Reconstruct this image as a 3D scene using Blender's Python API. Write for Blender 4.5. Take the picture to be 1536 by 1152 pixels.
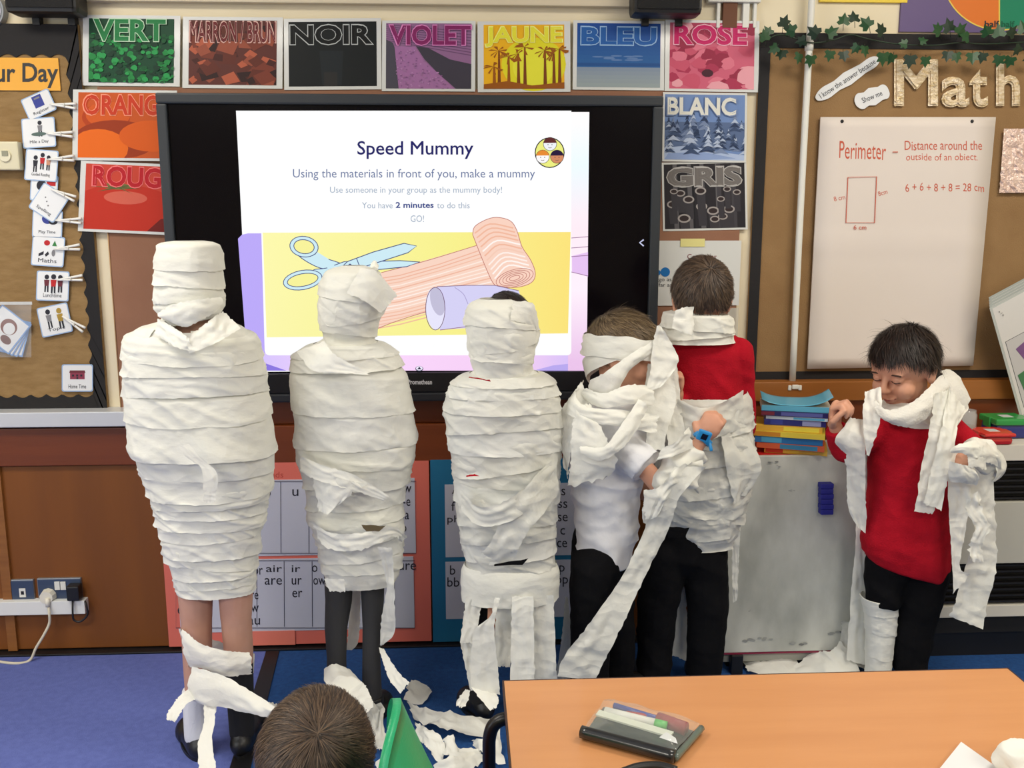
import bpy, bmesh, math, random
from math import sin, cos, pi, radians
from mathutils import Vector, Matrix, noise
import numpy as np
random.seed(7)
for o in list(bpy.data.objects): bpy.data.objects.remove(o)
SC = bpy.context.scene
COL = SC.collection
# ------------------------------------------------------------------ camera
FPX = 1400.0
CAM = Vector((0, -3.25, 1.53)); PITCH = radians(10.1); YAW = radians(2.9)
cd = bpy.data.cameras.new('camera'); cam = bpy.data.objects.new('camera', cd); COL.objects.link(cam)
cam.location = CAM; cam.rotation_euler = (pi/2-PITCH, 0, -YAW)
cd.sensor_width = 36; cd.lens = FPX/1536*36; cd.clip_start = .05
SC.camera = cam
# ------------------------------------------------------------------ world, lights, exposure
SC.view_settings.view_transform = 'Standard'; SC.view_settings.look = 'None'
SC.view_settings.exposure = 0.17; SC.view_settings.gamma = 1.0; SC.view_settings.use_curve_mapping = False
w = bpy.data.worlds.new('world'); SC.world = w; w.use_nodes = True
w.node_tree.nodes['Background'].inputs[0].default_value = (.8, .85, .9, 1)
w.node_tree.nodes['Background'].inputs[1].default_value = .3
def area(name, loc, rot, sx, sy, power, col):
    l = bpy.data.lights.new(name, 'AREA'); l.shape = 'RECTANGLE'; l.size = sx; l.size_y = sy
    l.energy = power*1.0; l.color = col
    o = bpy.data.objects.new(name, l); COL.objects.link(o); o.location = loc; o.rotation_euler = rot
    return o
WARM = (1, .93, .81)
LIGHTS = [(-1.7, -1.5), (1.7, -1.5), (-1.7, -4.2), (1.7, -4.2)]
for i, (lx, ly) in enumerate(LIGHTS):
    area('ceiling_panel_light', (lx, ly, 2.86), (0, 0, 0), 1.2, .6, 33 if i < 2 else 46, WARM)
area('window_daylight', (-3.3, -3.6, 1.6), (0, radians(-90), 0), 1.5, 2.6, 42, (.78, .88, 1))
# ------------------------------------------------------------------ geometry of the view
_f = Vector((sin(YAW)*cos(PITCH), cos(YAW)*cos(PITCH), -sin(PITCH)))
_r = Vector((cos(YAW), -sin(YAW), 0)); _u = _r.cross(_f)
def ray(px, py): return _f + _r*((px-768)/FPX) - _u*((py-576)/FPX)
def at(px, py, Y):
    d = ray(px, py); return CAM + d*((Y-CAM.y)/d.y)
def fl(px, py, z=0.0):
    d = ray(px, py); return CAM + d*((z-CAM.z)/d.z)
# ------------------------------------------------------------------ materials
def lin(c):
    o = []
    for v in c[:3]:
        v = v/255.0
        o.append(v/12.92 if v <= .04045 else ((v+.055)/1.055)**2.4)
    return (o[0], o[1], o[2], 1)
MATS = {}
def mat(name, c, rough=.6, metal=0, c2=None, nscale=8, stretch=(1, 1, 1), bump=0, bscale=40, emit=0,
        spec=.5, coat=0, transl=0, alpha=1, transm=0, sheen=0, contrast=.5, vor=False, bstretch=None, ior=None):
    if name in MATS: return MATS[name]
    m = bpy.data.materials.new(name); m.use_nodes = True; nt = m.node_tree; N = nt.nodes; L = nt.links
    b = N['Principled BSDF']; out = N['Material Output']
    b.inputs['Base Color'].default_value = lin(c); b.inputs['Roughness'].default_value = rough
    b.inputs['Metallic'].default_value = metal; b.inputs['Specular IOR Level'].default_value = spec
    if coat: b.inputs['Coat Weight'].default_value = coat; b.inputs['Coat Roughness'].default_value = .08
    if sheen: b.inputs['Sheen Weight'].default_value = sheen
    if transm: b.inputs['Transmission Weight'].default_value = transm
    if ior: b.inputs['IOR'].default_value = ior
    if alpha < 1: b.inputs['Alpha'].default_value = alpha
    tc = N.new('ShaderNodeTexCoord'); mp = N.new('ShaderNodeMapping'); mp.inputs['Scale'].default_value = stretch
    L.new(tc.outputs['Object'], mp.inputs[0])
    if c2 is not None:
        if vor:
            n = N.new('ShaderNodeTexVoronoi'); n.inputs['Scale'].default_value = nscale; src = n.outputs['Color']
            sp = N.new('ShaderNodeSeparateColor'); L.new(src, sp.inputs[0]); src = sp.outputs[0]
        else:
            n = N.new('ShaderNodeTexNoise'); n.inputs['Scale'].default_value = nscale; n.inputs['Detail'].default_value = 5
            src = n.outputs[0]
        L.new(mp.outputs[0], n.inputs['Vector'])
        r = N.new('ShaderNodeValToRGB'); h = .5*contrast if not vor else .45
        r.color_ramp.elements[0].position = .5-h; r.color_ramp.elements[1].position = .5+h
        r.color_ramp.elements[0].color = lin(c); r.color_ramp.elements[1].color = lin(c2)
        L.new(src, r.inputs[0]); L.new(r.outputs[0], b.inputs['Base Color'])
        colsock = r.outputs[0]
    else: colsock = None
    if bump:
        n = N.new('ShaderNodeTexNoise'); n.inputs['Scale'].default_value = bscale; n.inputs['Detail'].default_value = 4
        mp2 = N.new('ShaderNodeMapping'); mp2.inputs['Scale'].default_value = bstretch or stretch
        L.new(tc.outputs['Object'], mp2.inputs[0]); L.new(mp2.outputs[0], n.inputs['Vector'])
        bp = N.new('ShaderNodeBump'); bp.inputs['Strength'].default_value = bump; bp.inputs['Distance'].default_value = .004
        L.new(n.outputs[0], bp.inputs['Height']); L.new(bp.outputs[0], b.inputs['Normal'])
    if transl:
        t = N.new('ShaderNodeBsdfTranslucent'); t.inputs[0].default_value = lin(c)
        mx = N.new('ShaderNodeMixShader'); mx.inputs[0].default_value = transl
        L.new(b.outputs[0], mx.inputs[1]); L.new(t.outputs[0], mx.inputs[2]); L.new(mx.outputs[0], out.inputs[0])
    if emit:
        b.inputs['Base Color'].default_value = (0, 0, 0, 1); b.inputs['Specular IOR Level'].default_value = .1
        if colsock is not None:
            for l in list(b.inputs['Base Color'].links): nt.links.remove(l)
            L.new(colsock, b.inputs['Emission Color'])
        else: b.inputs['Emission Color'].default_value = lin(c)
        b.inputs['Emission Strength'].default_value = emit*.89
    MATS[name] = m; return m
def wood(name, c, c2, rough=.35, scale=5, stretch=(1, 1, 12), coat=0, bump=.08):
    return mat(name, c, rough, c2=c2, nscale=scale, stretch=stretch, bump=bump, bscale=20, coat=coat, contrast=.6)
def E(c, s=1.0):
    return mat('screen_%d_%d_%d_%d' % (c[0], c[1], c[2], int(s*100)), c, .4, emit=s)
def Pm(c, rough=.45):     # plain print colour
    return mat('print_%d_%d_%d' % tuple(c[:3]), c, rough, spec=.22)
def grad_mat(name, stops, axis='Z', lo=0, hi=1, emit=0, noise_amt=0, nscale=10, rough=.4):
    """colour ramp along an axis of a print, in world metres"""
    if name in MATS: return MATS[name]
    m = bpy.data.materials.new(name); m.use_nodes = True; nt = m.node_tree; N = nt.nodes; L = nt.links
    b = N['Principled BSDF']; b.inputs['Roughness'].default_value = rough
    g = N.new('ShaderNodeNewGeometry'); s = N.new('ShaderNodeSeparateXYZ'); L.new(g.outputs['Position'], s.inputs[0])
    mr = N.new('ShaderNodeMapRange'); mr.inputs[1].default_value = lo; mr.inputs[2].default_value = hi
    L.new(s.outputs['XYZ'.index(axis)], mr.inputs[0]); src = mr.outputs[0]
    if noise_amt:
        n = N.new('ShaderNodeTexNoise'); n.inputs['Scale'].default_value = nscale; n.inputs['Detail'].default_value = 4
        L.new(g.outputs['Position'], n.inputs['Vector'])
        ma = N.new('ShaderNodeMath'); ma.operation = 'MULTIPLY_ADD'; L.new(n.outputs[0], ma.inputs[0])
        ma.inputs[1].default_value = noise_amt; 
        sb = N.new('ShaderNodeMath'); sb.operation = 'SUBTRACT'; L.new(src, sb.inputs[0]); sb.inputs[1].default_value = noise_amt/2
        L.new(sb.outputs[0], ma.inputs[2]); src = ma.outputs[0]
    r = N.new('ShaderNodeValToRGB'); cr = r.color_ramp
    for i, (p, c) in enumerate(stops):
        e = cr.elements[i] if i < 2 else cr.elements.new(p)
        e.position = p; e.color = lin(c)
    L.new(src, r.inputs[0])
    if emit:
        b.inputs['Base Color'].default_value = (0, 0, 0, 1); L.new(r.outputs[0], b.inputs['Emission Color']); b.inputs['Emission Strength'].default_value = emit*.89
    else: L.new(r.outputs[0], b.inputs['Base Color'])
    MATS[name] = m; return m

PAPER = mat('tissue_paper', (236, 236, 226), .8, c2=(244, 244, 236), nscale=9, bump=.3, bscale=42, transl=.14, bstretch=(1, 1, 2.2))
PAPER_B = mat('tissue_paper_double', (228, 229, 222), .8, c2=(238, 238, 232), nscale=7, bump=.3, bscale=50, transl=.14)
PAPER_EDGE = mat('crumpled_tissue', (240, 240, 232), .8, bump=.35, bscale=60, transl=.16)
def crease(m, sc=14, st=.5):
    """sharp fine creases of crumpled paper as bump"""
    nt = m.node_tree; N = nt.nodes; L = nt.links; b = N['Principled BSDF']; old = [n for n in N if n.type == 'BUMP'][0]
    tc = N.new('ShaderNodeTexCoord'); mp = N.new('ShaderNodeMapping'); mp.inputs['Scale'].default_value = (1, 1, 1.9); mp.inputs['Rotation'].default_value = (.2, .35, 0)
    nz = N.new('ShaderNodeTexNoise'); nz.inputs['Scale'].default_value = 7; L.new(tc.outputs['Object'], nz.inputs['Vector'])
    ad = N.new('ShaderNodeVectorMath'); ad.operation = 'MULTIPLY_ADD'; L.new(nz.outputs['Color'], ad.inputs[0]); ad.inputs[1].default_value = (.12, .12, .12); L.new(tc.outputs['Object'], ad.inputs[2])
    L.new(ad.outputs[0], mp.inputs[0]); v = N.new('ShaderNodeTexVoronoi'); v.feature = 'F1'; v.inputs['Scale'].default_value = sc; L.new(mp.outputs[0], v.inputs['Vector'])
    bp = N.new('ShaderNodeBump'); bp.inputs['Strength'].default_value = st; bp.inputs['Distance'].default_value = .012
    L.new(v.outputs['Distance'], bp.inputs['Height']); L.new(old.outputs[0], bp.inputs['Normal']); L.new(bp.outputs[0], b.inputs['Normal'])
crease(PAPER, 13, .22); crease(PAPER_B, 15, .28); crease(PAPER_EDGE, 16, .28)
SKIN = mat('skin', (214, 160, 132), .5, c2=(203, 146, 120), nscale=14, spec=.35)
LEGSKIN = mat('leg_skin', (198, 154, 134), .5, c2=(184, 138, 120), nscale=12, spec=.35)
BLACKPL = mat('black_plastic', (22, 22, 24), .45)
BLACKCL = mat('black_trouser_cloth', (13, 13, 16), .95, bump=.3, bscale=120, spec=.15)
REDCL = mat('red_jumper_knit', (166, 12, 32), .95, c2=(178, 18, 38), nscale=30, bump=.5, bscale=220, spec=.2)
WHITECL = mat('white_polo_cloth', (226, 227, 232), .85, bump=.35, bscale=60)
WHITEPL = mat('white_plastic', (225, 225, 218), .4)
CREAM = mat('cream_wall_paint', (236, 224, 194), .7, c2=(230, 218, 188), nscale=4, bump=.05)
CARD = mat('white_laminated_card', (226, 228, 230), .3, coat=.4)
# ------------------------------------------------------------------ object helpers
def link(name, me, m=None, parent=None):
    o = bpy.data.objects.new(name, me); COL.objects.link(o)
    if m is not None:
        for mm in (m if isinstance(m, (list, tuple)) else [m]): me.materials.append(mm)
    if parent is not None: o.parent = parent
    return o
def mesh(name, V, Fc, m=None, parent=None, smooth=False, mi=None):
    me = bpy.data.meshes.new(name); me.from_pydata([tuple(v) for v in V], [], Fc)
    o = link(name, me, m, parent)
    if mi is not None: me.polygons.foreach_set('material_index', mi)
    if smooth: me.polygons.foreach_set('use_smooth', [True]*len(me.polygons))
    me.update(); return o
def thing(name, label, cat, loc=(0, 0, 0), group=None):
    o = bpy.data.objects.new(name, None); COL.objects.link(o); o.location = loc; o.empty_display_size = .05
    tag(o, label, cat, group); return o
def tag(o, label, cat, group=None):
    o['label'] = label; o['category'] = cat
    if group: o['group'] = group
    return o
def struct(o): o['kind'] = 'structure'; return o
def rebase(root):
    """children meshes were built in world space: store them relative to the empty"""
    inv = Matrix.Translation(root.location).inverted()
    def go(o):
        for c in o.children:
            if c.parent is root: c.matrix_parent_inverse = inv
            go(c)
    go(root)
ROOTS = []
def place(root): ROOTS.append(root); return root
def box_bm(bm, x0, x1, y0, y1, z0, z1, bev=0, M=None):
    r = bmesh.ops.create_cube(bm, size=1); vs = r['verts']
    for v in vs:
        v.co = Vector(((x0+x1)/2+v.co.x*(x1-x0), (y0+y1)/2+v.co.y*(y1-y0), (z0+z1)/2+v.co.z*(z1-z0)))
    if bev:
        es = list({e for v in vs for e in v.link_edges})
        rr = bmesh.ops.bevel(bm, geom=es, offset=bev, segments=2, affect='EDGES', profile=.6)
        vs = list({v for f in rr['faces'] for v in f.verts} | {v for v in vs if v.is_valid})
    if M is not None:
        for v in vs: v.co = M @ v.co
    return vs
def box(name, x0, x1, y0, y1, z0, z1, m, parent=None, bev=0, M=None):
    bm = bmesh.new(); box_bm(bm, min(x0, x1), max(x0, x1), min(y0, y1), max(y0, y1), min(z0, z1), max(z0, z1), bev, M)
    me = bpy.data.meshes.new(name); bm.to_mesh(me); bm.free(); return link(name, me, m, parent)
def pbox(name, px0, py0, px1, py1, Y0, Y1, m, parent=None, bev=0):
    """box whose front face (at Y0) fills the picture rectangle"""
    a = at(px0, py0, Y0); b = at(px1, py1, Y0)
    return box(name, a.x, b.x, Y0, Y1, b.z, a.z, m, parent, bev)
def catmull(P, n=6):
    P = [Vector(p) for p in P]; out = []
    for i in range(len(P)-1):
        p0 = P[i-1] if i > 0 else P[i]*2-P[i+1]; p1 = P[i]; p2 = P[i+1]; p3 = P[i+2] if i+2 < len(P) else P[i+1]*2-P[i]
        for k in range(n):
            t = k/n
            out.append(.5*((2*p1)+(p2-p0)*t+(2*p0-5*p1+4*p2-p3)*t*t+(3*p1-p0-3*p2+p3)*t*t*t))
    out.append(P[-1]); return out
def tube(name, pts, r, m, parent=None, sub=5, seg=8, smooth_path=True):
    P = catmull(pts, sub) if smooth_path else [Vector(p) for p in pts]
    V = []; Fc = []; n = len(P); up = None
    for i, p in enumerate(P):
        t = (P[min(i+1, n-1)]-P[max(i-1, 0)]).normalized()
        if up is None: up = t.orthogonal().normalized()
        up = (up-t*up.dot(t)).normalized(); s = t.cross(up)
        rr = r(i/(n-1)) if callable(r) else r
        for k in range(seg):
            a = 2*pi*k/seg; V.append(p+up*cos(a)*rr+s*sin(a)*rr)
    for i in range(n-1):
        for k in range(seg):
            a = i*seg+k; b = i*seg+(k+1) % seg; Fc.append((a, b, b+seg, a+seg))
    Fc.append(tuple(range(seg-1, -1, -1))); Fc.append(tuple(range((n-1)*seg, n*seg)))
    return mesh(name, V, Fc, m, parent, True)
def lathe(name, prof, c, m, parent=None, seg=28):
    V = []; Fc = []
    for (r, z) in prof:
        for k in range(seg): V.append((c[0]+r*cos(2*pi*k/seg), c[1]+r*sin(2*pi*k/seg), c[2]+z))
    for i in range(len(prof)-1):
        for k in range(seg):
            a = i*seg+k; b = i*seg+(k+1) % seg; Fc.append((a, b, b+seg, a+seg))
    return mesh(name, V, Fc, m, parent, True)
# flat print: polygons given in picture pixels on a plane of the place
class Art:
    def __init__(s, Y, step=.00012): s.Y = Y; s.V = []; s.F = []; s.M = []; s.mi = []; s.k = 0; s.step = step; s.fn = None
    def _m(s, m):
        if m not in s.M: s.M.append(m)
        return s.M.index(m)
    def add(s, pts, m):
        s.k += 1; Y = s.Y-s.k*s.step; b = len(s.V)
        for p in pts:
            if s.fn: p = s.fn(*p)
            s.V.append(at(p[0], p[1], Y))
        s.F.append(tuple(range(b, b+len(pts)))); s.mi.append(s._m(m))
    def rect(s, x0, y0, x1, y1, m): s.add([(x0, y0), (x1, y0), (x1, y1), (x0, y1)], m)
    def ell(s, cx, cy, rx, ry, m, rot=0, n=24, a0=0, a1=2*pi):
        c, q = cos(rot), sin(rot)
        s.add([(cx+rx*cos(t)*c-ry*sin(t)*q, cy+rx*cos(t)*q+ry*sin(t)*c) for t in [a0+(a1-a0)*k/n for k in range(n)]], m)
    def line(s, pts, w, m, closed=False):
        s.k += 1; Y = s.Y-s.k*s.step; n = len(pts); b = len(s.V)
        if s.fn: pts = [s.fn(*p) for p in pts]
        for i, p in enumerate(pts):
            a = pts[(i-1) % n] if closed or i else p; c = pts[(i+1) % n] if closed or i < n-1 else p
            dx, dy = c[0]-a[0], c[1]-a[1]; l = math.hypot(dx, dy) or 1
            nx, ny = -dy/l*w/2, dx/l*w/2
            s.V.append(at(p[0]+nx, p[1]+ny, Y)); s.V.append(at(p[0]-nx, p[1]-ny, Y))
        for i in range(n if closed else n-1):
            j = (i+1) % n; s.F.append((b+2*i, b+2*j, b+2*j+1, b+2*i+1)); s.mi.append(s._m(m))
    def build(s, name, parent): return mesh(name, s.V, s.F, s.M, parent, False, s.mi)
def smooth2(pts, n=6, closed=False):
    P = [Vector((p[0], p[1], 0)) for p in pts]
    if closed: P = P+[P[0]]; r = catmull(P, n)[:-1]
    else: r = catmull(P, n)
    return [(p.x, p.y) for p in r]
_tc = {}
def text_geo(s, bold=0, outline=0, depth=0, res=3):
    key = (s, bold, outline, depth, res)
    if key in _tc: return _tc[key]
    cu = bpy.data.curves.new('t', 'FONT'); cu.body = s; cu.offset = bold; cu.resolution_u = res; cu.size = 1
    if outline: cu.fill_mode = 'NONE'; cu.bevel_depth = outline; cu.bevel_resolution = 0
    if depth: cu.extrude = depth
    o = bpy.data.objects.new('t', cu); COL.objects.link(o)
    bpy.context.view_layer.update()
    me = bpy.data.meshes.new_from_object(o.evaluated_get(bpy.context.evaluated_depsgraph_get()))
    V = np.array([v.co[:] for v in me.vertices]); F = [tuple(p.vertices) for p in me.polygons]
    bpy.data.objects.remove(o); bpy.data.curves.remove(cu); bpy.data.meshes.remove(me)
    _tc[key] = (V, F); return V, F
def text(name, s, cx, cy, wpx, hpx, Y, m, parent, rot=0, bold=0, outline=0, depth=0, lift=.0004, fit=None, jig=0):
    """lettering on the wall plane Y, centred at a picture point, wpx by hpx pixels; bold adds a flat rim round each stroke"""
    V, F = text_geo(s, 0, 0, depth); V = np.array(V)
    ref = V; x0, y0 = ref[:, 0].min()-bold, ref[:, 1].min()-bold; x1, y1 = ref[:, 0].max()+bold, ref[:, 1].max()+bold
    if bold+outline > 0:
        V2, F2 = text_geo(s, 0, bold+outline, 0); V2 = np.array(V2); V2[:, 2] *= (1.0 if depth else 0); V2[:, 2] += (0 if depth else 1)*np.array(text_geo(s, 0, bold+outline, 0)[0])[:, 2]
        V = np.vstack([V, V2]); F = list(F)+[tuple(i+len(ref) for i in f) for f in F2]
    sx = wpx/(x1-x0); sy = hpx/(y1-y0); c, q = cos(rot), sin(rot); out = []
    for v in V:
        X = (v[0]-(x0+x1)/2)*sx; Z = -(v[1]-(y0+y1)/2)*sy
        if jig: Z += jig*noise.noise(Vector((X*.08, 3.1*len(s), 0)))
        p = at(cx+X*c-Z*q, cy+X*q+Z*c, Y); p.y = Y-lift-v[2]*(.03 if depth else .008); out.append(p)
    return mesh(name, out, F, m, parent)
# ================================================================== STRUCTURE
YW = 0.0
struct(box('wall_back', -3.4, 3.4, 0, .15, -.05, 2.95, CREAM))
struct(box('wall_left', -3.55, -3.4, -7, .15, -.05, 2.95, CREAM))
struct(box('wall_right', 3.4, 3.55, -7, .15, -.05, 2.95, CREAM))
struct(box('wall_rear', -3.4, 3.4, -7.15, -7, -.05, 2.95, CREAM))
struct(box('ceiling', -3.4, 3.4, -7, 0, 2.9, 3.0, mat('ceiling_white', (228, 226, 218), .9)))
CARPET_R = mat('dark_blue_carpet', (26, 82, 146), .95, c2=(16, 62, 122), nscale=60, bump=.5, bscale=260)
CARPET_L = mat('lavender_blue_carpet', (98, 112, 184), .9, c2=(84, 98, 168), nscale=50, bump=.4, bscale=260)
def slab(name, pts, z0, z1, m):
    n = len(pts); V = [(p[0], p[1], z1) for p in pts]+[(p[0], p[1], z0) for p in pts]
    return mesh(name, V, [tuple(range(n)), tuple(range(2*n-1, n-1, -1))]+[(i, i+n, (i+1) % n+n, (i+1) % n) for i in range(n)], m)
struct(slab('floor', [(-3.4, -7), (3.4, -7), (3.4, 0), (-3.4, 0)], -.05, 0, CARPET_R))
a1 = fl(397, 985); a2 = fl(345, 1152); dd = (a2-a1)/(a2.y-a1.y)
b1 = fl(417, 985); b2 = fl(376, 1152); de = (b2-b1)/(b2.y-b1.y)
def along(p, d, y): return p+d*(y-p.y)
tl, bl = along(a1, dd, -.09), along(a1, dd, -3.2); tr, br = along(b1, de, -.09), along(b1, de, -3.2)
lc = slab('floor_carpet', [(-3.4, -3.2), (bl.x, -3.2), (tl.x, -.09), (-3.4, -.09)], 0, .003, CARPET_L); struct(lc); lc.name = 'trim_1'
st = slab('trim_2', [(bl.x, -3.2), (br.x, -3.2), (tr.x, -.09), (tl.x, -.09)], 0, .004, mat('black_rubber_strip', (14, 13, 16), .55)); struct(st)
# dado: brown boards, skirting, rails
DADO = wood('dado_brown', (130, 74, 14), (110, 60, 10), .6, 3, (3, 1, .35))
DADOR = wood('dado_red_brown', (120, 56, 14), (96, 42, 10), .45, 3, (.4, 1, 5))
DARKSK = mat('black_skirting', (18, 14, 16), .5)
def xz(px, py, Y): p = at(px, py, Y); return p.x, p.z
zt = at(100, 641, -.05).z; zb = at(100, 697, -.05).z; zf = at(100, 978, -.07).z
zwb = at(300, 968, -.05).z
def pan(name, x0, x1, z0, z1, m, d=.05, bev=.003):
    return struct(box(name, x0, x1, -d, 0, z0, z1, m, bev=bev))
xe = at(14, 900, -.06).x
seams = [-3.4, xe, at(440, 800, -.05).x, at(860, 800, -.05).x, at(1110, 800, -.05).x, 2.2, 3.4]
for i in range(len(seams)-1):
    pan('trim_%d' % (3+i), seams[i]+.002, seams[i+1]-.002, zwb, zb-.004, DADO, .05)
pan('trim_10', -3.4, at(1116, 620, -.06).x, zb, zt, DADOR, .065)
pan('trim_26', at(215, 620, -.06).x, at(1116, 620, -.06).x, zt+.001, at(700, 598, -.06).z, DADOR, .04)
pl_ = box('trim_11', xe-.02, xe+.012, -.062, -.05, zwb, zb-.004, wood('pilaster_wood', (150, 98, 45), (128, 80, 34))); struct(pl_)
bs = struct(box('baseboard_back', -3.4, 3.4, -.085, 0, 0, zwb-.004, DARKSK, bev=.004))
# rail of pale metal under the left board
r0 = at(-60, 620, -.09); r1 = at(236, 640, -.09)
struct(box('trim_12', -3.4, r1.x, -.09, 0, r1.z+.002, r0.z, mat('pale_metal_rail', (205, 208, 212), .35, metal=.2), bev=.003))
# brown pinboard between the boards and behind the posters
PINB = mat('brown_pinboard', (150, 108, 84), .85, c2=(140, 98, 76), nscale=6, bump=.15, bscale=160)
p0 = at(146, 130, -.012); p1 = at(1098, 616, -.012)
struct(box('trim_13', p0.x, p1.x, -.012, 0, p1.z, p0.z, PINB))
struct(tube('trim_14', [(p0.x-.001, -.014, p0.z-.05), (p0.x-.001, -.014, p1.z)], .002, mat('raw_board_edge', (205, 165, 120), .8), None, 1, 6))
# wooden rail under the right board
q0 = at(1122, 572, -.05); q1 = at(1536, 622, -.05)
struct(box('trim_15', q0.x-.01, 3.4, -.07, 0, at(1200, 600, -.05).z, q0.z, wood('honey_wood_rail', (160, 100, 44), (140, 84, 34), .4, 3, (.5, 1, 6)), bev=.003))
struct(box('trim_16', at(1116, 640, -.05).x, 3.4, -.055, 0, zb+.004, at(1200, 600, -.05).z-.002, DADOR, bev=.002))
# wall top trunking
t0 = at(460, 5, -.03)
struct(box('trim_17', at(125, 5, -.03).x, at(950, 5, -.03).x, -.035, 0, t0.z, t0.z+.05, mat('cream_trunking', (215, 202, 175), .5), bev=.004))
t0 = at(1075, 5, -.03)
struct(box('trim_18', at(1062, 5, -.03).x, at(1142, 5, -.03).x, -.03, 0, at(1100, 3, -.03).z, at(1100, 3, -.03).z+.05, WHITEPL, bev=.004))
for k, (xa, xb, mm) in enumerate([(1075, 1082, WHITEPL), (1084, 1108, mat('brown_gap_board', (110, 68, 45), .7)), (1114, 1126, WHITEPL), (1130, 1137, WHITEPL)]):
    a = at(xa, 32, -.02); b = at(xb, -20, -.02)
    struct(box('trim_%d' % (19+k), a.x, b.x, -.02, 0, a.z-.02, b.z+.06, mm, bev=.002))
# ceiling lamps housings
for i, (lx, ly) in enumerate(LIGHTS):
    t = thing('ceiling_light', 'white recessed ceiling light panel, %s of the four' % ['front left', 'front right', 'rear left', 'rear right'][i], 'light', (lx, ly, 2.9))
    box('frame', lx-.64, lx+.64, ly-.34, ly+.34, 2.88, 2.9, WHITEPL, t, .004)
    box('diffuser', lx-.6, lx+.6, ly-.3, ly+.3, 2.872, 2.88, mat('lamp_diffuser', (255, 246, 228), .5, emit=2), t)
    place(t)
# ================================================================== LEFT BOARD
BURLAP = mat('gold_hessian', (158, 128, 84), .9, c2=(138, 108, 66), nscale=22, stretch=(1, 1, 3), bump=.5, bscale=240)
BURLAP2 = mat('tan_hessian', (150, 118, 78), .9, c2=(138, 106, 68), nscale=10, bump=.5, bscale=260)
BLKP = mat('black_border_paper', (24, 22, 24), .8, bump=.2, bscale=60)
b = thing('noticeboard', 'hessian noticeboard with a scalloped black border at the left edge', 'noticeboard', at(60, 616, -.02))
x0 = at(-70, 620, -.02).x; x1 = at(160, 600, -.02).x; zt_ = at(60, 36, -.02).z; zb_ = at(60, 617, -.02).z
box('backing', x0, x1, -.018, -.001, zb_, zt_, BURLAP, b)
def scallop(pts, amp, wl):
    """wave a polyline outward so its edge is scalloped"""
    out = []; acc = 0
    for i in range(len(pts)-1):
        a = Vector((*pts[i], 0)); c = Vector((*pts[i+1], 0)); L = (c-a).length; n = max(2, int(L/wl*8)); d = (c-a)/L; nn = Vector((-d.y, d.x, 0))
        reps = max(1, round(L/wl))
        for k in range(n):
            s = k/n; q = a+(c-a)*s+nn*amp*(abs(sin(pi*s*reps))-.5); out.append((q.x, q.y))
    out.append(pts[-1]); return out
ix1 = at(117, 300, -.02).x; iz1 = at(60, 84, -.02).z; iz0 = at(60, 594, -.02).z; ix0 = at(0, 560, -.02).x-.012
inner = scallop([(ix0, iz1), (ix1, iz1), (ix1, iz0), (ix0, iz0), (ix0, iz1)], .012, .058)
def ring_mesh(name, outer, inner, y0, y1, m, parent):
    n = len(inner); V = []
    def toouter(p):
        cx, cz = (ix0+ix1)/2, (iz0+iz1)/2; dx, dz = p[0]-cx, p[1]-cz
        t = min((outer[1]-cx)/dx if dx > 0 else (outer[0]-cx)/dx if dx < 0 else 1e9, (outer[3]-cz)/dz if dz > 0 else (outer[2]-cz)/dz if dz < 0 else 1e9)
        return (cx+dx*t, cz+dz*t)
    for p in inner: V.append((p[0], y0, p[1]))
    for p in inner: q = toouter(p); V.append((q[0], y0, q[1]))
    V += [(v[0], y1, v[2]) for v in V[:2*n]]
    F = []
    for i in range(n-1):
        F.append((i, i+1, n+i+1, n+i)); F.append((i, 2*n+i, 2*n+i+1, i+1))
    # outer corners
    return mesh(name, V, F, m, parent)
ring_mesh('scalloped_border', (x0, x1, zb_, zt_), inner, -.022, -.018, BLKP, b)
for (cx_, cz_) in ((x1, zt_), (x1, zb_), (x0, zt_), (x0, zb_)):
    sx = -1 if cx_ == x1 else 1; sz = -1 if cz_ == zt_ else 1
    V = [(cx_, -.0216, cz_), (cx_+sx*.07, -.0216, cz_), (cx_, -.0216, cz_+sz*.09)]
    mesh('border_corner', V, [(0, 1, 2)], BLKP, b)
place(b)
YB = -.024
s = thing('banner_sign', 'orange laminated sign lettered Our Day, cut off by the left edge', 'sign', at(30, 110, YB))
pbox('card', -42, 86, 91, 136, YB, YB+.002, mat('amber_card', (235, 168, 40), .35, coat=.3), s)
text('lettering', 'Our Day', 26, 113, 122, 38, YB, BLACKPL, s, bold=.02); place(s)
BLUEF = Pm((120, 160, 215)); DK = Pm((45, 45, 55)); GR = Pm((130, 130, 135)); RD = Pm((190, 40, 45)); GN = Pm((60, 130, 70)); BL = Pm((60, 70, 150)); BR = Pm((110, 50, 60)); OC = Pm((170, 140, 60)); PK = Pm((205, 150, 120))
def man(A, u, v, s, c1, c2=None):
    A.ell(u, v-.15*s, .07*s, .08*s, c2 or DK, n=10); A.add([(u-.08*s, v-.06*s), (u+.08*s, v-.06*s), (u+.06*s, v+.14*s), (u-.06*s, v+.14*s)], c1)
    A.add([(u-.06*s, v+.14*s), (u-.01*s, v+.14*s), (u-.02*s, v+.34*s), (u-.06*s, v+.34*s)], DK); A.add([(u+.06*s, v+.14*s), (u+.01*s, v+.14*s), (u+.02*s, v+.34*s), (u+.06*s, v+.34*s)], DK)
def pic_reg(A): A.add([(.35, .05), (.7, .05), (.7, .62), (.35, .62)], BL); A.add([(.42, .14), (.63, .14), (.63, .22), (.42, .22)], GR)
def pic_mile(A): man(A, .55, .3, 1.0, GR); A.ell(.5, .55, .24, .07, Pm((90, 110, 105)))
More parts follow.
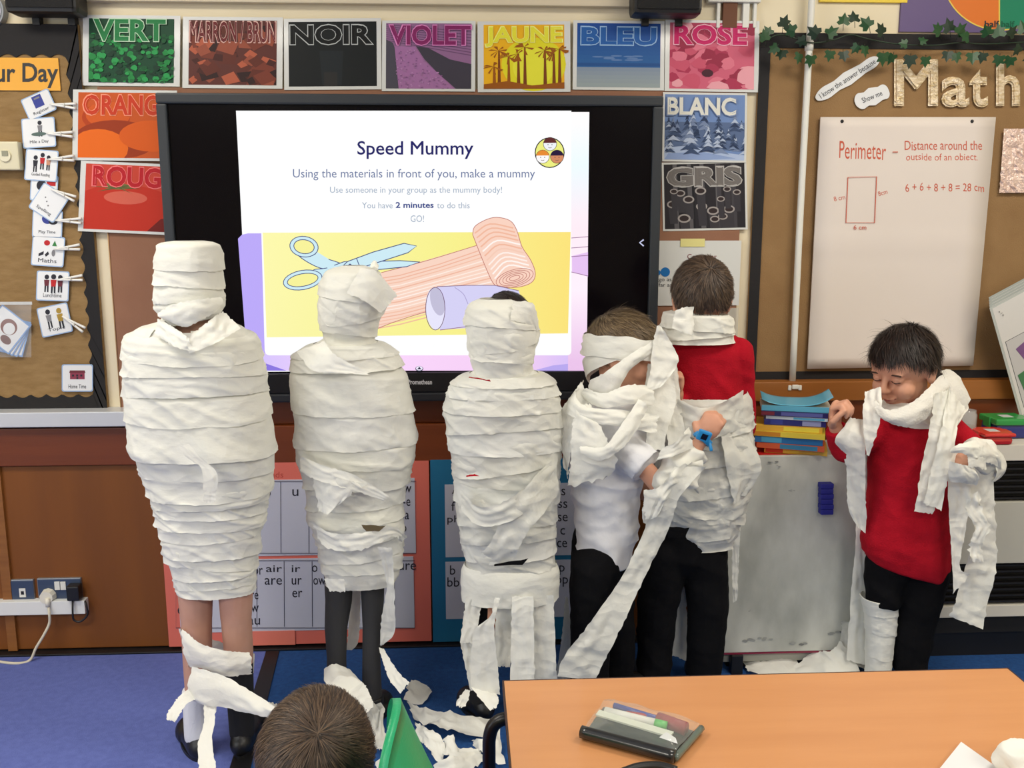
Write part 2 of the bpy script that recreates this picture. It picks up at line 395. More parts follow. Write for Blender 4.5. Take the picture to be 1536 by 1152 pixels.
def pic_read(A): man(A, .3, .4, 1, DK); man(A, .52, .3, 1, RD, DK); man(A, .72, .35, .9, PK, DK)
def pic_red(A): A.ell(.4, .4, .2, .22, DK); A.add([(.6, .1), (.95, .1), (.95, .4), (.6, .4)], RD)
def pic_dots(A):
    for k in range(3): A.ell(.3+.12*k, .4+.1*k, .03, .03, GR, n=8)
def pic_play(A): A.ell(.5, .3, .2, .2, BL); A.ell(.7, .42, .16, .1, DK)
def pic_math(A): A.ell(.45, .2, .1, .1, RD, n=14); A.add([(.62, .3), (.7, .1), (.78, .3)], GN); A.add([(.2, .6), (.36, .5), (.36, .62), (.2, .7)], DK); A.add([(.4, .62), (.5, .5), (.54, .6), (.44, .7)], DK); A.ell(.68, .55, .06, .12, GR)
def pic_lunch(A): man(A, .3, .35, 1.1, BR); man(A, .52, .35, 1.2, RD); man(A, .74, .35, 1.1, BR)
def pic_topic(A): man(A, .32, .35, 1.2, GR); man(A, .7, .4, 1.3, OC, OC)
def pic_home(A):
    A.add([(.25, .2), (.75, .2), (.78, .3), (.22, .3)], BR); A.add([(.25, .3), (.75, .3), (.75, .55), (.25, .55)], Pm((140, 60, 80)))
    for u in (.32, .46, .6): A.add([(u, .36), (u+.07, .36), (u+.07, .44), (u, .44)], DK)
    A.add([(.47, .47), (.53, .47), (.53, .55), (.47, .55)], DK)
cards = [('Register', 58, 157, -24, 42, 32, pic_reg, 'laminated card with a blue book picture, tilted, highest on the board', (97, 158, 4)),
 ('Mile a Day', 58, 199, -4, 47, 42, pic_mile, 'laminated Mile a Day card showing a figure over a green mat', (92, 201, 2)),
 ('Guided Reading', 62, 248, 4, 46, 44, pic_read, 'laminated card with three small readers in red and grey', (94, 238, -3)),
 ('', 66, 282, 3, 38, 36, pic_red, 'laminated card mostly hidden, dark head and red shape showing', None),
 ('Spelling', 73, 304, 33, 42, 42, pic_dots, 'diamond-tilted white Spelling card with three faint dots', (97, 292, 22)),
 ('Play Time', 71, 336, 2, 42, 38, pic_play, 'Play Time card half covered by the tilted Spelling card', (105, 331, 1)),
 ('Maths', 72, 377, 4, 46, 42, pic_math, 'Maths card with a red circle and a green triangle', (103, 372, -5)),
 ('Lunchtime', 79, 429, 2, 46, 42, pic_lunch, 'Lunchtime card with three standing children', (107, 418, -5)),
 ('Topic', 82, 480, -12, 44, 42, pic_topic, 'Topic card with a snowman-like figure and an ochre figure', (112, 486, 32)),
 ('Home Time', 116, 567, 0, 44, 38, pic_home, 'Home Time card with a maroon house, lowest right on the board', None)]
def cardthing(nm, txt, cx, cy, rot, w, h, pic, label, Y, tdict=None):
    t = thing(nm, label, 'card', at(cx, cy, Y)); R = radians(rot); c, q = cos(R), sin(R)
    def fn(u, v, W=w, H=h): X = (u-.5)*W; Z = (v-.5)*H; return (cx+X*c-Z*q, cy+X*q+Z*c)
    def rr(W, H, Yf, m, name, th):
        pts = []
        for (sx, sz, a0) in ((1, -1, -90), (1, 1, 0), (-1, 1, 90), (-1, -1, 180)):
            for k in range(5):
                a = radians(a0+k*22.5); X = sx*(W/2-3)+3*cos(a); Z = sz*(H/2-3)+3*sin(a); pts.append((cx+X*c-Z*q, cy+X*q+Z*c))
        n = len(pts); V = [at(p[0], p[1], Yf) for p in pts]; V += [v+Vector((0, th, 0)) for v in V]
        mesh(name, V, [tuple(range(n))]+[(i, (i+1) % n, (i+1) % n+n, i+n) for i in range(n)], m, t)
    rr(w+3, h+3, Y, mat('blue_card_rim', (150, 178, 215), .3, coat=.4), 'laminate_rim', .0015)
    rr(w, h, Y-.0004, CARD, 'face', .0003)
    A = Art(Y-.0005); A.fn = fn; pic(A); A.build('picture', t)
    if txt:
        p = fn(.5, .83); text('caption', txt, p[0], p[1], w*.6, 6, Y-.0006, DK, t, rot=R)
    place(t); return t
PEG = mat('white_peg_plastic', (232, 232, 228), .3, coat=.3)
for k, (txt, cx, cy, rot, w_, h_, pic, lab, peg) in enumerate(cards):
    Y = -.028-(.004 if k in (2, 4) else 0)
    cardthing('picture_card', txt, cx, cy, rot, w_, h_, pic, lab, Y)
    if peg:
        t = thing('clothes_peg', 'white plastic peg gripping the %s' % ['topmost blue book card', 'Mile a Day card', 'card of three readers', '', 'tilted Spelling card', 'Play Time card', 'Maths card', 'Lunchtime card', 'Topic card'][k], 'peg', at(peg[0], peg[1], Y-.004)); t['group'] = 'white pegs holding timetable cards'
        R = radians(peg[2])
        for sgn, nm in ((1, 'upper_arm'), (-1, 'lower_arm')):
            P = []
            for u, v in ((-22, 0), (-8, 1.2*sgn), (6, 2.5*sgn), (17, 3.6*sgn)):
                P.append(at(peg[0]+u*cos(R)-v*sin(R), peg[1]+u*sin(R)+v*cos(R), Y-.007))
            tube(nm, P, lambda s: .0028+.0022*s, PEG, t, 3, 6)
        cp = at(peg[0], peg[1], Y-.007); tube('spring', [cp+Vector((0, .003, -.008)), cp+Vector((0, -.005, -.004)), cp+Vector((0, -.005, .004)), cp+Vector((0, .003, .008))], .0016, WHITEPL, t, 2, 6)
        place(t)
# thermostat
t = thing('thermostat', 'cream square thermostat with a round dial on the left board', 'thermostat', at(12, 235, -.04))
pbox('housing', -22, 212, 30, 255, -.055, -.02, mat('cream_plastic', (215, 208, 178), .4), t, .005)
c = at(8, 234, -.056); bm = bmesh.new()
bmesh.ops.create_cone(bm, cap_ends=True, segments=32, radius1=.021, radius2=.018, depth=.01, matrix=Matrix.Translation(c) @ Matrix.Rotation(pi/2, 4, 'X'))
me = bpy.data.meshes.new('dial'); bm.to_mesh(me); bm.free(); link('dial', me, mat('cream_plastic2', (222, 216, 188), .35), t)
pbox('window', 2, 226, 12, 234, -.0625, -.0615, Pm((150, 150, 130)), t); place(t)
# bag of cards
t = thing('zip_bag', 'clear zip bag pinned to the board holding spare picture cards', 'bag', at(18, 495, -.03))
for i, (cx, cy, rot, kk) in enumerate([(14, 503, 14, 0), (12, 500, 24, 1), (10, 497, 32, 2), (8, 494, 38, 3)]):
    A = Art(-.028-i*.003); R = radians(rot)
    A.fn = lambda u, v, cx=cx, cy=cy, c=cos(R), q=sin(R): (cx+u*c-v*q, cy+u*q+v*c)
    A.rect(-27, -27, 27, 27, BLUEF); A.rect(-25, -25, 25, 25, CARD)
    if kk == 1: A.rect(-20, -24, 20, -8, Pm((90, 150, 110)))
    if kk == 3:
        A.ell(2, -6, 13, 12, Pm((120, 60, 45))); A.ell(4, -4, 9, 9, CARD); A.ell(10, 12, 9, 6, Pm((105, 55, 45))); A.ell(-14, 4, 6, 4, Pm((220, 150, 50)))
    A.build('spare_card', t)
bm = bmesh.new(); N_ = 10
g = [[None]*(N_+1) for _ in range(N_+1)]
V = []; F = []
for j in range(N_+1):
    for i in range(N_+1):
        p = at(-40+i*8.7, 453+j*8.3, -.044); p.y += .004*noise.noise(Vector((i*.6, j*.6, 1))); V.append(p)
for j in range(N_):
    for i in range(N_): a = j*(N_+1)+i; F.append((a, a+1, a+N_+2, a+N_+1))
CLEAR = mat('clear_plastic', (235, 240, 245), .12, alpha=.16, spec=.8)
mesh('clear_pouch', V, F, CLEAR, t, True)
pbox('zip_strip', -40, 453, 48, 457, -.046, -.044, mat('zip_plastic', (225, 230, 232), .2, alpha=.5), t); place(t)
# speakers and a pale disc up on the wall
def speaker(x0, x1, y1, label, Y=-.12):
    t = thing('wall_speaker', label, 'speaker', at((x0+x1)/2, y1, Y)); a = at(x0, y1, Y); b = at(x1, -60, Y)
    box('cabinet', a.x, b.x, Y, -.02, a.z, b.z, BLACKPL, t, .018)
    box('grille', a.x+.012, b.x-.012, Y-.004, Y, a.z+.014, b.z-.01, mat('speaker_grille', (16, 16, 17), .8, bump=.6, bscale=500), t, .003)
    for k in (.25, .75): box('bracket', a.x+(b.x-a.x)*k-.012, a.x+(b.x-a.x)*k+.012, -.03, 0, a.z-.02, a.z+.05, BLACKPL, t, .002)
    place(t)
speaker(6, 110, 18, 'black wall speaker above the left noticeboard')
speaker(950, 1057, 20, 'black wall speaker above the blue and pink posters')
t = thing('wall_clock', 'edge of a pale round wall clock at the top left corner', 'clock', at(-22, 10, -.03)); c = at(-24, 14, -.03)
for nm, r, d, mm in (('rim', .062, .03, mat('grey_rim', (150, 155, 160), .4)), ('face', .055, .034, mat('pale_face', (215, 222, 225), .3))):
    bm = bmesh.new(); bmesh.ops.create_cone(bm, cap_ends=True, segments=40, radius1=r, radius2=r*.97, depth=d, matrix=Matrix.Translation((c.x, -d/2, c.z)) @ Matrix.Rotation(pi/2, 4, 'X'))
    me = bpy.data.meshes.new(nm); bm.to_mesh(me); bm.free(); link(nm, me, mm, t)
place(t)
# ================================================================== COLOUR POSTERS
LAM = mat('laminated_white', (212, 214, 212), .28, coat=.3)
WH = Pm((225, 228, 228))
def rndpoly(cx, cy, r, n=6, sq=1):
    a0 = random.random()*6; return [(cx+r*cos(a0+2*pi*k/n)*random.uniform(.7, 1.1), cy+r*sq*sin(a0+2*pi*k/n)*random.uniform(.7, 1.1)) for k in range(n)]
def clampf(p): return [(min(max(x, 0), 1), min(max(y, 0), 1)) for x, y in p]
def a_vert(A):
    gs = [Pm((16, 80, 44)), Pm((22, 105, 52)), Pm((30, 130, 64)), Pm((40, 150, 78)), Pm((10, 52, 34))]
    A.rect2(0, 0, 1, 1, Pm((14, 66, 42)))
    for k in range(210):
        A.add(clampf(rndpoly(random.random(), random.uniform(.25, 1), random.uniform(.02, .055), 7)), random.choice(gs))
def a_brun(A):
    gs = [Pm((96, 46, 36)), Pm((120, 58, 44)), Pm((70, 34, 30)), Pm((150, 78, 58)), Pm((48, 28, 28)), Pm((178, 92, 66))]
    A.rect2(0, 0, 1, 1, Pm((92, 48, 42)))
    for k in range(60): A.add(clampf(rndpoly(random.random(), random.uniform(.1, 1), random.uniform(.05, .17), 4)), random.choice(gs))
def a_noir(A):
    A.rect2(0, 0, 1, 1, Pm((22, 26, 28))); A.add([(.35, .45), (.62, .45), (.6, .98), (.38, .98)], Pm((30, 36, 40))); A.rect2(.4, .78, .55, 1, Pm((42, 42, 42)))
def a_viol(A):
    A.rect2(0, 0, 1, 1, Pm((140, 100, 140)))
    for k in range(9): A.add([(0, .02+.03*k), (1, .12+.045*k), (1, .135+.045*k), (0, .03+.03*k)], Pm((104, 72, 108)))
    A.add([(0, .25), (.08, .3), (.16, .6), (.16, 1), (0, 1)], Pm((72, 70, 82))); A.add([(.35, .35), (.5, .38), (.75, .55), (1, .62), (1, 1), (.82, 1), (.6, .75), (.45, .55)], Pm((62, 58, 70)))
    A.add([(.1, .35), (.34, .36), (.45, .58), (.62, .78), (.8, 1), (.15, 1)], Pm((158, 108, 158)))
    for k in range(160): u = random.uniform(.12, .75); v = random.uniform(.4, 1); (u < v*.8+.02) and A.add(rndpoly(u, v, .014, 4), random.choice([Pm((176, 128, 176)), Pm((132, 88, 136)), Pm((150, 110, 150))]))
def a_jaun(A):
    A.rect2(0, 0, 1, 1, Pm((232, 176, 30))); A.ell(.62, .62, .4, .42, Pm((222, 214, 40))); A.ell(.62, .66, .26, .3, Pm((228, 226, 60)))
    B = Pm((120, 62, 20)); B2 = Pm((150, 84, 22))
    for (u, t_) in ((.18, .4), (.3, .5), (.42, .45), (.5, .35), (.75, .4), (.86, .45), (.93, .38), (.12, .65)):
        A.add([(u, t_), (u+.02, t_), (u+.035, 1), (u-.01, 1)], B if t_ < .5 else B2)
        for q in range(9): a = random.uniform(0, 6.3); A.add([(u, t_), (u+.13*cos(a), t_+.1*sin(a)+.03), (u+.1*cos(a+.3), t_+.09*sin(a+.3)+.03)], B2)
    A.add(clampf([(-.1, .93), (.3, .88), (.6, .95), (1, .9), (1, 1), (0, 1)]), B2)
def a_bleu(A):
    n = 16
    for k in range(n):
        t_ = k/n; c = (26+int(30*t_), 72+int(40*t_), 150+int(10*t_)) if t_ < .66 else (130+int(70*(t_-.66)), 145+int(60*(t_-.66)), 165)
        A.rect2(0, t_, 1, t_+1/n, Pm(c))
    A.rect2(0, .62, 1, .67, Pm((36, 80, 140)))
    for k in range(12): A.ell(random.uniform(.25, .9), random.uniform(.5, .6), .07, .012, Pm((96, 128, 178)), n=10)
def a_rose(A):
    gs = [Pm((200, 84, 110)), Pm((220, 118, 140)), Pm((170, 52, 84)), Pm((230, 160, 172)), Pm((150, 40, 70))]
    A.rect2(0, 0, 1, 1, Pm((205, 96, 122)))
    for k in range(60): A.add(clampf(rndpoly(random.random(), random.random(), random.uniform(.06, .15), 8)), random.choice(gs))
    A.ell(.45, .76, .07, .06, Pm((70, 30, 45)), n=10)
def a_oran(A):
    A.rect2(0, 0, 1, 1, Pm((196, 84, 28))); A.ell(.3, .38, .26, .22, Pm((176, 62, 16))); A.ell(.32, .34, .24, .2, Pm((206, 88, 26)))
    A.add(clampf([(.4+.45*cos(a), .72+.3*sin(a)) for a in [k*.26 for k in range(25)]]), Pm((150, 52, 14)))
    A.add(clampf([(.22+.32*cos(a), .86+.3*sin(a)) for a in [k*.26 for k in range(25)]]), Pm((226, 104, 20)))
    A.add(clampf([(.8+.36*cos(a), .66+.24*sin(a)) for a in [k*.26 for k in range(25)]]), Pm((212, 90, 20)))
def a_roug(A):
    A.rect2(0, 0, 1, 1, Pm((196, 66, 48))); A.add(clampf([(.45+.7*cos(a), .8+.5*sin(a)) for a in [k*.2 for k in range(32)]]), Pm((188, 46, 28)))
    A.ell(.45, .5, .24, .1, Pm((206, 96, 78))); A.ell(.35, .33, .16, .05, Pm((120, 110, 60)))
    for a in (-.4, .2, .9, 2.4, 3): A.add([(.35, .33), (.35+.3*cos(a), .33+.14*sin(a)), (.37, .36)], Pm((90, 92, 50)))
    A.add([(.7, 1), (.85, .8), (1, .78), (1, 1)], Pm((110, 26, 20)))
def a_blan(A):
    A.rect2(0, 0, 1, 1, Pm((112, 140, 190))); A.rect2(0, .42, 1, .85, Pm((88, 108, 146)))
    A.add([(0, .82), (.3, .78), (.6, .86), (1, .92), (1, 1), (0, 1)], Pm((172, 190, 222))); A.add([(.05, .9), (.5, .88), (.9, .97), (.5, 1), (0, 1)], Pm((140, 162, 206)))
    for k in range(34):
        u = random.random(); v = random.uniform(.5, .92); h = random.uniform(.15, .42); w_ = h*.26
        for q in range(5):
            y = v-h+h*q/5; ww = w_*(q+1.2)/5
            A.add(clampf([(u, y), (u+ww, y+h*.26), (u, y+h*.2), (u-ww, y+h*.26)]), random.choice([Pm((60, 78, 112)), Pm((178, 192, 216)), Pm((120, 138, 172)), Pm((44, 60, 92))]))
def a_gris(A):
    A.rect2(0, 0, 1, 1, Pm((40, 38, 44)))
    for k in range(9): u = random.random()*.9; A.add([(u, 0), (u+.05, 0), (u+.07, 1), (u+.01, 1)], random.choice([Pm((66, 64, 70)), Pm((30, 30, 36)), Pm((92, 90, 94))]))
    for (u, v, r) in [(.1, .62, .07), (.2, .45, .06), (.3, .55, .07), (.46, .66, .07), (.6, .73, .075), (.8, .71, .07), (.72, .82, .06), (.24, .84, .08), (.45, .42, .07), (.62, .86, .06), (.7, .55, .05), (.9, .45, .05), (.12, .42, .05), (.78, .4, .05)]:
        A.add([(u-r*.8, v), (u+r*.8, v), (u+r*.9, min(1, v+.3)), (u-r*.5, min(1, v+.3))], Pm((58, 56, 62)))
        A.ell(u, v, r, r*.85, Pm((160, 154, 152))); A.ell(u, v, r*.72, r*.55, Pm((50, 40, 42)))
def poster(word, cx, cy, w_, h_, rot, art, fillc, outc, label, tx=(.5, .2, .84, .3), Y=-.016, bold=.03, m=(9, 5)):
    t = thing('colour_poster', label, 'poster', at(cx, cy+h_/2, Y)); R = radians(rot); c, q = cos(R), sin(R)
    t['group'] = 'French colour word posters round the screen'
    pts = [(cx+X*c-Z*q, cy+X*q+Z*c) for X, Z in ((-w_/2, -h_/2), (w_/2, -h_/2), (w_/2, h_/2), (-w_/2, h_/2))]
    V = [at(p[0], p[1], Y) for p in pts]; V += [v+Vector((0, .002, 0)) for v in V]
    mesh('laminated_sheet', V, [(0, 1, 2, 3), (7, 6, 5, 4), (0, 4, 5, 1), (1, 5, 6, 2), (2, 6, 7, 3), (3, 7, 4, 0)], LAM, t)
    W = w_-2*m[0]; H = h_-2*m[1]
    A = Art(Y-.0003, .00002)
    A.fn = lambda u, v: (cx+((u-.5)*W)*c-((v-.5)*H)*q, cy+((u-.5)*W)*q+((v-.5)*H)*c)
    A.rect2 = lambda a, b_, c_, d, mm: A.add([(a, b_), (c_, b_), (c_, d), (a, d)], mm)
    art(A); A.build('picture', t); yy = Y-.0004-A.k*.00002
    u, v, uw, vh = tx; p = A.fn(u, v)
    text('lettering_outline', word, p[0], p[1], uw*W+3, vh*H+3, yy-.0003, Pm(outc), t, rot=R, bold=bold+.022)
    text('lettering', word, p[0], p[1], uw*W, vh*H, yy-.0006, Pm(fillc), t, rot=R, bold=bold)
    place(t)
poster('VERT', 197, 76, 146, 106, .6, a_vert, (28, 120, 64), (190, 220, 190), 'green clover poster lettered VERT, far left of the top row', (.48, .18, .84, .34))
poster('MARRON / BRUN', 349, 79, 150, 107, .5, a_brun, (104, 34, 38), (220, 180, 170), 'brown poster of chocolate chunks lettered MARRON / BRUN', (.5, .18, .97, .32), bold=.02)
poster('NOIR', 499, 81, 146, 107, -.4, a_noir, (16, 18, 20), (185, 190, 190), 'black poster lettered NOIR', (.48, .2, .92, .3), m=(7, 5))
poster('VIOLET', 643, 84, 140, 106, .3, a_viol, (126, 36, 94), (214, 130, 190), 'purple lavender field poster lettered VIOLET', (.52, .18, .95, .3), m=(6, 4))
poster('JAUNE', 786, 85, 139, 106, -.2, a_jaun, (226, 222, 60), (236, 236, 130), 'yellow poster of palm silhouettes lettered JAUNE', (.5, .19, .95, .31))
poster('BLEU', 928, 83, 137, 104, .6, a_bleu, (36, 92, 164), (150, 186, 226), 'blue seaside poster lettered BLEU', (.5, .2, .9, .28), m=(6, 4))
poster('ROSE', 1068, 84, 141, 107, .8, a_rose, (196, 26, 98), (240, 180, 200), 'pink petals poster lettered ROSE, far right of the top row', (.48, .18, .86, .3), m=(7, 4))
poster('ORANGE', 187, 188, 156, 106, .6, a_oran, (196, 56, 26), (238, 150, 120), 'orange fruit poster lettered ORANGE, partly behind the screen', (.52, .19, .93, .31), m=(8, 4), Y=-.027)
poster('ROUGE', 195, 297, 152, 106, 2.5, a_roug, (180, 24, 36), (236, 120, 120), 'red tomato poster lettered ROUGE, partly behind the screen', (.53, .18, .9, .31), m=(8, 4), Y=-.025)
poster('BLANC', 1057, 191, 126, 104, .8, a_blan, (222, 222, 212), (120, 140, 180), 'snowy forest poster lettered BLANC, right of the screen', (.46, .18, .86, .28), m=(3, 3), Y=-.018)
poster('GRIS', 1057, 294, 127, 103, -1.2, a_gris, (112, 108, 106), (178, 176, 174), 'grey pipes poster lettered GRIS, below the snowy poster', (.5, .2, .92, .3), m=(3, 3), Y=-.014, bold=.05)
# computing sheet with yellow note, behind the boy's head
t = thing('wall_sheet', 'white handwritten sheet on the wall behind the dark-haired boy in red', 'poster', at(1045, 460, -.015))
pbox('sheet', 985, 361, 1108, 458, -.016, -.014, LAM, t)
text('heading', 'Computer', 1053, 386, 44, 10, -.0165, Pm((120, 40, 50)), t)
A = Art(-.017); A.ell(998, 408, 7, 7, Pm((30, 110, 180))); A.ell(988, 409, 3, 4, Pm((30, 110, 180))); A.build('blue_spot', t)
text('small_text', 'go as\nfar as', 998, 424, 20, 12, -.0165, DK, t); place(t)
t = pbox('sticky_note', 1021, 358, 1057, 370, -.019, -.0175, mat('yellow_note', (222, 214, 140), .6)); tag(t, 'pale yellow sticky note at the top of the handwritten wall sheet', 'note')
t = pbox('plastic_wallet', 1092, 462, 1104, 560, -.0155, -.0145, mat('wallet_plastic', (215, 212, 200), .15, alpha=.5)); tag(t, 'narrow clear plastic strip hanging on the wall right of the dark-haired boy', 'wallet')
# ================================================================== SCREEN
YS = -.105
tv = thing('interactive_screen', 'large black interactive screen showing the Speed Mummy slide', 'screen', at(620, 602, YS))
a = at(232, 139, YS); b = at(996, 142, YS); zbt = at(600, 602, YS).z; a.z = b.z = at(600, 141, YS).z
box('rear_housing', a.x+.03, b.x-.03, -.07, -.0, zbt+.03, a.z-.03, BLACKPL, tv, .01)
fw = .034
FR = mat('screen_frame', (34, 40, 47), .5)
for nm, bx in (('frame_top', (a.x, b.x, a.z-fw, a.z)), ('frame_left', (a.x, a.x+fw, zbt+.03, a.z-fw)), ('frame_right', (b.x-fw, b.x, zbt+.03, a.z-fw))):
    box(nm, bx[0], bx[1], YS, -.07, bx[2], bx[3], FR, tv, .006)
zs = at(600, 559, YS).z
box('frame_bottom', a.x+fw, b.x-fw, YS, -.07, zbt+.03, zs, mat('screen_frame_low', (16, 16, 20), .3), tv, .004)
box('speaker_bar', a.x, b.x, YS-.006, -.07, zbt, zbt+.03, mat('speaker_bar', (30, 32, 38), .4), tv, .006)
YG = YS+.012
box('glass_panel', a.x+fw, b.x-fw, YG, -.07, zs, a.z-fw, mat('screen_glass', (9, 6, 10), .2, spec=.1), tv)
text('brand_lettering', 'Promethean', 630, 573, 36, 7, YS, Pm((210, 210, 215)), tv, bold=.02, lift=.0012)
A = Art(YG-.0004, .00003)
# slide backgrounds
lx = at(354, 166, YG); rx = at(884, 168, YG); zbs = at(600, 556, YG).z
A.rect(354.0, 166, 884, 168, E((255, 255, 255), 1))
A.V = [Vector((lx.x, YG-.0004, lx.z)), Vector((rx.x, YG-.0004, lx.z)), Vector((rx.x, YG-.0004, zbs)), Vector((lx.x, YG-.0004, zbs))]
def X_(px, py=360): return at(px, py, YG).x
GL = grad_mat('slide_lilac', [(0, (196, 170, 250)), (.5, (214, 205, 252)), (1, (255, 255, 255))], 'X', X_(366), X_(470), emit=1.0)
GP = grad_mat('slide_pink', [(0, (214, 196, 252)), (.35, (250, 214, 252)), (.8, (244, 206, 244)), (1, (206, 190, 250))], 'X', X_(380), X_(880), emit=1.0)
A.add([(357, 358), (363, 352), (372, 350), (400, 350), (408, 556), (372, 556)], E((188, 170, 250)))
A.add([(372, 530), (880, 530), (878, 556), (373, 556)], GP)
A.add([(372, 536), (430, 556), (373, 556)], E((140, 120, 225)))
A.add([(800, 556), (830, 548), (880, 543), (879, 556)], E((186, 170, 240)))
A.add([(852, 168), (884, 168), (880, 556), (852, 556)], grad_mat('slide_right', [(0, (236, 196, 236)), (.3, (255, 240, 252)), (.55, (255, 235, 245)), (.8, (236, 250, 255)), (1, (255, 250, 250))], 'Z', at(600, 545, YG).z, at(600, 168, YG).z, emit=1.0))
A.add([(858, 384), (882, 378), (882, 415), (858, 408)], E((232, 196, 244)))
for yy in (357, 372, 385, 408): A.line([(857, yy), (882, yy-2 if yy < 400 else yy+6)], 1, E((150, 110, 150)))
# white card with rounded lower corners
pts = [(357, 168), (859, 168)]+[(851+6*cos(t_), 527+6*sin(t_)) for t_ in [0, .5, 1.05, 1.57]]+[(404+7*cos(t_), 526+7*sin(t_)) for t_ in [1.57, 2.1, 2.6, 3.14]]+[(392, 350)]
A.add([(354, 166), (857, 166), (857, 350), (386, 350)], E((255, 255, 255)))
A.add([(386, 345), (857, 345)]+pts[2:], E((255, 255, 255)))
A.add([(394, 349), (856, 348), (852, 500), (400, 506)], grad_mat('slide_yellow', [(0, (250, 246, 170)), (.6, (246, 240, 140)), (1, (250, 226, 120))], 'X', X_(394), X_(856), emit=1.0))
NV = E((70, 80, 130)); PKL = E((246, 200, 180)); PKD = E((190, 120, 110)); LB = E((206, 236, 246))
# bandage strip
strip = [(560, 490), (566, 450), (572, 412), (600, 402), (640, 392), (690, 376), (722, 368), (745, 425), (740, 440), (700, 440), (660, 462), (600, 482), (575, 494)]
strip = smooth2(strip, 3, True)
A.add([(520, 500), (508, 440), (572, 409), (640, 390), (722, 366), (752, 428), (690, 450), (645, 468), (597, 480), (565, 493)], E((250, 214, 196)))
for k in range(16):
    y0 = 412+k*5; A.line([(530, y0+12), (600, y0+1-.1*k), (660, y0-16), (724+k*1.5, y0-38+.4*k)], 1.6, E(random.choice([(255, 240, 232), (244, 194, 170), (240, 184, 160), (255, 236, 224)])))
A.line(smooth2([(572, 409), (640, 391), (722, 366)], 4), 1, PKD); A.line(smooth2([(563, 494), (597, 481), (645, 466), (690, 456)], 4), 1, PKD)
# roll
roll = smooth2([(709, 352), (712, 340), (728, 330), (745, 326), (765, 331), (775, 345), (783, 370), (796, 390), (803, 410), (797, 424), (775, 431), (750, 429), (740, 425), (726, 395)], 4, True)
A.add(roll, E((250, 212, 194))); 
for k in range(11):
    f_ = k/10; A.line(smooth2([(712+f_*30, 350+f_*68), (735+f_*28, 336+f_*62), (770+f_*26, 342+f_*62)], 4), 2.2, E(random.choice([(255, 240, 232), (242, 186, 160), (246, 204, 184), (255, 246, 240)])))
A.line(roll, 1, PKD, True)
for k in range(5): A.line([(772+(28-5*k)*cos(t_)*1., 417+(13-2.4*k)*sin(t_)-.45*(28-5*k)*cos(t_)*.5) for t_ in [j*.3 for j in range(22)]], .9, PKD)
# tube
A.add(smooth2([(655, 430), (700, 428), (742, 428), (778, 436)], 4)+[(790, 470), (770, 486), (700, 492), (660, 495)], E((214, 210, 246)))
A.line([(655, 430), (700, 428), (742, 428), (778, 436)], 1, E((130, 100, 130))); A.line([(660, 495), (700, 490), (760, 484)], 1, E((150, 100, 130)))
A.ell(653, 463, 14.5, 32, E((232, 230, 252)), -.06); A.ell(656, 452, 10, 22, E((196, 192, 218)), -.25)
A.line([(653+14.5*cos(t_), 463+32*sin(t_)) for t_ in [j*.26 for j in range(24)]], 1, E((110, 80, 110)), True)
A.line(smooth2([(682, 431), (695, 441), (702, 456)], 4), 1, E((170, 160, 205)))
# scissors
blade1 = [(505, 404), (522, 392), (560, 378), (606, 365), (625, 369), (612, 379), (572, 392), (540, 402)]
blade2 = [(540, 402), (565, 392), (600, 391), (630, 393), (610, 400), (572, 404), (545, 405)]
for bl_ in (blade2, blade1): A.add(bl_, LB); A.line(bl_, 1.3, NV, True)
A.line([(535, 388), (538, 396), (542, 403)], 1.2, NV)
h1 = smooth2([(507, 404), (480, 402), (452, 387), (444, 375), (470, 380), (490, 388), (512, 396)], 4, True); A.add(h1, LB); A.line(h1, 1.2, NV, True)
h2 = smooth2([(502, 410), (490, 422), (482, 414), (470, 405), (490, 402), (520, 392)], 4, True); A.add(h2, LB); A.line(h2, 1.2, NV, True)
def ringp(cx, cy, rx, ry, rot):
    A.ell(cx, cy, rx, ry, NV, rot); A.ell(cx, cy, rx-1.2, ry-1.2, LB, rot); A.ell(cx, cy, rx-6, ry-5, NV, rot); A.ell(cx, cy, rx-7.2, ry-6.2, E((248, 243, 155)), rot)
ringp(456, 370, 22, 16, .15); ringp(454, 420, 30, 15, -.18)
A.add([(476, 378), (492, 388), (505, 402), (498, 406), (478, 394), (470, 386)], LB); A.ell(525, 398, 2.5, 2.5, NV)
# badge of three faces
A.ell(824.5, 229, 22.5, 23, E((30, 30, 40))); A.ell(824.5, 229, 21, 21.5, E((238, 240, 130)))
for (cx, cy, hc, fc) in ((825, 216, (96, 44, 44), (240, 244, 248)), (814, 235, (232, 140, 50), (252, 250, 250)), (835.5, 235, (40, 26, 60), (212, 140, 100))):
    A.ell(cx, cy, 10.3, 10.3, E((70, 60, 60))); A.ell(cx, cy, 9.6, 9.6, E(fc))
    A.add([(cx-9.8, cy-2)]+[(cx+9.8*cos(t_), cy+9.8*sin(t_)) for t_ in [3.3, 3.7, 4.1, 4.5, 4.9, 5.3, 5.7, 6.1]]+[(cx+9.6, cy-2)], E(hc))
    for sx in (-3, 3): A.ell(cx+sx, cy+1, .8, .8, E((60, 60, 80)), n=8)
    A.line([(cx-2.5, cy+5), (cx, cy+6), (cx+2.5, cy+5)], .8, E((120, 90, 90)))
A.ell(629, 553, 6, 4, E((70, 70, 90))); A.ell(629, 552.5, 5, 3.2, E((240, 235, 255))); A.add([(626, 554), (629, 550), (632, 554)], E((40, 40, 60)))
A.line([(965.5, 359.5), (959.5, 364), (965.5, 369)], 2.2, E((200, 205, 235)))
A.build('slide', tv); yt = YG-.0004-A.k*.00003
N1 = E((34, 34, 100)); N2 = E((105, 120, 160)); N3 = E((160, 175, 195))
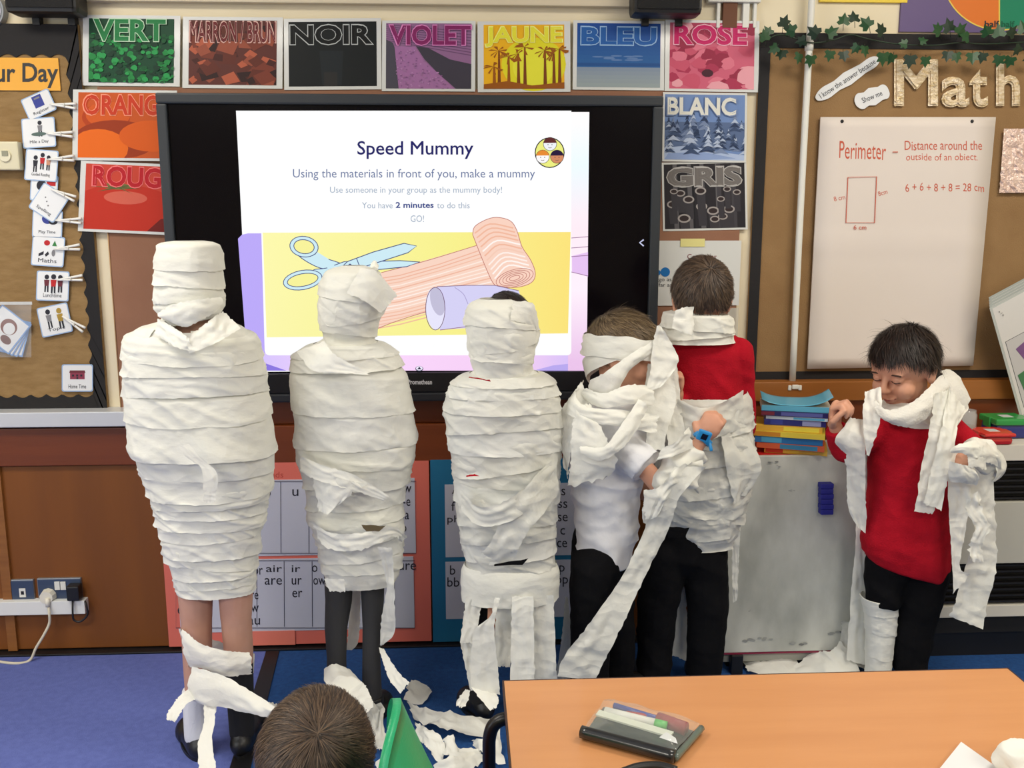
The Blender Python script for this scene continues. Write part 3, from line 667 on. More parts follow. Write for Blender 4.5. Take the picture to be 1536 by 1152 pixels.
text('slide_title', 'Speed Mummy', 623, 225, 174, 27, yt, N1, tv, bold=.01)
text('slide_text', 'Using the materials in front of you, make a mummy', 621, 262, 363, 17, yt, N2, tv)
text('slide_text', 'Use someone in your group as the mummy body!', 624, 286, 258, 12, yt, N3, tv)
text('slide_text', 'You have', 566, 308, 46, 9, yt, N3, tv); text('slide_text', '2 minutes', 622, 307.5, 57, 9, yt, E((60, 76, 140)), tv, bold=.025); text('slide_text', 'to do this', 680, 308, 49, 9, yt, N3, tv)
text('slide_text', 'GO!', 626, 328, 20, 10, yt, N3, tv)
place(tv)
# ================================================================== RIGHT BOARD
b = thing('maths_board', 'tan hessian display board with a black border on the right wall', 'noticeboard', at(1350, 570, -.02))
x0 = at(1143, 50, -.012).x-.006; x1 = 2.35; zt2 = at(1300, 50, -.02).z; zb2 = at(1300, 575, -.02).z
box('backing', x0, x1, -.015, -.001, zb2, zt2, BURLAP2, b)
bw = at(1160, 100, -.02).x-at(1144, 100, -.02).x; bh = zt2-at(1300, 73, -.02).z
for nm, q in (('border_top', (x0, x1, zt2-bh, zt2)), ('border_left', (x0, x0+bw, zb2, zt2-bh)), ('border_bottom', (x0+bw, x1, zb2, zb2+.045))):
    box(nm, q[0], q[1], -.019, -.015, q[2], q[3], BLKP, b, .001)
place(b)
# flip chart sheet
t = thing('flipchart_paper', 'large white sheet with red perimeter writing on the right board', 'paper', at(1335, 553, -.03))
V = []; F = []; nx, ny = 8, 24
for j in range(ny+1):
    for i in range(nx+1):
        u = i/nx; v = j/ny
        px = (1230-20*v)*(1-u)+(1492-34*v)*u; py = (176+377*v)*(1-u)+(176+372*v)*u
        Y = -.024-.002*sin(v*6)-.006*v*v-.004*math.exp(-((v-.5)/.02)**2)
        V.append(at(px, py, Y))
for j in range(ny):
    for i in range(nx): a = j*(nx+1)+i; F.append((a, a+1, a+nx+2, a+nx+1))
sh = mesh('sheet', V, F, mat('cream_chart_paper', (222, 212, 204), .7, c2=(216, 206, 198), nscale=3), t, True)
md = sh.modifiers.new('s', 'SOLIDIFY'); md.thickness = .008; md.offset = -1
for p in ((1263, 182), (1458, 182)):
    c = at(p[0], p[1], -.032); bm = bmesh.new(); bmesh.ops.create_uvsphere(bm, u_segments=12, v_segments=8, radius=.006, matrix=Matrix.Translation(c))
    me = bpy.data.meshes.new('pin'); bm.to_mesh(me); bm.free(); link('pin', me, BLACKPL, t)
INK = Pm((196, 92, 70)); yi = -.0335
text('handwriting', 'Perimeter', 1294, 226, 70, 26, yi, INK, t, jig=3, rot=.03); text('handwriting', 'Distance around the', 1415, 218, 116, 14, yi, INK, t, jig=2)
text('handwriting', 'outside of an object.', 1413, 237, 108, 14, yi, INK, t, jig=2); text('handwriting', '6 + 6 + 8 + 8 = 28 cm', 1417, 281, 118, 12, yi-.001, INK, t, jig=3)
text('handwriting', '6 cm', 1294, 259, 20, 7, yi, INK, t); text('handwriting', '8 cm', 1259, 297, 17, 7, yi-.001, INK, t, rot=-.2); text('handwriting', '8cm', 1324, 289, 14, 7, yi-.001, INK, t, rot=-.3); text('handwriting', '6 cm', 1290, 341, 19, 7, yi-.003, INK, t)
A = Art(yi-.004); A.line([(1272, 266), (1315, 265), (1312, 334), (1269, 334)], 1.4, INK, True); A.line([(1339, 228), (1347, 228)], 1.3, INK); A.build('drawn_rectangle', t); place(t)
# foil letters
FOIL = mat('gold_foil', (214, 188, 140), .28, metal=.75, c2=(250, 236, 214), nscale=45, stretch=(1, 1, 3), bump=1, bscale=130, contrast=.35)
t = thing('foil_lettering', 'gold foil word Maths on the right board under the ivy', 'lettering', at(1450, 160, -.03))
for ch, cx, cy, w_, h_ in (('M', 1374, 124, 66, 70), ('a', 1433, 138, 42, 46), ('t', 1468, 134, 28, 54), ('h', 1512, 126, 36, 66), ('s', 1556, 138, 30, 46)):
    text('letter', ch, cx, cy, w_, h_, -.024, FOIL, t, bold=.03, depth=.18)
place(t)
# speech bubble cut outs
def bubble(cx, cy, L, wd, rot, s, label, tw):
    t = thing('phrase_cutout', label, 'label', at(cx, cy, -.022)); R = radians(rot); pts = []
    for k in range(40):
        a = 2*pi*k/40; X = L/2*(abs(cos(a))**.6)*(1 if cos(a) > 0 else -1); Z = wd/2*(abs(sin(a))**.7)*(1 if sin(a) > 0 else -1)*(1+.14*sin(5*X/L*pi+1)); pts.append((cx+X*cos(R)-Z*sin(R), cy+X*sin(R)+Z*cos(R)))
    V = [at(p[0], p[1], -.022) for p in pts]; V += [v+Vector((0, .0015, 0)) for v in V]; n = 40
    mesh('paper', V, [tuple(range(n)), tuple(range(2*n-1, n-1, -1))]+[(i, (i+1) % n, (i+1) % n+n, i+n) for i in range(n)], CARD, t)
    text('lettering', s, cx, cy, tw, 8, -.0222, DK, t, rot=R); place(t)
bubble(1271, 118, 112, 19, -33, 'I know the answer because', 'long white cutout reading I know the answer because', 98)
bubble(1308, 145, 54, 25, -22, 'Show me', 'short white cutout reading Show me', 32)
# pink-silver crinkled sheet at the right edge
t = thing('foil_sheet', 'crinkled rose-silver foil sheet cut off by the right edge', 'foil', at(1530, 290, -.03)); V = []; F = []
for j in range(21):
    for i in range(14):
        p = at(1506+i*5-j*.35, 193+j*4.8, -.03); p.y += .006*noise.noise(Vector((i*.9, j*.9, 4))); V.append(p)
for j in range(20):
    for i in range(13): a = j*14+i; F.append((a, a+1, a+15, a+14))
mesh('foil', V, F, mat('rose_foil', (220, 190, 178), .35, metal=.5, c2=(250, 226, 214), nscale=50, bump=1, bscale=160), t, False); place(t)
# posters above the right board
t = thing('yellow_poster', 'lower edge of a yellow poster above the ivy', 'poster', at(1300, 4, -.01)); pbox('sheet', 1233, -60, 1361, 4, -.012, 0, mat('yellow_poster', (232, 200, 50), .5), t); place(t)
t = thing('fraction_poster', 'purple poster with an orange and green fraction circle', 'poster', at(1450, 50, -.01)); pbox('sheet', 1360, -110, 1600, 50, -.010, 0, mat('purple_poster', (94, 76, 124), .5), t)
A = Art(-.0105)
A.ell(1500, -38, 87, 84, Pm((226, 200, 90)), n=60); A.ell(1500, -38, 85, 82, Pm((218, 118, 50)), n=60)
A.add([(1499+0, 44)]+[(1500+85*cos(t_), -38+82*sin(t_)) for t_ in [1.57-k*.157 for k in range(21)]], Pm((36, 128, 96))); A.line([(1499, -60), (1499, 44)], 2, Pm((226, 200, 90)))
A.build('fraction_circle', t); text('lettering', 'half', 1488, 36, 22, 10, -.0115, DK, t, bold=.02); text('lettering', 'half', 1512, 36, 20, 9, -.0115, Pm((20, 90, 66)), t, bold=.02); place(t)
# vertical pipe
t = thing('wall_pipe', 'white vertical pipe running down the right board', 'pipe', at(1188, 582, -.05))
X0 = at(1190, 575, -.05).x; zt3 = 2.9; zb3 = at(1188, 578, -.05).z
tube('pipe', [(X0-.002, -.045, zb3), (X0-.006, -.045, zb3+.7), (X0-.004, -.045, zt3)], .0115, WHITEPL, t, 4, 14)
tube('coupling', [(X0-.006, -.045, at(1215, 76, -.045).z), (X0-.006, -.045, at(1215, 62, -.045).z)], .0145, WHITEPL, t, 1, 14)
box('foot_bracket', X0-.028, X0+.025, -.05, -.02, zb3-.012, zb3+.004, WHITEPL, t, .004)
for s_ in (-.02, .017):
    box('bracket_lug', X0+s_-.006, X0+s_+.006, -.075, -.06, zb3-.014, zb3+.004, WHITEPL, t, .003)
box('base_plate', X0-.012, X0+.012, -.076, -.045, zb3-.01, zb3+.006, WHITEPL, t, .004); place(t)
# ivy
def leafmesh():
    pts = [(0, 0), (.35, -.12), (.55, .1), (.36, .3), (.5, .62), (.2, .6), (0, 1), (-.2, .6), (-.5, .62), (-.36, .3), (-.55, .1), (-.35, -.12)]
    V = [(x, 0.12*abs(x)-.05, y) for x, y in pts]+[(0, -.06, .35)]; n = 12
    me = bpy.data.meshes.new('leaf'); me.from_pydata(V, [], [(12, i, (i+1) % n) for i in range(n)]); 
    return me
IV = [mat('ivy_green', (38, 84, 42), .45, c2=(24, 62, 32), nscale=20), mat('ivy_dark', (20, 50, 28), .5, c2=(14, 38, 22), nscale=20)]
LM = []
for m_ in IV: me = leafmesh(); me.materials.append(m_); LM.append(me)
t = thing('ivy_garland', 'artificial ivy garland draped along the top of the right board', 'garland', at(1340, 60, -.04))
stem = [(1145, 62), (1172, 52), (1215, 64), (1250, 60), (1275, 52), (1300, 58), (1345, 66), (1400, 68), (1440, 64), (1480, 66), (1560, 62)]
tube('stem', [at(x, y, -.062) for x, y in stem], .0022, IV[1], t, 5, 6)
lv = [(1148, 60, 15, .3), (1174, 40, 16, -.3), (1192, 47, 16, 1.2), (1166, 70, 14, 2.2), (1174, 76, 15, 2.8), (1199, 81, 15, 2.9), (1217, 84, 16, 3.1), (1226, 52, 17, .9), (1242, 52, 16, -1), (1265, 36, 16, -.2), (1282, 32, 16, .1), (1304, 40, 17, .8), (1246, 77, 14, 3), (1265, 78, 14, 3.3), (1287, 68, 13, 2.6), (1297, 70, 15, 3.2), (1324, 50, 17, .7), (1325, 80, 17, 3.2), (1340, 82, 15, 2.8), (1366, 84, 17, 3.1), (1389, 86, 14, 3.2), (1410, 48, 17, 1), (1425, 46, 18, .4), (1436, 50, 17, -.7), (1452, 56, 16, 1.4), (1422, 78, 14, 3), (1434, 80, 14, 3.3), (1459, 80, 16, 3.1), (1475, 80, 14, 3), (1482, 52, 16, .6), (1499, 54, 17, .1), (1514, 54, 16, -.5), (1500, 84, 15, 3.1), (1517, 86, 15, 3), (1530, 70, 15, 2.5), (1536, 48, 17, .3), (1155, 52, 14, .6), (1208, 60, 14, 1.8), (1360, 66, 12, 1.5), (1380, 62, 12, -1.4), (1546, 82, 15, 3)]
for i, (x, y, s_, r_) in enumerate(lv):
    o = bpy.data.objects.new('leaf', LM[i % 3 == 1]); COL.objects.link(o); o.parent = t
    p = at(x, y, -.07-random.uniform(0, .02)); k = s_*.0022*1.15
    o.matrix_world = Matrix.Translation(p) @ Matrix.Rotation(-r_, 4, 'Y') @ Matrix.Rotation(random.uniform(-.5, .3), 4, 'X') @ Matrix.Rotation(random.uniform(-.5, .5), 4, 'Z') @ Matrix.Scale(k, 4)
    o.location = p
    tube('stalk', [at(x, y, -.068), at(x+2*sin(r_), y+4+6*(y < 62)-8*(y > 62), -.063)], .001, IV[1], t, 1, 4)
place(t)
# ================================================================== PHONICS POSTERS
def letters(t, Y, items, h=10, m=DK):
    for (s_, x, y, w_) in items: text('letters', s_, x, y, w_, h if not any(c in s_ for c in 'pbfhkd') else h*1.4, Y, m, t)
SHEETW = mat('lilac_white_sheet', (196, 198, 212), .6)
YP = -.066
t = thing('phonics_poster', 'salmon phonics poster of letter tables behind the two left mummies', 'poster', at(440, 970, -.07))
a = at(233, 700, YP); b = at(643, 690, YP); pb = at(440, 966, YP)
box('backing', a.x+.005, b.x, YP, -.05, pb.z, at(640, 691, YP).z, mat('salmon_card', (222, 112, 96), .6), t)
for nm, q in (('upper_sheet', (262, 722, 624, 830)), ('lower_sheet', (264, 841, 622, 942))): pbox(nm, *q, YP-.002, YP, SHEETW, t)
A = Art(YP-.0022); ln = Pm((70, 70, 90))
for x in (340, 380, 421, 463, 505, 546, 586): A.line([(x, 723), (x+.5, 829)], .9, ln); A.line([(x+5, 842), (x+5.5, 940)], .9, ln)
for q in ((262, 722, 624, 830), (264, 841, 622, 942)): A.line([(q[0], q[1]), (q[2], q[1]), (q[2], q[3]), (q[0], q[3])], 1, ln, True)
A.build('grid_lines', t)
letters(t, YP-.0025, [('o', 402, 740, 8), ('u', 443, 739, 9), ('w', 611, 734, 12), ('o-e', 606, 754, 19), ('oa', 606, 774, 15), ('o', 606, 793, 7), ('or', 387, 857, 14), ('ore', 378, 894, 19), ('aw', 379, 913, 18), ('au', 381, 932, 18), ('air', 411, 853, 24), ('are', 410, 872, 26), ('ir', 444, 853, 13), ('ur', 445, 872, 15), ('er', 446, 891, 15), ('o', 472, 853, 8), ('ow', 479, 872, 18), ('ure', 611, 850, 26), ('u', 268, 877, 8), ('u', 271, 897, 8), ('e', 270, 916, 7)])
text('heading', 'sounds', 405, 712, 40, 9, YP, Pm((190, 80, 70)), t); 
pbox('lower_tab', 344, 948, 443, 967, YP-.004, YP, mat('salmon_card2', (232, 126, 106), .6), t); place(t)
t = thing('phonics_poster', 'blue phonics poster of letter tables behind the third mummy', 'poster', at(740, 962, -.07))
a = at(644, 690, YP); b = at(880, 690, YP)
box('backing', a.x+.003, b.x+.1, YP, -.05, at(740, 961, YP).z, at(640, 690, YP).z, mat('teal_card', (22, 108, 150), .6), t)
pbox('upper_sheet', 667, 727, 890, 832, YP-.002, YP, SHEETW, t); pbox('lower_sheet', 668, 843, 890, 924, YP-.002, YP, SHEETW, t)
A = Art(YP-.0022)
for x in (697, 740, 785, 828): A.line([(x, 728), (x-.5, 830)], .9, ln); A.line([(x, 844), (x-.5, 923)], .9, ln)
A.build('grid_lines', t)
letters(t, YP-.0025, [('f', 681, 741, 6), ('f', 680, 759, 6), ('ph', 680, 780, 18), ('b', 679, 855, 8), ('bb', 680, 873, 18), ('s', 845, 738, 6), ('ss', 844, 757, 14), ('se', 844, 777, 15), ('c', 844, 797, 7), ('ce', 843, 816, 15), ('p', 843, 855, 8), ('pp', 843, 873, 18)]); place(t)
# ================================================================== SOCKETS
NAVY = mat('navy_socket', (58, 72, 98), .35)
def plate(x0, y0, x1, y1, label, kids):
    t = thing('wall_socket', label, 'socket', at((x0+x1)/2, y1, -.06)); pbox('face_plate', x0, y0, x1, y1, -.06, -.048, mat('socket_rim', (150, 155, 160), .3, metal=.6), t, .002)
    pbox('insert', x0+1, y0+2, x1-1, y1-1, -.062, -.058, NAVY, t, .001)
    for nm, q, m_, d in kids: pbox(nm, *q, -.062-d, -.06, m_, t, .0008)
    place(t)
plate(14, 870, 53, 906, 'single navy data socket left of the double socket', [('outlet', (28, 883, 39, 896), WHITEPL, .002), ('hole', (31, 887, 36, 892), BLACKPL, .003)])
plate(55, 868, 124, 905, 'double navy power socket with white and black plugs', [('switch', (81, 873, 90, 885), WHITEPL, .004), ('switch', (90, 873, 99, 885), WHITEPL, .003)])
box_ = pbox('cable_trunking', -70, 905, 128, 921, -.085, -.05, mat('white_trunking', (228, 230, 228), .4), None, .002); tag(box_, 'white cable trunking under the wall sockets', 'trunking')
WPLUG = mat('white_plug', (226, 222, 208), .35)
t = thing('power_plug', 'white plug with a cream cable in the wall socket', 'plug', at(71, 895, -.07)); c = at(71, 895, -.075); bm = bmesh.new()
bmesh.ops.create_cone(bm, cap_ends=True, segments=10, radius1=.027, radius2=.023, depth=.024, matrix=Matrix.Translation(c) @ Matrix.Rotation(pi/2, 4, 'X'))
me = bpy.data.meshes.new('body'); bm.to_mesh(me); bm.free(); link('body', me, WPLUG, t)
cab = [at(72, 905, -.085), at(74, 920, -.1), at(74, 935, -.1), at(66, 952, -.11), at(54, 972, -.12)]; gl = [fl(44, 991, .006), fl(20, 995, .006), fl(-20, 990, .006), fl(-80, 986, .006)]
tube('cable', cab+gl, .0048, mat('cream_cable', (212, 206, 186), .5), t, 6, 8)
bmm = tube('cable_grip', [at(71, 898, -.09), at(72, 910, -.092)], .008, WPLUG, t, 1, 8); place(t)
t = thing('power_plug', 'black adaptor plug with a short looped lead in the wall socket', 'plug', at(109, 890, -.07)); pbox('body', 98, 880, 119, 902, -.1, -.062, BLACKPL, t, .006)
tube('cable', [at(109, 901, -.09), at(109, 918, -.1), at(111, 930, -.1), at(121, 932, -.098), at(131, 922, -.095), at(129, 906, -.09), at(126, 900, -.07)], .0035, BLACKPL, t, 6, 8); place(t)
# ================================================================== RIGHT FURNITURE
YC = -.33
t = thing('storage_cabinet', 'low cabinet under the pile of books', 'cabinet', at(1195, 975, YC))
ca = at(1098, 684, YC+.02); cb = at(1290, 684, YC+.02); ztop = ca.z-.003
GREYC = mat('grey_cabinet', (176, 176, 166), .6, c2=(160, 160, 150), nscale=5)
box('carcass', ca.x, cb.x, YC+.022, -.09, .03, ztop-.014, GREYC, t, .003); box('top', ca.x-.004, cb.x+.004, YC+.0215, -.088, ztop-.013, ztop, mat('pale_top', (190, 188, 176), .5), t, .003)
box('plinth', ca.x+.02, cb.x-.02, YC+.05, -.1, 0, .03, BLACKPL, t); place(t)
t = thing('whiteboard', 'smudged grey whiteboard leaning on the low cabinet', 'whiteboard', at(1195, 975, YC))
DIRTY = mat('smudged_white_board', (216, 217, 208), .45, c2=(148, 150, 142), nscale=4, contrast=.45, stretch=(1.6, 1, .8), bump=.05)
wa = at(1097, 685, YC); wb = at(1294, 977, YC)
box('panel', wa.x, wb.x, YC, YC+.018, wb.z+.006, wa.z, DIRTY, t, .002)
box('edge_trim', wa.x, wb.x, YC-.001, YC+.018, wb.z, wb.z+.005, mat('maroon_trim', (130, 30, 60), .5), t)
A = Art(YC-.0002)
SM = Pm((120, 122, 120)); random.seed(3)
for (x, y, r) in ((1190, 735, 6), (1125, 916, 3), (1130, 960, 14), (1150, 958, 12), (1195, 965, 14), (1250, 950, 14), (1160, 692, 9), (1170, 700, 5)):
    for k in range(4): A.add(rndpoly(x+random.uniform(-r, r), y+random.uniform(-2, 2), r*.35, 8, .4), random.choice([SM, Pm((150, 152, 150)), Pm((160, 162, 158))]))
A.build('smudges', t)['kind'] = 'stuff'
foot = wb.z
for s_ in (.1, .9):
    xx = wa.x+(wb.x-wa.x)*s_; box('foot', xx-.02, xx+.02, YC-.01, YC+.02, 0, foot, BLACKPL, t, .003)
place(t)
t = thing('magnetic_eraser', 'dark blue ridged eraser stuck on the smudged whiteboard', 'eraser', at(1241, 750, YC-.01)); NB = mat('royal_blue_foam', (36, 38, 140), .6)
for k in range(6): pbox('segment', 1231.5+(k % 2)*.5, 726+k*7.8, 1251-(k % 2)*.7, 726+k*7.8+7.4, YC-.03, YC-.001, NB, t, .0035)
box('core', at(1234, 730, YC-.02).x, at(1249, 730, YC-.02).x, YC-.024, YC, at(1240, 771, YC-.02).z, at(1240, 728, YC-.02).z, NB, t); place(t)
# books
t0z = ztop
def book(x, y, z, L, D, H, ang, cc, pg, label, spine=None, lift=0, stripe=None):
    t = thing('paperback_book', label, 'book', (x, y, z)); t['group'] = 'pile of paperbacks on the low cabinet'
    M = Matrix.Translation((x, y, z)) @ Matrix.Rotation(radians(ang), 4, 'Z')
    cm = mat('book_%d_%d_%d' % cc, cc, .35, coat=.3); ct = .0012
    box('pages', 0.001, L-.003, ct, D-.004, ct, H-ct, mat('page_block', (214, 202, 180), .8, bump=.3, bscale=300, bstretch=(1, 1, 8)), t, 0, M)
    box('back_cover', 0, L, 0, D, 0, ct, cm, t, 0, M); box('spine', 0, L, -.0012, ct, 0, H, cm, t, .0005, M)
    if lift:
        V = []; F = []; n = 10
        for i in range(n+1):
            for j in range(n+1):
                u = i/n; v = j/n; V.append(M @ Vector((u*L, v*D, H+.0005+lift*max(0, (abs(u-.45)*1.8)**3)*1.0+.004*v)))
        for i in range(n):
            for j in range(n): a = i*(n+1)+j; F.append((a, a+1, a+n+2, a+n+1))
        o = mesh('front_cover', V, F, cm, t, True); o.modifiers.new('s', 'SOLIDIFY').thickness = .001
        V2 = [v+Vector((0, 0, .0015)) for v in (M @ Vector((L*.3, D*.15, H)), M @ Vector((L*.6, D*.15, H)), M @ Vector((L*.62, D*.45, H)), M @ Vector((L*.32, D*.45, H)))]
        mesh('cover_patch', V2, [(0, 1, 2, 3)], Pm((40, 130, 160)), t)
    else: box('front_cover', 0, L, 0, D, H-ct, H, cm, t, 0, M)
    if stripe:
        for (u0, u1, c_) in stripe: box('spine_patch', L*u0, L*u1, -.0018, -.001, .002, H-.002, Pm(c_), t, 0, M)
    place(t); return t
bx = [(.017, (222, 176, 60), 1148, 'bottom yellow-edged paperback of the pile', [(0.02, .3, (200, 70, 50)), (.3, .55, (226, 196, 80))], .20, 0),
      (.019, (205, 92, 48), 1136, 'orange-red paperback second from the bottom of the pile', [(.35, .9, (60, 130, 170))], .215, -3),
      (.021, (40, 110, 170), 1133, 'bright blue paperback low in the pile', [(.1, .4, (80, 160, 200))], .215, -1),
      (.018, (232, 208, 66), 1131, 'yellow paperback with an orange spine end in the middle of the pile', [(0, .38, (206, 140, 50))], .225, -2),
      (.018, (226, 176, 52), 1134, 'golden paperback above the yellow one in the pile', [(.42, .95, (236, 220, 80))], .21, 1),
      (.02, (40, 44, 120), 1146, 'navy paperback above the golden one in the pile', [(.62, .92, (150, 160, 210)), (.1, .3, (60, 70, 150))], .195, 2),
      (.011, (205, 222, 235), 1148, 'thin pale blue paperback above the navy one', [(.45, .95, (90, 170, 210))], .195, 0),
      (.016, (34, 36, 96), 1141, 'dark navy paperback with a maroon spine end, second from the top', [(0, .2, (120, 50, 66)), (.3, .92, (90, 96, 160))], .21, 1),
      (.018, (92, 176, 206), 1141, 'light blue paperback with curled cover on top of the pile', None, .225, 4)]
zc = t0z+.004
for i, (H, cc, px, lab, st_, L, da) in enumerate(bx):
    yb = -.27; p = at(px, 640, yb)
    book(p.x, yb, zc, L, .135, H, -19+da, cc, None, lab, None, .035 if i == 8 else 0, st_); zc += H+.0004
fd = box('red_folder', at(1116, 676, -.3).x, at(1165, 676, -.3).x+.08, -.315, -.11, t0z, t0z+.0035, mat('red_folder', (190, 30, 30), .4)); tag(fd, 'flat red folder under the pile of books', 'folder')
# heater unit
YH = -.30
t = thing('heater_unit', 'long pale heater cabinet with black grilles at the right', 'heater', at(1440, 960, YH)); PALE = mat('pale_heater_enamel', (216, 212, 200), .45)
hx0 = at(1300, 700, YH).x; hx1 = 2.9
def hz(y): return at(1460, y, YH).z
def hb(nm, y0, y1, m_, d=0, x0=None): return box(nm, x0 or hx0, hx1, YH+d, -.09, hz(y1), hz(y0), m_, t, .002)
box('body', hx0+.01, hx1-.01, YH+.03, -.1, .1, hz(672)-.001, mat('dark_inside', (20, 19, 20), .7), t)
hb('top_panel', 668, 692, PALE); GRL = mat('black_grille', (20, 18, 20), .5)
hb('middle_panel', 754, 846, mat('grey_heater_panel', (188, 186, 175), .5)); hb('lower_rail', 909, 926, PALE); 
for (g0, g1) in ((692, 754), (846, 909)):
    n = 7
    for k in range(n):
        y_ = g0+(g1-g0)*(k+.5)/n; z_ = hz(y_); box('slat', hx0+.012, hx1-.012, YH+.008, YH+.026, z_-.003, z_+.003, GRL, t)
box('end_panel', hx0, hx0+.014, YH, -.095, .09, hz(668), PALE, t, .002)
box('plinth', hx0+.02, hx1-.01, YH+.06, -.1, 0, .1, BLACKPL, t)
place(t); ht = hz(668)
# tubs
YT = -.17
def tub(cx, cy, w_, h_, Y, m_, lidm, label, z0, lid_over=.004):
    c = at(cx, cy, Y); W = w_*.00215; H = h_; t = thing('food_tub', label, 'tub', (c.x, Y, z0))
    box('container', c.x-W/2+.006, c.x+W/2-.006, Y-.05, Y+.05, z0, z0+H*.7, m_, t, .012)
    box('lid', c.x-W/2, c.x+W/2, Y-.056, Y+.056, z0+H*.68, z0+H, lidm, t, .006)
    for s_ in (-1, 1): box('clip', c.x+s_*W/2-.004, c.x+s_*W/2+.004, Y-.02, Y+.02, z0+H*.5, z0+H, lidm, t, .002)
    box('label_sticker', c.x-.02, c.x+.018, Y-.02, Y+.02, z0+H, z0+H+.0006, CARD, t)
    place(t)
GT = mat('green_tub_lid', (40, 150, 70), .35, coat=.3); BT = mat('blue_tub', (34, 44, 120), .35, coat=.3); RT = mat('red_tub', (200, 40, 40), .35, coat=.3)
tub(1507, 640, 60, .07, -.17, BT, GT, 'blue tub with a green clip lid on the heater', ht+.0005)
tub(1487, 655, 50, .04, -.255, RT, mat('red_tub_lid', (212, 52, 46), .35, coat=.3), 'flat red food tub in front of the green-lidded tub', ht+.0005)
c = at(1451, 640, -.2); t = thing('glass_jar', 'small clear glass jar behind the right-hand boy', 'jar', (c.x, -.2, ht))
GLASS = mat('jar_glass', (225, 235, 235), .05, alpha=.25, spec=.9)
lathe('glass', [(.001, .002), (.026, .002), (.028, .01), (.028, .085), (.024, .092), (.025, .1), (.022, .1), (.022, .09), (.025, .083), (.025, .012), (.001, .006)], (c.x, -.2, ht), GLASS, t)
lathe('contents', [(.001, .008), (.024, .008), (.024, .045), (.001, .045)], (c.x, -.2, ht), mat('jar_contents', (110, 90, 70), .8), t); place(t)
# laminated sheets leaning at the right edge
for i in range(5):
    lab = ['front laminated worksheet with a purple and green picture, leaning at the right edge', 'laminated worksheet second from the front in the leaning stack', 'laminated worksheet in the middle of the leaning stack', 'laminated worksheet second from the back of the leaning stack', 'rearmost laminated worksheet leaning on the right board'][i]
    t = thing('laminated_worksheet', lab, 'worksheet', at(1530, 620, -.1)); t['group'] = 'leaning stack of laminated worksheets'
    A = Art(-.13+i*.018, .0006); R = radians(-14); ox = 1484-i*1.5+i*1.2; oy = 462-i*4
    A.fn = lambda u, v, ox=ox, oy=oy: (ox+u*.88+v*.27, oy-u*.47+v*.96)
    A.rect(0, 0, 120, 172, mat('clear_sleeve_edge', (176, 182, 178), .2, coat=.5)); A.rect(4, 3, 118, 169, mat('worksheet_paper', (208, 206, 202), .35, coat=.4))
    if i == 0:
        A.line([(4, 40), (60, 40)], 1, DK); A.rect(10, 58, 110, 160, Pm((190, 188, 186))); A.line([(10, 58), (110, 58), (110, 160), (10, 160)], 1, DK, True)
        A.add([(22, 75), (42, 70), (60, 84), (60, 110), (34, 104)], Pm((120, 84, 130))); A.add([(14, 112), (60, 106), (80, 156), (20, 156)], Pm((70, 120, 80))); A.rect(60, 70, 105, 120, Pm((170, 140, 100)))
    A.build('sheet', t).modifiers.new('s', 'SOLIDIFY').thickness = .0012
    if i == 0: text('lettering', '+ / x', 1502, 470, 10, 4, -.134, DK, t, rot=.6)
    place(t)
# ================================================================== FIGURES
def rc(bm, p0, r0, p1, r1, n=14, flat0=False, flat1=False, sq=None):
    """tapered round limb between two joints; sq=(axis vector, factor) squashes its section"""
    p0 = Vector(p0); p1 = Vector(p1); t = (p1-p0)
    if t.length < 1e-6: t = Vector((0, 0, 1e-4))
    L = t.length; t.normalize(); a = t.orthogonal().normalized(); b = t.cross(a); rings = []
    K = 5
    if flat0: rings.append((p0, r0))
    else:
        for k in range(K): an = pi/2*(1-k/K); rings.append((p0-t*r0*sin(an), r0*cos(an)))
        rings.append((p0, r0))
    if flat1: rings.append((p1, r1))
    else:
        rings.append((p1, r1))
        for k in range(1, K+1): an = pi/2*k/K; rings.append((p1+t*r1*sin(an), max(r1*cos(an), 1e-5)))
    vs = []
    for c, r in rings:
        row = []
        for k in range(n):
            d = a*cos(2*pi*k/n)*r+b*sin(2*pi*k/n)*r
            if sq: ax = Vector(sq[0]).normalized(); d -= ax*d.dot(ax)*(1-sq[1])
            row.append(bm.verts.new(c+d))
        vs.append(row)
    for i in range(len(vs)-1):
        for k in range(n): bm.faces.new((vs[i][k], vs[i][(k+1) % n], vs[i+1][(k+1) % n], vs[i+1][k]))
    bm.faces.new(vs[0][::-1]); bm.faces.new(vs[-1])
def ell(bm, c, ax, n=14, m=9):
    """ellipsoid with three axis vectors"""
    c = Vector(c); A, B, C = [Vector(x) for x in ax]
    r = bmesh.ops.create_uvsphere(bm, u_segments=n, v_segments=m, radius=1)
    for v in r['verts']: q = v.co.copy(); v.co = c+A*q.x+B*q.y+C*q.z
def loftbm(bm, rings, n=28):
    vs = []
    for (c, hw, hd) in rings:
        vs.append([bm.verts.new((c[0]+hw*sin(2*pi*k/n), c[1]-hd*cos(2*pi*k/n), c[2])) for k in range(n)])
    for i in range(len(vs)-1):
        for k in range(n): bm.faces.new((vs[i][k], vs[i][(k+1) % n], vs[i+1][(k+1) % n], vs[i+1][k]))
    bm.faces.new(vs[0][::-1]); bm.faces.new(vs[-1])
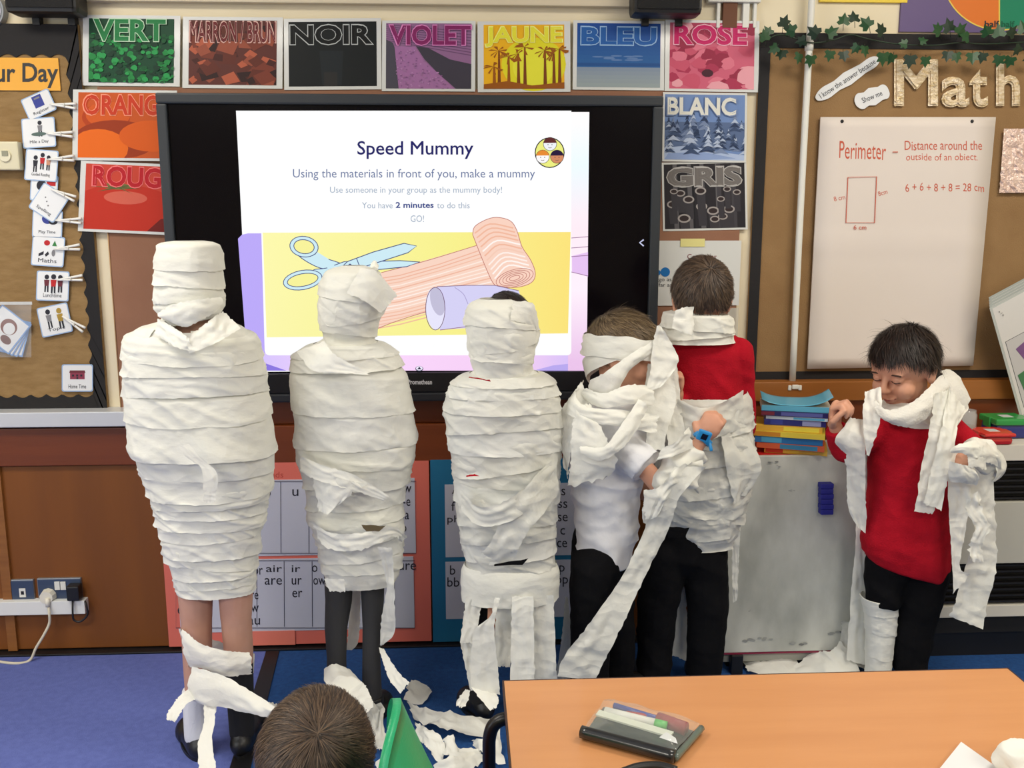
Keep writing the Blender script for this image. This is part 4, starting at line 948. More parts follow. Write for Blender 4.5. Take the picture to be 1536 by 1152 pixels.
def remesh(bm, name, m, parent, voxel=.006, smooth=3, disp=None, fac=.5):
    bmesh.ops.recalc_face_normals(bm, faces=bm.faces)
    me = bpy.data.meshes.new(name); bm.to_mesh(me); bm.free()
    o = bpy.data.objects.new(name, me); COL.objects.link(o)
    md = o.modifiers.new('r', 'REMESH'); md.mode = 'VOXEL'; md.voxel_size = voxel; md.use_smooth_shade = True
    if smooth: s = o.modifiers.new('s', 'SMOOTH'); s.iterations = smooth; s.factor = fac
    bpy.context.view_layer.update()
    m2 = bpy.data.meshes.new_from_object(o.evaluated_get(bpy.context.evaluated_depsgraph_get()))
    bpy.data.objects.remove(o); bpy.data.meshes.remove(me)
    if disp:
        no = [v.normal.copy() for v in m2.vertices]
        for v, n_ in zip(m2.vertices, no): v.co += n_*disp(v.co, n_)
    m2.name = name; m2.materials.clear()
    m2.polygons.foreach_set('use_smooth', [True]*len(m2.polygons))
    return link(name, m2, m, parent)
def ridge(p): return 1-2*abs(noise.noise(p))
def cloth_disp(a=.006, fx=9, fz=14, seed=0):
    def f(p, n): return a*(ridge(Vector((p.x*fx+seed, p.y*fx, p.z*fz+p.x*5)))-.45)+a*.35*noise.noise(Vector((p.x*30, p.y*30, p.z*40+seed)))
    return f
class Head:
    def __init__(s, c, face, up=(0, 0, 1), k=1.0):
        s.c = Vector(c); s.F = Vector(face).normalized(); U = Vector(up); s.U = (U-s.F*U.dot(s.F)).normalized(); s.R = s.F.cross(s.U); s.k = k
    def p(s, r, f, u): return s.c+(s.R*r+s.F*f+s.U*u)*s.k
def head_prims(bm, h):
    k = h.k; R, F, U = h.R*k, h.F*k, h.U*k
    E_ = lambda r, f, u, a, b, c: ell(bm, h.p(r, f, u), (R*a, F*b, U*c))
    E_(0, -.008, .025, .071, .09, .082); E_(0, .016, -.035, .054, .062, .062); E_(0, .045, -.078, .03, .03, .022)
    E_(0, .045, .03, .06, .04, .05)
    for s_ in (-1, 1):
        E_(s_*.034, .052, -.03, .026, .028, .028); E_(s_*.072, -.008, -.008, .009, .018, .029); E_(s_*.077, -.016, .002, .007, .012, .02)
        E_(s_*.03, .07, .018, .019, .012, .006); E_(s_*.029, .068, .003, .0165, .013, .0115)
    rc(bm, h.p(0, .078, .012), .0075*k, h.p(0, .097, -.022), .0095*k); E_(0, .085, -.026, .0155, .011, .0085)
    E_(0, .077, -.05, .022, .01, .0065); E_(0, .076, -.059, .018, .009, .006)
def face_bits(h, root_body, closed=False):
    k = h.k
    for s_ in (-1, 1):
        bm = bmesh.new(); bmesh.ops.create_uvsphere(bm, u_segments=16, v_segments=12, radius=.0125*k, matrix=Matrix.Translation(h.p(s_*.029, .0705, .003)))
        me = bpy.data.meshes.new('eye'); bm.to_mesh(me); bm.free(); o = link('eye', me, mat('skin_lid', (200, 146, 120), .5) if closed else mat('eye_white', (225, 222, 215), .2), root_body)
        if not closed:
            bm = bmesh.new(); bmesh.ops.create_uvsphere(bm, u_segments=12, v_segments=8, radius=.0062*k, matrix=Matrix.Translation(h.p(s_*.029, .0785, .002)))
            me = bpy.data.meshes.new('iris'); bm.to_mesh(me); bm.free(); link('iris', me, mat('brown_iris', (50, 30, 20), .15), o)
        P = [h.p(s_*.029+x, .0825-abs(x)*.35, -.002+abs(x)*.14) for x in (-.013, -.006, .0, .006, .013)]
        tube('eyelashes', P, .0012*k, mat('dark_lashes', (40, 26, 22), .7), root_body, 3, 5)
        P = [h.p(s_*.03+x, .083-abs(x)*.4, .022-abs(x)*.25) for x in (-.016, -.008, .0, .008, .016)]
        tube('eyebrow', P, .0022*k, mat('eyebrow_hair', (62, 42, 32), .8), root_body, 3, 6)
    P = [h.p(x, .0865-abs(x)*.45, -.0545+abs(x)*.22) for x in (-.021, -.011, 0, .011, .021)]
    tube('mouth', P, .0019*k, mat('lip_line', (150, 76, 70), .5), root_body, 3, 6)
def hand_prims(bm, wr, d, n, side, curl=1.0, k=1.0):
    """hand from wrist wr along d, palm facing n; side=+1 puts the thumb on d x n; curl 0 flat, 1 fist"""
    wr = Vector(wr); d = Vector(d).normalized(); n = Vector(n); n = (n-d*n.dot(d)).normalized(); s = d.cross(n)*side
    ell(bm, wr+d*.036*k, (d*.04*k, s*.031*k, n*.0145*k)); rc(bm, wr, .02*k, wr+d*.03*k, .022*k, sq=(n, .7))
    for i, L in enumerate((.062, .07, .066, .052)):
        off = s*(.0225-.015*i)*k; b = wr+d*(.062-.003*abs(i-1.3))*k+off; r = .0082*k
        rc(bm, wr+d*.03*k+off*.8, r*1.1, b, r)
        p = b; ang = 0
        for j, f_ in enumerate((.45, .32, .23)):
            ang += radians((12, 16, 12)[j]+curl*(68, 72, 40)[j]); dirv = d*cos(ang)+n*sin(ang)
            q = p+dirv*L*f_*k; rc(bm, p, r*(1-.08*j), q, r*(.92-.09*j)); p = q
    b = wr+d*.014*k+s*.022*k; q = b+(d*.55+s*.7+n*.35).normalized()*.03*k; rc(bm, b, .0125*k, q, .0095*k)
    q2 = q+(d*.8+n*(.2+.55*curl)-s*(.35*curl)).normalized()*.024*k; rc(bm, q, .0095*k, q2, .0085*k); q3 = q2+(d*.6+n*(.2+.5*curl)-s*(.5*curl)).normalized()*.018*k; rc(bm, q2, .0085*k, q3, .0068*k)
def body(J, h, parent, voxel=.0055, closed=False, hands={}, skin=SKIN, legr=1.0, bits=True, thin=.86):
    bm = bmesh.new(); head_prims(bm, h)
    nb = h.p(0, -.02, -.04); nk = Vector(J['neck']); rc(bm, nb, .042*h.k, nk, .046)
    ch = Vector(J['chest']); pv = Vector(J['pelvis']); X = (Vector(J['sh'][1])-Vector(J['sh'][0])).normalized(); Z = (nk-pv).normalized(); Yv = X.cross(Z).normalized()
    T = thin; ell(bm, ch, (X*.112*T, Yv*.075*T, Z*.13)); ell(bm, pv, (X*.105*T, Yv*.078*T, Z*.08)); ell(bm, (ch+pv)/2, (X*.1*T, Yv*.07*T, Z*.13))
    rc(bm, Vector(J['sh'][0]), .036*T, Vector(J['sh'][1]), .036*T); rc(bm, nk, .046, ch, .07)
    for i in (0, 1):
        sh, el, wr = [Vector(J[q][i]) for q in ('sh', 'el', 'wr')]
        rc(bm, sh, .037*T, el, .029); rc(bm, el, .029, (el*.6+wr*.4), .028); rc(bm, (el*.6+wr*.4), .028, wr, .02)
        hd = hands.get(i, None)
        if hd: hand_prims(bm, wr, *hd)
        else: hand_prims(bm, wr, wr-el, (1-2*i, 0, 0), 1 if i else -1, .3)
        hp, kn, an = [Vector(J[q][i]) for q in ('hp', 'kn', 'an')]
        rc(bm, hp, .066*legr, kn, .046*legr); cf = kn*.68+an*.32+Vector((0, .008, 0)); rc(bm, kn, .045*legr, cf, .043*legr); rc(bm, cf, .043*legr, an, .028*legr)
        toe = Vector(J['toe'][i]); rc(bm, an-Vector((0, 0, .025)), .025, Vector((toe.x, toe.y, .026)), .018)
    o = remesh(bm, 'body', skin, parent, voxel, 4)
    if bits: face_bits(h, o, closed)
    return o
def shoe(an, toe, parent, m=None, name='shoe'):
    an = Vector(an); toe = Vector(toe); d = (toe-an); d.z = 0; d.normalize(); s = Vector((-d.y, d.x, 0)); z0 = .002
    bm = bmesh.new(); heel = Vector((an.x, an.y, z0))-d*.03; tp = Vector((toe.x, toe.y, z0))+d*.02
    ell(bm, heel+Vector((0, 0, .036))+d*.02, (d*.045, s*.034, Vector((0, 0, .036)))); ell(bm, tp+Vector((0, 0, .026))-d*.034, (d*.058, s*.046, Vector((0, 0, .042))))
    rc(bm, heel+Vector((0, 0, .034))+d*.02, .034, tp+Vector((0, 0, .03))-d*.035, .038, sq=((0, 0, 1), .9))
    rc(bm, Vector((an.x, an.y, .05)), .034, Vector((an.x, an.y, .075)), .036, flat1=True)
    o = remesh(bm, name, m or mat('black_shoe_leather', (20, 20, 22), .4, bump=.15, bscale=90), parent, .005, 3)
    for v in o.data.vertices: v.co.z = max(v.co.z, .001)
    pts = []
    n = 28
    for k in range(n):
        a = 2*pi*k/n; c_ = (heel+tp)/2; L = (tp-heel).length/2+.014; w_ = .037+.003*cos(a); pts.append(c_+d*cos(a)*L+s*sin(a)*w_)
    V = [Vector((p.x, p.y, .001)) for p in pts]+[Vector((p.x, p.y, .014)) for p in pts]
    mesh('sole', V, [tuple(range(n-1, -1, -1)), tuple(range(n, 2*n))]+[(i, (i+1) % n, (i+1) % n+n, i+n) for i in range(n)], BLACKPL, o)
    return o
HAIRM = [mat('hair_brown', (74, 58, 46), .55, spec=.4), mat('hair_brown_light', (98, 78, 60), .5, spec=.45), mat('hair_brown_dark', (48, 37, 30), .6)]
HAIRD = [mat('hair_dark', (40, 29, 26), .5, spec=.4), mat('hair_dark_mid', (54, 40, 34), .5, spec=.4), mat('hair_darkest', (27, 20, 18), .6)]
HAIRL = [mat('hair_fair_brown', (110, 92, 68), .55, spec=.4), mat('hair_fair_light', (138, 117, 88), .5, spec=.45), mat('hair_fair_dark', (80, 64, 48), .6)]
def hair(h, parent, mats, n=7000, L=.035, whorl=(0, -.75, .65), line=None, lift=.012, width=.0011, sc=1.0, seed=1, puff=1.0, tuft=0, fade=False):
    rnd = random.Random(seed); line = line or ([-1, -.3, .05, .5, 1], [-.62, -.5, .0, .3, .42])
    def cover(d): return d[2] > np.interp(d[1], *line)+.06*noise.noise(Vector((d[0]*4, d[1]*4, d[2]*4)))
    rad = (.079*sc, .098*sc*puff, .092*sc*puff)
    def S(d, o=0): return h.p(d[0]*(rad[0]+o), -.008+d[1]*(rad[1]+o), .025+d[2]*(rad[2]+o))
    # scalp cap
    V = []; F = []; nu, nv = 56, 36; idx = {}
    for j in range(nv+1):
        for i in range(nu):
            th = pi*j/nv; ph = 2*pi*i/nu; d = (sin(th)*cos(ph), sin(th)*sin(ph), cos(th)); edge = d[2]-np.interp(d[1], *line)
            o = .004*noise.noise(Vector((d[0]*5+seed, d[1]*5, d[2]*5)))-max(0, .08-edge)*.12
            V.append(S(d, o)); idx[(j, i)] = (len(V)-1, d)
    for j in range(nv):
        for i in range(nu):
            q = [idx[(j, i)], idx[(j, (i+1) % nu)], idx[(j+1, (i+1) % nu)], idx[(j+1, i)]]
            if all(cover(x[1]) for x in q): F.append(tuple(x[0] for x in q))
    cap = mesh('hair', V, F, mats[2], parent, True)
    W = Vector(whorl).normalized(); V = []; F = []; MI = []
    for _ in range(n):
        while True:
            d = Vector((rnd.gauss(0, 1), rnd.gauss(0, 1), rnd.gauss(0, 1))).normalized()
            if cover(d): break
        t = (d*(W.dot(d))-W); sw = W.cross(d)
        if t.length < .05: t = Vector((rnd.gauss(0, 1), rnd.gauss(0, 1), rnd.gauss(0, 1)))
        cl = noise.noise(Vector((d.x*7+seed, d.y*7, d.z*7)))
        t = (t.normalized()+sw*(.35+.9*cl)+Vector((rnd.gauss(0, .12), rnd.gauss(0, .12), rnd.gauss(0, .12)))).normalized(); t = (t-d*t.dot(d)).normalized()
        l = L*rnd.uniform(.6, 1.25)/.09; s_ = d.cross(t).normalized(); lf = lift*rnd.uniform(.3, 1.2)*(1+cl)*(max(.15, d.z) if fade else 1)
        if tuft and rnd.random() < .02: lf *= tuft
        b = len(V); K = 3
        for k in range(K+1):
            u = k/K; dk = (d+t*l*u).normalized(); o = .001+lf*u*(1-.35*u); p = S(dk, o); ww = width*(1-.75*u)
            sv = (h.R*s_.x+h.F*s_.y+h.U*s_.z)*ww; V.append(p+sv); V.append(p-sv)
        mi = rnd.choices((0, 1, 2), (5, 3+3*cl, 3))[0]
        for k in range(K): F.append((b+2*k, b+2*k+1, b+2*k+3, b+2*k+2)); MI.append(mi)
    st_ = mesh('hair_strands', V, F, mats, cap, True, MI); return cap
# ------------------------------------------------------------------ tissue paper
def vor(p):
    return noise.voronoi(p)[0][0]
def crump(x, y, z, seed, a):
    """facetted crumple with sharp thin creases, metres"""
    w1 = noise.noise(Vector((x*5+seed, y*5, z*5)))*.5
    f = vor(Vector((x*8+seed*1.7+w1, y*8, z*14+x*4+w1)))
    g = max(0, 1-abs(noise.noise(Vector((x*5+seed, y*5, z*22+x*7+w1*2))))*3.0)**3
    k = max(0, 1-abs(noise.noise(Vector((x*14-z*8+seed, y*14, z*16+x*9))))*3.5)**3
    return a*.62*(.7*(.45-f)+.75*g+.4*k-.2)
class Shell:
    """body surface under the paper: picture silhouette rows at depth Y -> half widths; ratio = depth/width"""
    def __init__(s, rows, Y, ratio=.62):
        s.Y = Y; R = []
        for r in rows:
            a = at(r[1], r[0], Y); b = at(r[2], r[0], Y); rt = r[3] if len(r) > 3 else ratio
            R.append((a.z, (a.x+b.x)/2, (b.x-a.x)/2, rt))
        s.z = np.array([r[0] for r in R]); s.c = np.array([r[1] for r in R]); s.h = np.array([r[2] for r in R]); s.r = np.array([r[3] for r in R])
        d = np.hypot(np.diff(s.z), np.diff(s.h)); s.t = np.concatenate([[0], np.cumsum(d)]); s.L = s.t[-1]
    def tz(s, py): return float(np.interp(-at(768, py, s.Y).z, -s.z, s.t))
    def pt(s, th, t, off=0):
        z = float(np.interp(t, s.t, s.z)); c = float(np.interp(t, s.t, s.c)); h = float(np.interp(t, s.t, s.h)); r = float(np.interp(t, s.t, s.r))
        st, ct = sin(th), cos(th); e = .88
        x = (abs(st)**e)*(1 if st > 0 else -1); y = (abs(ct)**e)*(1 if ct > 0 else -1)
        return Vector((c+(h+off)*x, s.Y-(h*r+off)*y, z))
def wrapband(sh, name, parent, tc, hgt, off=.004, flare=.006, tilt=0, phase=0, th0=-pi, th1=pi, m=None, amp=.005, seed=0, slope=0, nth=180, nv=14, narrow=0):
    V = []; F = []
    for j in range(nv+1):
        v = j/nv
        for i in range(nth+1):
            u = i/nth; th = th0+(th1-th0)*u
            t = tc+tilt*cos(th-phase)+slope*(u-.5)+(v-.5)*hgt
            if j in (0, nv): t += .004*noise.noise(Vector((cos(th)*2.2, sin(th)*2.2, seed*3.7)))+.002*noise.noise(Vector((cos(th)*14, sin(th)*14, seed+v)))
            t = max(0, min(sh.L, t)); p = sh.pt(th, t)
            env = .25+.75*min(1, 2.2*sin(pi*min(1, v*.8+.05)))
            lip = .6+.8*noise.noise(Vector((cos(th)*2.5, sin(th)*2.5, seed)))
            o = off+flare*v**2.5*lip+env*crump(p.x, p.y, p.z, seed, amp*1.5)
            V.append(sh.pt(th, t, max(o, .0008+off*.4)*min(1, .05+v*5)+.0002))
    for j in range(nv):
        for i in range(nth): a = j*(nth+1)+i; F.append((a, a+1, a+nth+2, a+nth+1))
    return mesh(name, V, F, m or PAPER, parent, True)
def bands(S, parent, lst, amp, seed, m=(None,), diag=.01, name='paper_strip'):
    """strips from the lowest up; each entry = picture row of its lower edge, strip height, lip"""
    lst = sorted(lst, key=lambda q: -q[0])
    for i, q in enumerate(lst):
        r_ = random.Random(i*7+seed); h = q[1]; d = q[3] if len(q) > 3 else diag
        wrapband(S, name, parent, S.tz(q[0])-h/2, h, .001+.0012*i, q[2], r_.uniform(-d, d), r_.uniform(-2, 2), seed=i*2.3+seed, amp=amp, m=m[i % len(m)])
def undershell(sh, name, parent, t0, t1, off=.0, amp=.004, seed=0, m=None, n=80, vee=None):
    V = []; F = []; nv = max(4, int((t1-t0)/.008))
    for j in range(nv+1):
        t = t0+(t1-t0)*j/nv
        for i in range(n):
            th = 2*pi*i/n; p = sh.pt(th, t); f = ridge(Vector((p.x*8+seed, p.y*8, p.z*40))); V.append(sh.pt(th, t, off+amp*(f-.5)))
    for j in range(nv):
        for i in range(n):
            th = 2*pi*(i+.5)/n; th = th-2*pi if th > pi else th; t = (t1-t0)*(j+.5)/nv
            if vee and abs(th-vee[2]) < vee[0]*(1-t/vee[1]): continue
            a = j*n+i; b = j*n+(i+1) % n; F.append((a, b, b+n, a+n))
    if not vee: F.append(tuple(range(n)))
    F.append(tuple(range((nv+1)*n-1, nv*n-1, -1)))
    return mesh(name, V, F, m or PAPER, parent, True)
def resample(P, n):
    P = [Vector(p) for p in P]; C = catmull(P, 8) if len(P) > 2 else P; d = [0]
    for a, b in zip(C, C[1:]): d.append(d[-1]+(b-a).length)
    out = []; j = 0
    for k in range(n):
        s = d[-1]*k/(n-1)
        while j < len(d)-2 and d[j+1] < s: j += 1
        out.append(C[j].lerp(C[j+1], (s-d[j])/max(1e-9, d[j+1]-d[j])))
    return out
def sheet(name, Lp, Rp, parent, n=34, m=12, amp=.006, bulge=.0, seed=0, mt=None, fold=3, ragged=.004, world=False, freq=16):
    """strip of paper between two edges, each a list of (px, py, Y) or world points"""
    W = (lambda q: Vector(q)) if world else (lambda q: at(*q))
    L = resample([W(q) for q in Lp], n); R = resample([W(q) for q in Rp], n); V = []; F = []
    for i in range(n):
        a, b = L[i], R[i]; s = (b-a); t = (L[min(i+1, n-1)]-L[max(i-1, 0)]); nn = s.cross(t)
        nn = nn.normalized() if nn.length > 1e-9 else Vector((0, -1, 0))
        if nn.y > 0: nn = -nn
        w_ = s.length
        for j in range(m+1):
            u = j/m; p = a.lerp(b, u); e = sin(pi*u)
            q = Vector((p.x*freq+seed, p.y*freq, p.z*freq)); 
            o = bulge*e+crump(q.x/freq, q.y/freq, q.z/freq, seed, amp*1.5)+amp*.55*sin(u*pi*fold*1.3+5*noise.noise(Vector((i*.1, seed, 0))))*min(1, w_/.05)*noise.noise(Vector((i*.15, u*1.5, seed+7)))*1.6
            r = ragged*noise.noise(Vector((i*.9, j*5.1, seed))) if j in (0, m) else 0
            en = ragged*1.5*noise.noise(Vector((j*1.3, i*2.2, seed))) if i in (0, n-1) else 0
            V.append(p+nn*o+s.normalized()*r+(t.normalized()*en if t.length > 0 else Vector()))
    for i in range(n-1):
        for j in range(m): a = i*(m+1)+j; F.append((a, a+1, a+m+2, a+m+1))
    return mesh(name, V, F, mt or PAPER_EDGE, parent, True)
def person(label, x, y): return thing('person', label, 'person', (x, y, 0))
def P3(*a): return at(*a)
def legs(h0, k0, a0, h1, k1, a1): return dict(hp=(h0, h1), kn=(k0, k1), an=(a0, a1))
# ------------------------------------------------------------------ MUMMY 1 (far left)
def mummy_body(p, Yb, headc, face, shz, xs, hw, hipz, xh, feet, knz, skin, k=1.0, closed=True, toes=None, legr=1.0, hips=.055):
    (f0, f1) = feet; zt_ = shz
    J = dict(neck=(xs, Yb, shz+.03), chest=(xs, Yb, shz-.13), pelvis=(xh, Yb, hipz+.04), sh=((xs-hw+.025, Yb, shz-.035), (xs+hw-.025, Yb, shz-.035)),
        el=((xs-hw+.02, Yb, shz-.22), (xs+hw-.02, Yb, shz-.22)), wr=((xs-.05, Yb-.03, shz-.34), (xs+.05, Yb-.03, shz-.34)),
        hp=((xh-hips, Yb, hipz), (xh+hips, Yb, hipz)), kn=((f0[0]*.6+(xh-hips)*.4, Yb-.005, knz), (f1[0]*.6+(xh+hips)*.4, Yb-.005, knz)),
        an=((f0[0], Yb+.01, .075), (f1[0], Yb+.01, .075)), toe=toes or ((f0[0], f0[1], .03), (f1[0], f1[1], .03)))
    return J
Y1 = -.72
rows1 = [(361, 262, 305, .9), (363, 250, 316, .95), (368, 243, 324, 1), (385, 239, 328, 1), (410, 238, 329, 1), (430, 236, 331, 1), (448, 234, 332, 1), (460, 238, 331, 1), (470, 246, 324, 1), (480, 256, 314, .95), (490, 262, 306, .9)]
m1 = person('child wrapped head to knees in white paper with bare knees, first from the left', at(300, 1000, Y1).x, Y1)
S1h = Shell(rows1, Y1-.02)
c1 = at(284, 432, Y1-.02); h1 = Head((c1.x, Y1+.0, c1.z-.004), (.1, -1, -.22), k=.92)
hip = at(320, 760, Y1); kn = at(300, 925, Y1)
ft = (at(298, 1000, Y1).x, Y1-.1), (at(355, 1000, Y1).x, Y1-.08)
J1 = mummy_body(m1, Y1, c1, None, at(300, 500, Y1).z, at(292, 500, Y1).x, .13, hip.z, hip.x, ft, kn.z, SKIN, toes=((fl(289, 1100).x, fl(289, 1112).y+.025, .03), (fl(380, 1092).x, fl(380, 1098).y+.025, .03)), hips=.058)
J1['an'] = ((at(296, 1055, Y1-.0).x, Y1-.02, .075), (at(362, 1050, Y1).x, Y1-.01, .075))
b1_ = body(J1, h1, m1, closed=True, skin=LEGSKIN, legr=.96)
undershell(S1h, 'head_wrap', m1, .0, S1h.tz(476), 0, .003, 1)
for i, (y, hh, tl, ph, sl) in enumerate([(378, .085, .004, 1, 0), (405, .08, .008, 2, 0), (428, .08, -.006, 1, 0), (446, .06, .01, 0, 0)][::-1]):
    wrapband(S1h, 'paper_strip', m1, S1h.tz(y), hh, .002+.002*i, .004, tl, ph, seed=i+3, amp=.004)
wrapband(S1h, 'paper_strip', m1, S1h.tz(462), .075, .008, .004, .015, -1.2, seed=9, amp=.005)
rowsb = [(474, 246, 334, .95), (482, 238, 342, .85), (489, 214, 358, .72), (494, 206, 364, .66), (500, 200, 371, .62), (520, 197, 379, .6), (560, 197, 388), (600, 198, 395), (640, 201, 400), (670, 204, 403), (682, 213, 403), (700, 218, 402), (725, 229, 400), (760, 238, 395), (785, 242, 392), (800, 247, 388), (830, 251, 384), (850, 258, 382), (887, 268, 382)]
S1 = Shell(rowsb, Y1, .6)
undershell(S1, 'tissue_layer', m1, .0, S1.L-.004, -.002, .003, 2, vee=(1.0, .075, .1))
wrapband(S1, 'paper_strip', m1, S1.tz(500), .08, .003, .004, .012, 2.9, th0=.75, th1=2*pi-.5, seed=99, amp=.004)
bands(S1, m1, [(530, .07, .004, .02), (556, .08, .004, .02), (585, .08, .004, .015), (618, .09, .005, .02), (673, .13, .012, .01), (700, .09, .006, .02), (729, .1, .012, .012), (746, .06, .007), (760, .05, .007), (776, .055, .007), (790, .05, .006), (820, .08, .01, .006), (836, .055, .008, .02), (850, .05, .007, .01), (866, .05, .005), (888, .07, .004, .002)], .0058, 11, (PAPER, PAPER_B, PAPER))
sheet('paper_strip', [(238, 478, Y1-.09), (262, 492, Y1-.13), (285, 508, Y1-.16)], [(232, 500, Y1-.1), (262, 520, Y1-.15), (290, 528, Y1-.16)], m1, seed=3)
sheet('paper_strip', [(335, 466, Y1-.08), (310, 484, Y1-.13), (280, 506, Y1-.16)], [(362, 492, Y1-.1), (325, 514, Y1-.15), (284, 530, Y1-.165)], m1, seed=4)
sheet('paper_tail', [(264, 672, Y1-.2), (285, 690, Y1-.2), (303, 705, Y1-.2), (305, 752, Y1-.2)], [(283, 666, Y1-.2), (304, 688, Y1-.2), (326, 712, Y1-.2), (322, 754, Y1-.2)], m1, seed=5, amp=.003, n=18)
# lower leg paper
rowl = [(940, 274, 378, .6), (960, 274, 378, .6), (985, 280, 377, .6), (1010, 286, 376, .6), (1040, 286, 376, .6), (1060, 286, 378, .6)]
S1l = Shell(rowl, Y1, .6)
sheet('paper_strip', [(273, 944, Y1-.08), (300, 965, Y1-.1), (335, 975, Y1-.1), (375, 979, Y1-.07)], [(285, 1000, Y1-.08), (310, 1005, Y1-.1), (340, 1014, Y1-.1), (376, 1010, Y1-.07)], m1, seed=6, amp=.004, bulge=.012)
sheet('paper_strip', [(378, 979, Y1+.0), (378, 979, Y1+.07), (320, 960, Y1+.1), (273, 944, Y1+.06), (271, 944, Y1-.06)], [(377, 1010, Y1+.0), (377, 1010, Y1+.07), (320, 1010, Y1+.1), (284, 1000, Y1+.06), (283, 1000, Y1-.06)], m1, seed=6.5, amp=.004)
sheet('paper_strip', [(288, 1000, Y1-.09), (310, 1006, Y1-.12), (345, 1018, Y1-.13), (385, 1042, Y1-.16), (416, 1062, Y1-.22)], [(286, 1050, Y1-.09), (300, 1056, Y1-.13), (340, 1062, Y1-.15), (380, 1072, Y1-.19), (418, 1078, Y1-.24)], m1, seed=7, amp=.007, bulge=.012, n=30)
sheet('paper_tail', [(288, 1030, Y1-.09), (268, 1046, Y1-.12), (252, 1068, Y1-.16), (250, 1080, Y1-.18)], [(305, 1048, Y1-.1), (284, 1052, Y1-.14), (270, 1070, Y1-.17), (262, 1084, Y1-.18)], m1, seed=8, amp=.005)
sheet('paper_tail', [(305, 1050, Y1-.13), (306, 1085, Y1-.17), (297, 1115, Y1-.23), (298, 1152, Y1-.3), (300, 1175, Y1-.34)], [(325, 1055, Y1-.13), (322, 1085, Y1-.17), (318, 1112, Y1-.23), (324, 1152, Y1-.3), (328, 1175, Y1-.34)], m1, seed=9, amp=.005)
for s_, (mm_, up_) in enumerate(((mat('white_sock', (220, 222, 228), .9, bump=.3, bscale=200), .13), (mat('black_sock', (20, 20, 24), .9), .2))):
    an_ = Vector(J1['an'][s_]); kn_ = Vector(J1['kn'][s_]); q_ = an_.lerp(kn_, up_/(kn_-an_).length)
    bm = bmesh.new(); rc(bm, an_-Vector((0, 0, .01)), .036, q_, .041, flat1=True); remesh(bm, 'sock', mm_, m1, .004, 2)
sheet('paper_strip', [(236, 470, Y1-.1), (262, 456, Y1-.13), (300, 449, Y1-.13), (332, 446, Y1-.08)], [(246, 478, Y1-.1), (275, 490, Y1-.125), (303, 480, Y1-.125), (330, 462, Y1-.08)], m1, seed=98, amp=.004, bulge=.008, mt=PAPER)
for (s_, a_) in ((0, (at(292, 1070, Y1).x, Y1+.0)), (1, (at(362, 1060, Y1).x, Y1+.02))):
    shoe(J1['an'][s_], J1['toe'][s_], m1)
place(m1)
# ------------------------------------------------------------------ MUMMY 2
Y2 = -.56
m2 = person('child wrapped in white paper with dark grey leggings, second from the left', at(540, 1000, Y2).x, Y2)
rows2 = [(398, 515, 545, .9), (402, 502, 558, .95), (409, 490, 566, 1), (425, 484, 572, 1), (445, 482, 580, 1), (462, 481, 576, 1), (480, 482, 568, 1), (495, 486, 563, 1), (510, 490, 560, .9), (522, 486, 562, .85), (530, 478, 568, .8)]
S2h = Shell(rows2, Y2-.01)
c2 = at(525, 450, Y2-.01); h2_ = Head((c2.x, Y2+.0, c2.z-.01), (.5, -.85, -.1), k=.88)
hip = at(538, 780, Y2); kn = at(520, 925, Y2)
fa = (at(505, 1005, Y2).x, at(556, 1005, Y2).x)
J2 = mummy_body(m2, Y2, c2, None, at(525, 535, Y2).z, at(524, 500, Y2).x, .125, hip.z, at(534, 800, Y2).x, ((fa[0], Y2-.1), (fa[1], Y2-.1)), kn.z, SKIN, toes=((fa[0], Y2-.12, .03), (fa[1]+.05, Y2-.12, .03)), hips=.05)
J2['toe'] = ((fl(505, 1060).x, fl(505, 1056).y+.02, .03), (fl(572, 1060).x, fl(572, 1070).y+.02, .03)); J2['an'] = ((at(505, 1020, Y2).x, Y2, .075), (at(558, 1030, Y2).x, Y2, .075))
J2['kn'] = (at(507, 905, Y2), at(559, 905, Y2)); J2['hp'] = (at(508, 840, Y2), at(558, 835, Y2))
body(J2, h2_, m2, closed=True, legr=.62)
LEG = mat('charcoal_leggings', (52, 52, 54), .85, bump=.2, bscale=200)
bm = bmesh.new()
for (pts) in ([(508, 860, 23), (508, 900, 21), (504, 940, 18), (505, 985, 15.5), (505, 1032, 16)], [(558, 850, 20), (559, 900, 18), (558, 940, 15), (557, 985, 14.5), (558, 1042, 16)]):
    for a, b in zip(pts, pts[1:]): rc(bm, at(a[0], a[1], Y2), a[2]*.00195, at(b[0], b[1], Y2), b[2]*.00195)
remesh(bm, 'leggings', LEG, m2, .005, 3)
undershell(S2h, 'head_wrap', m2, .0, S2h.tz(520), 0, .003, 4)
for i, (y, hh, tl, ph) in enumerate([(418, .1, .012, 1), (448, .1, .02, -.6), (474, .1, .012, 2), (500, .085, .014, .5)]):
    wrapband(S2h, 'paper_strip', m2, S2h.tz(y), hh, .008-.0016*i, .004, tl, ph, seed=i+23, amp=.0055)
sheet('paper_flap', [(540, 402, Y2-.1), (565, 408, Y2-.1), (596, 443, Y2-.08)], [(520, 440, Y2-.12), (548, 452, Y2-.12), (572, 470, Y2-.1)], m2, seed=11, amp=.004, n=16)
sheet('paper_flap', [(556, 396, Y2-.05), (562, 390, Y2-.05), (568, 398, Y2-.05)], [(556, 408, Y2-.05), (562, 410, Y2-.05), (568, 408, Y2-.05)], m2, seed=12, amp=.003, n=10, bulge=.01)
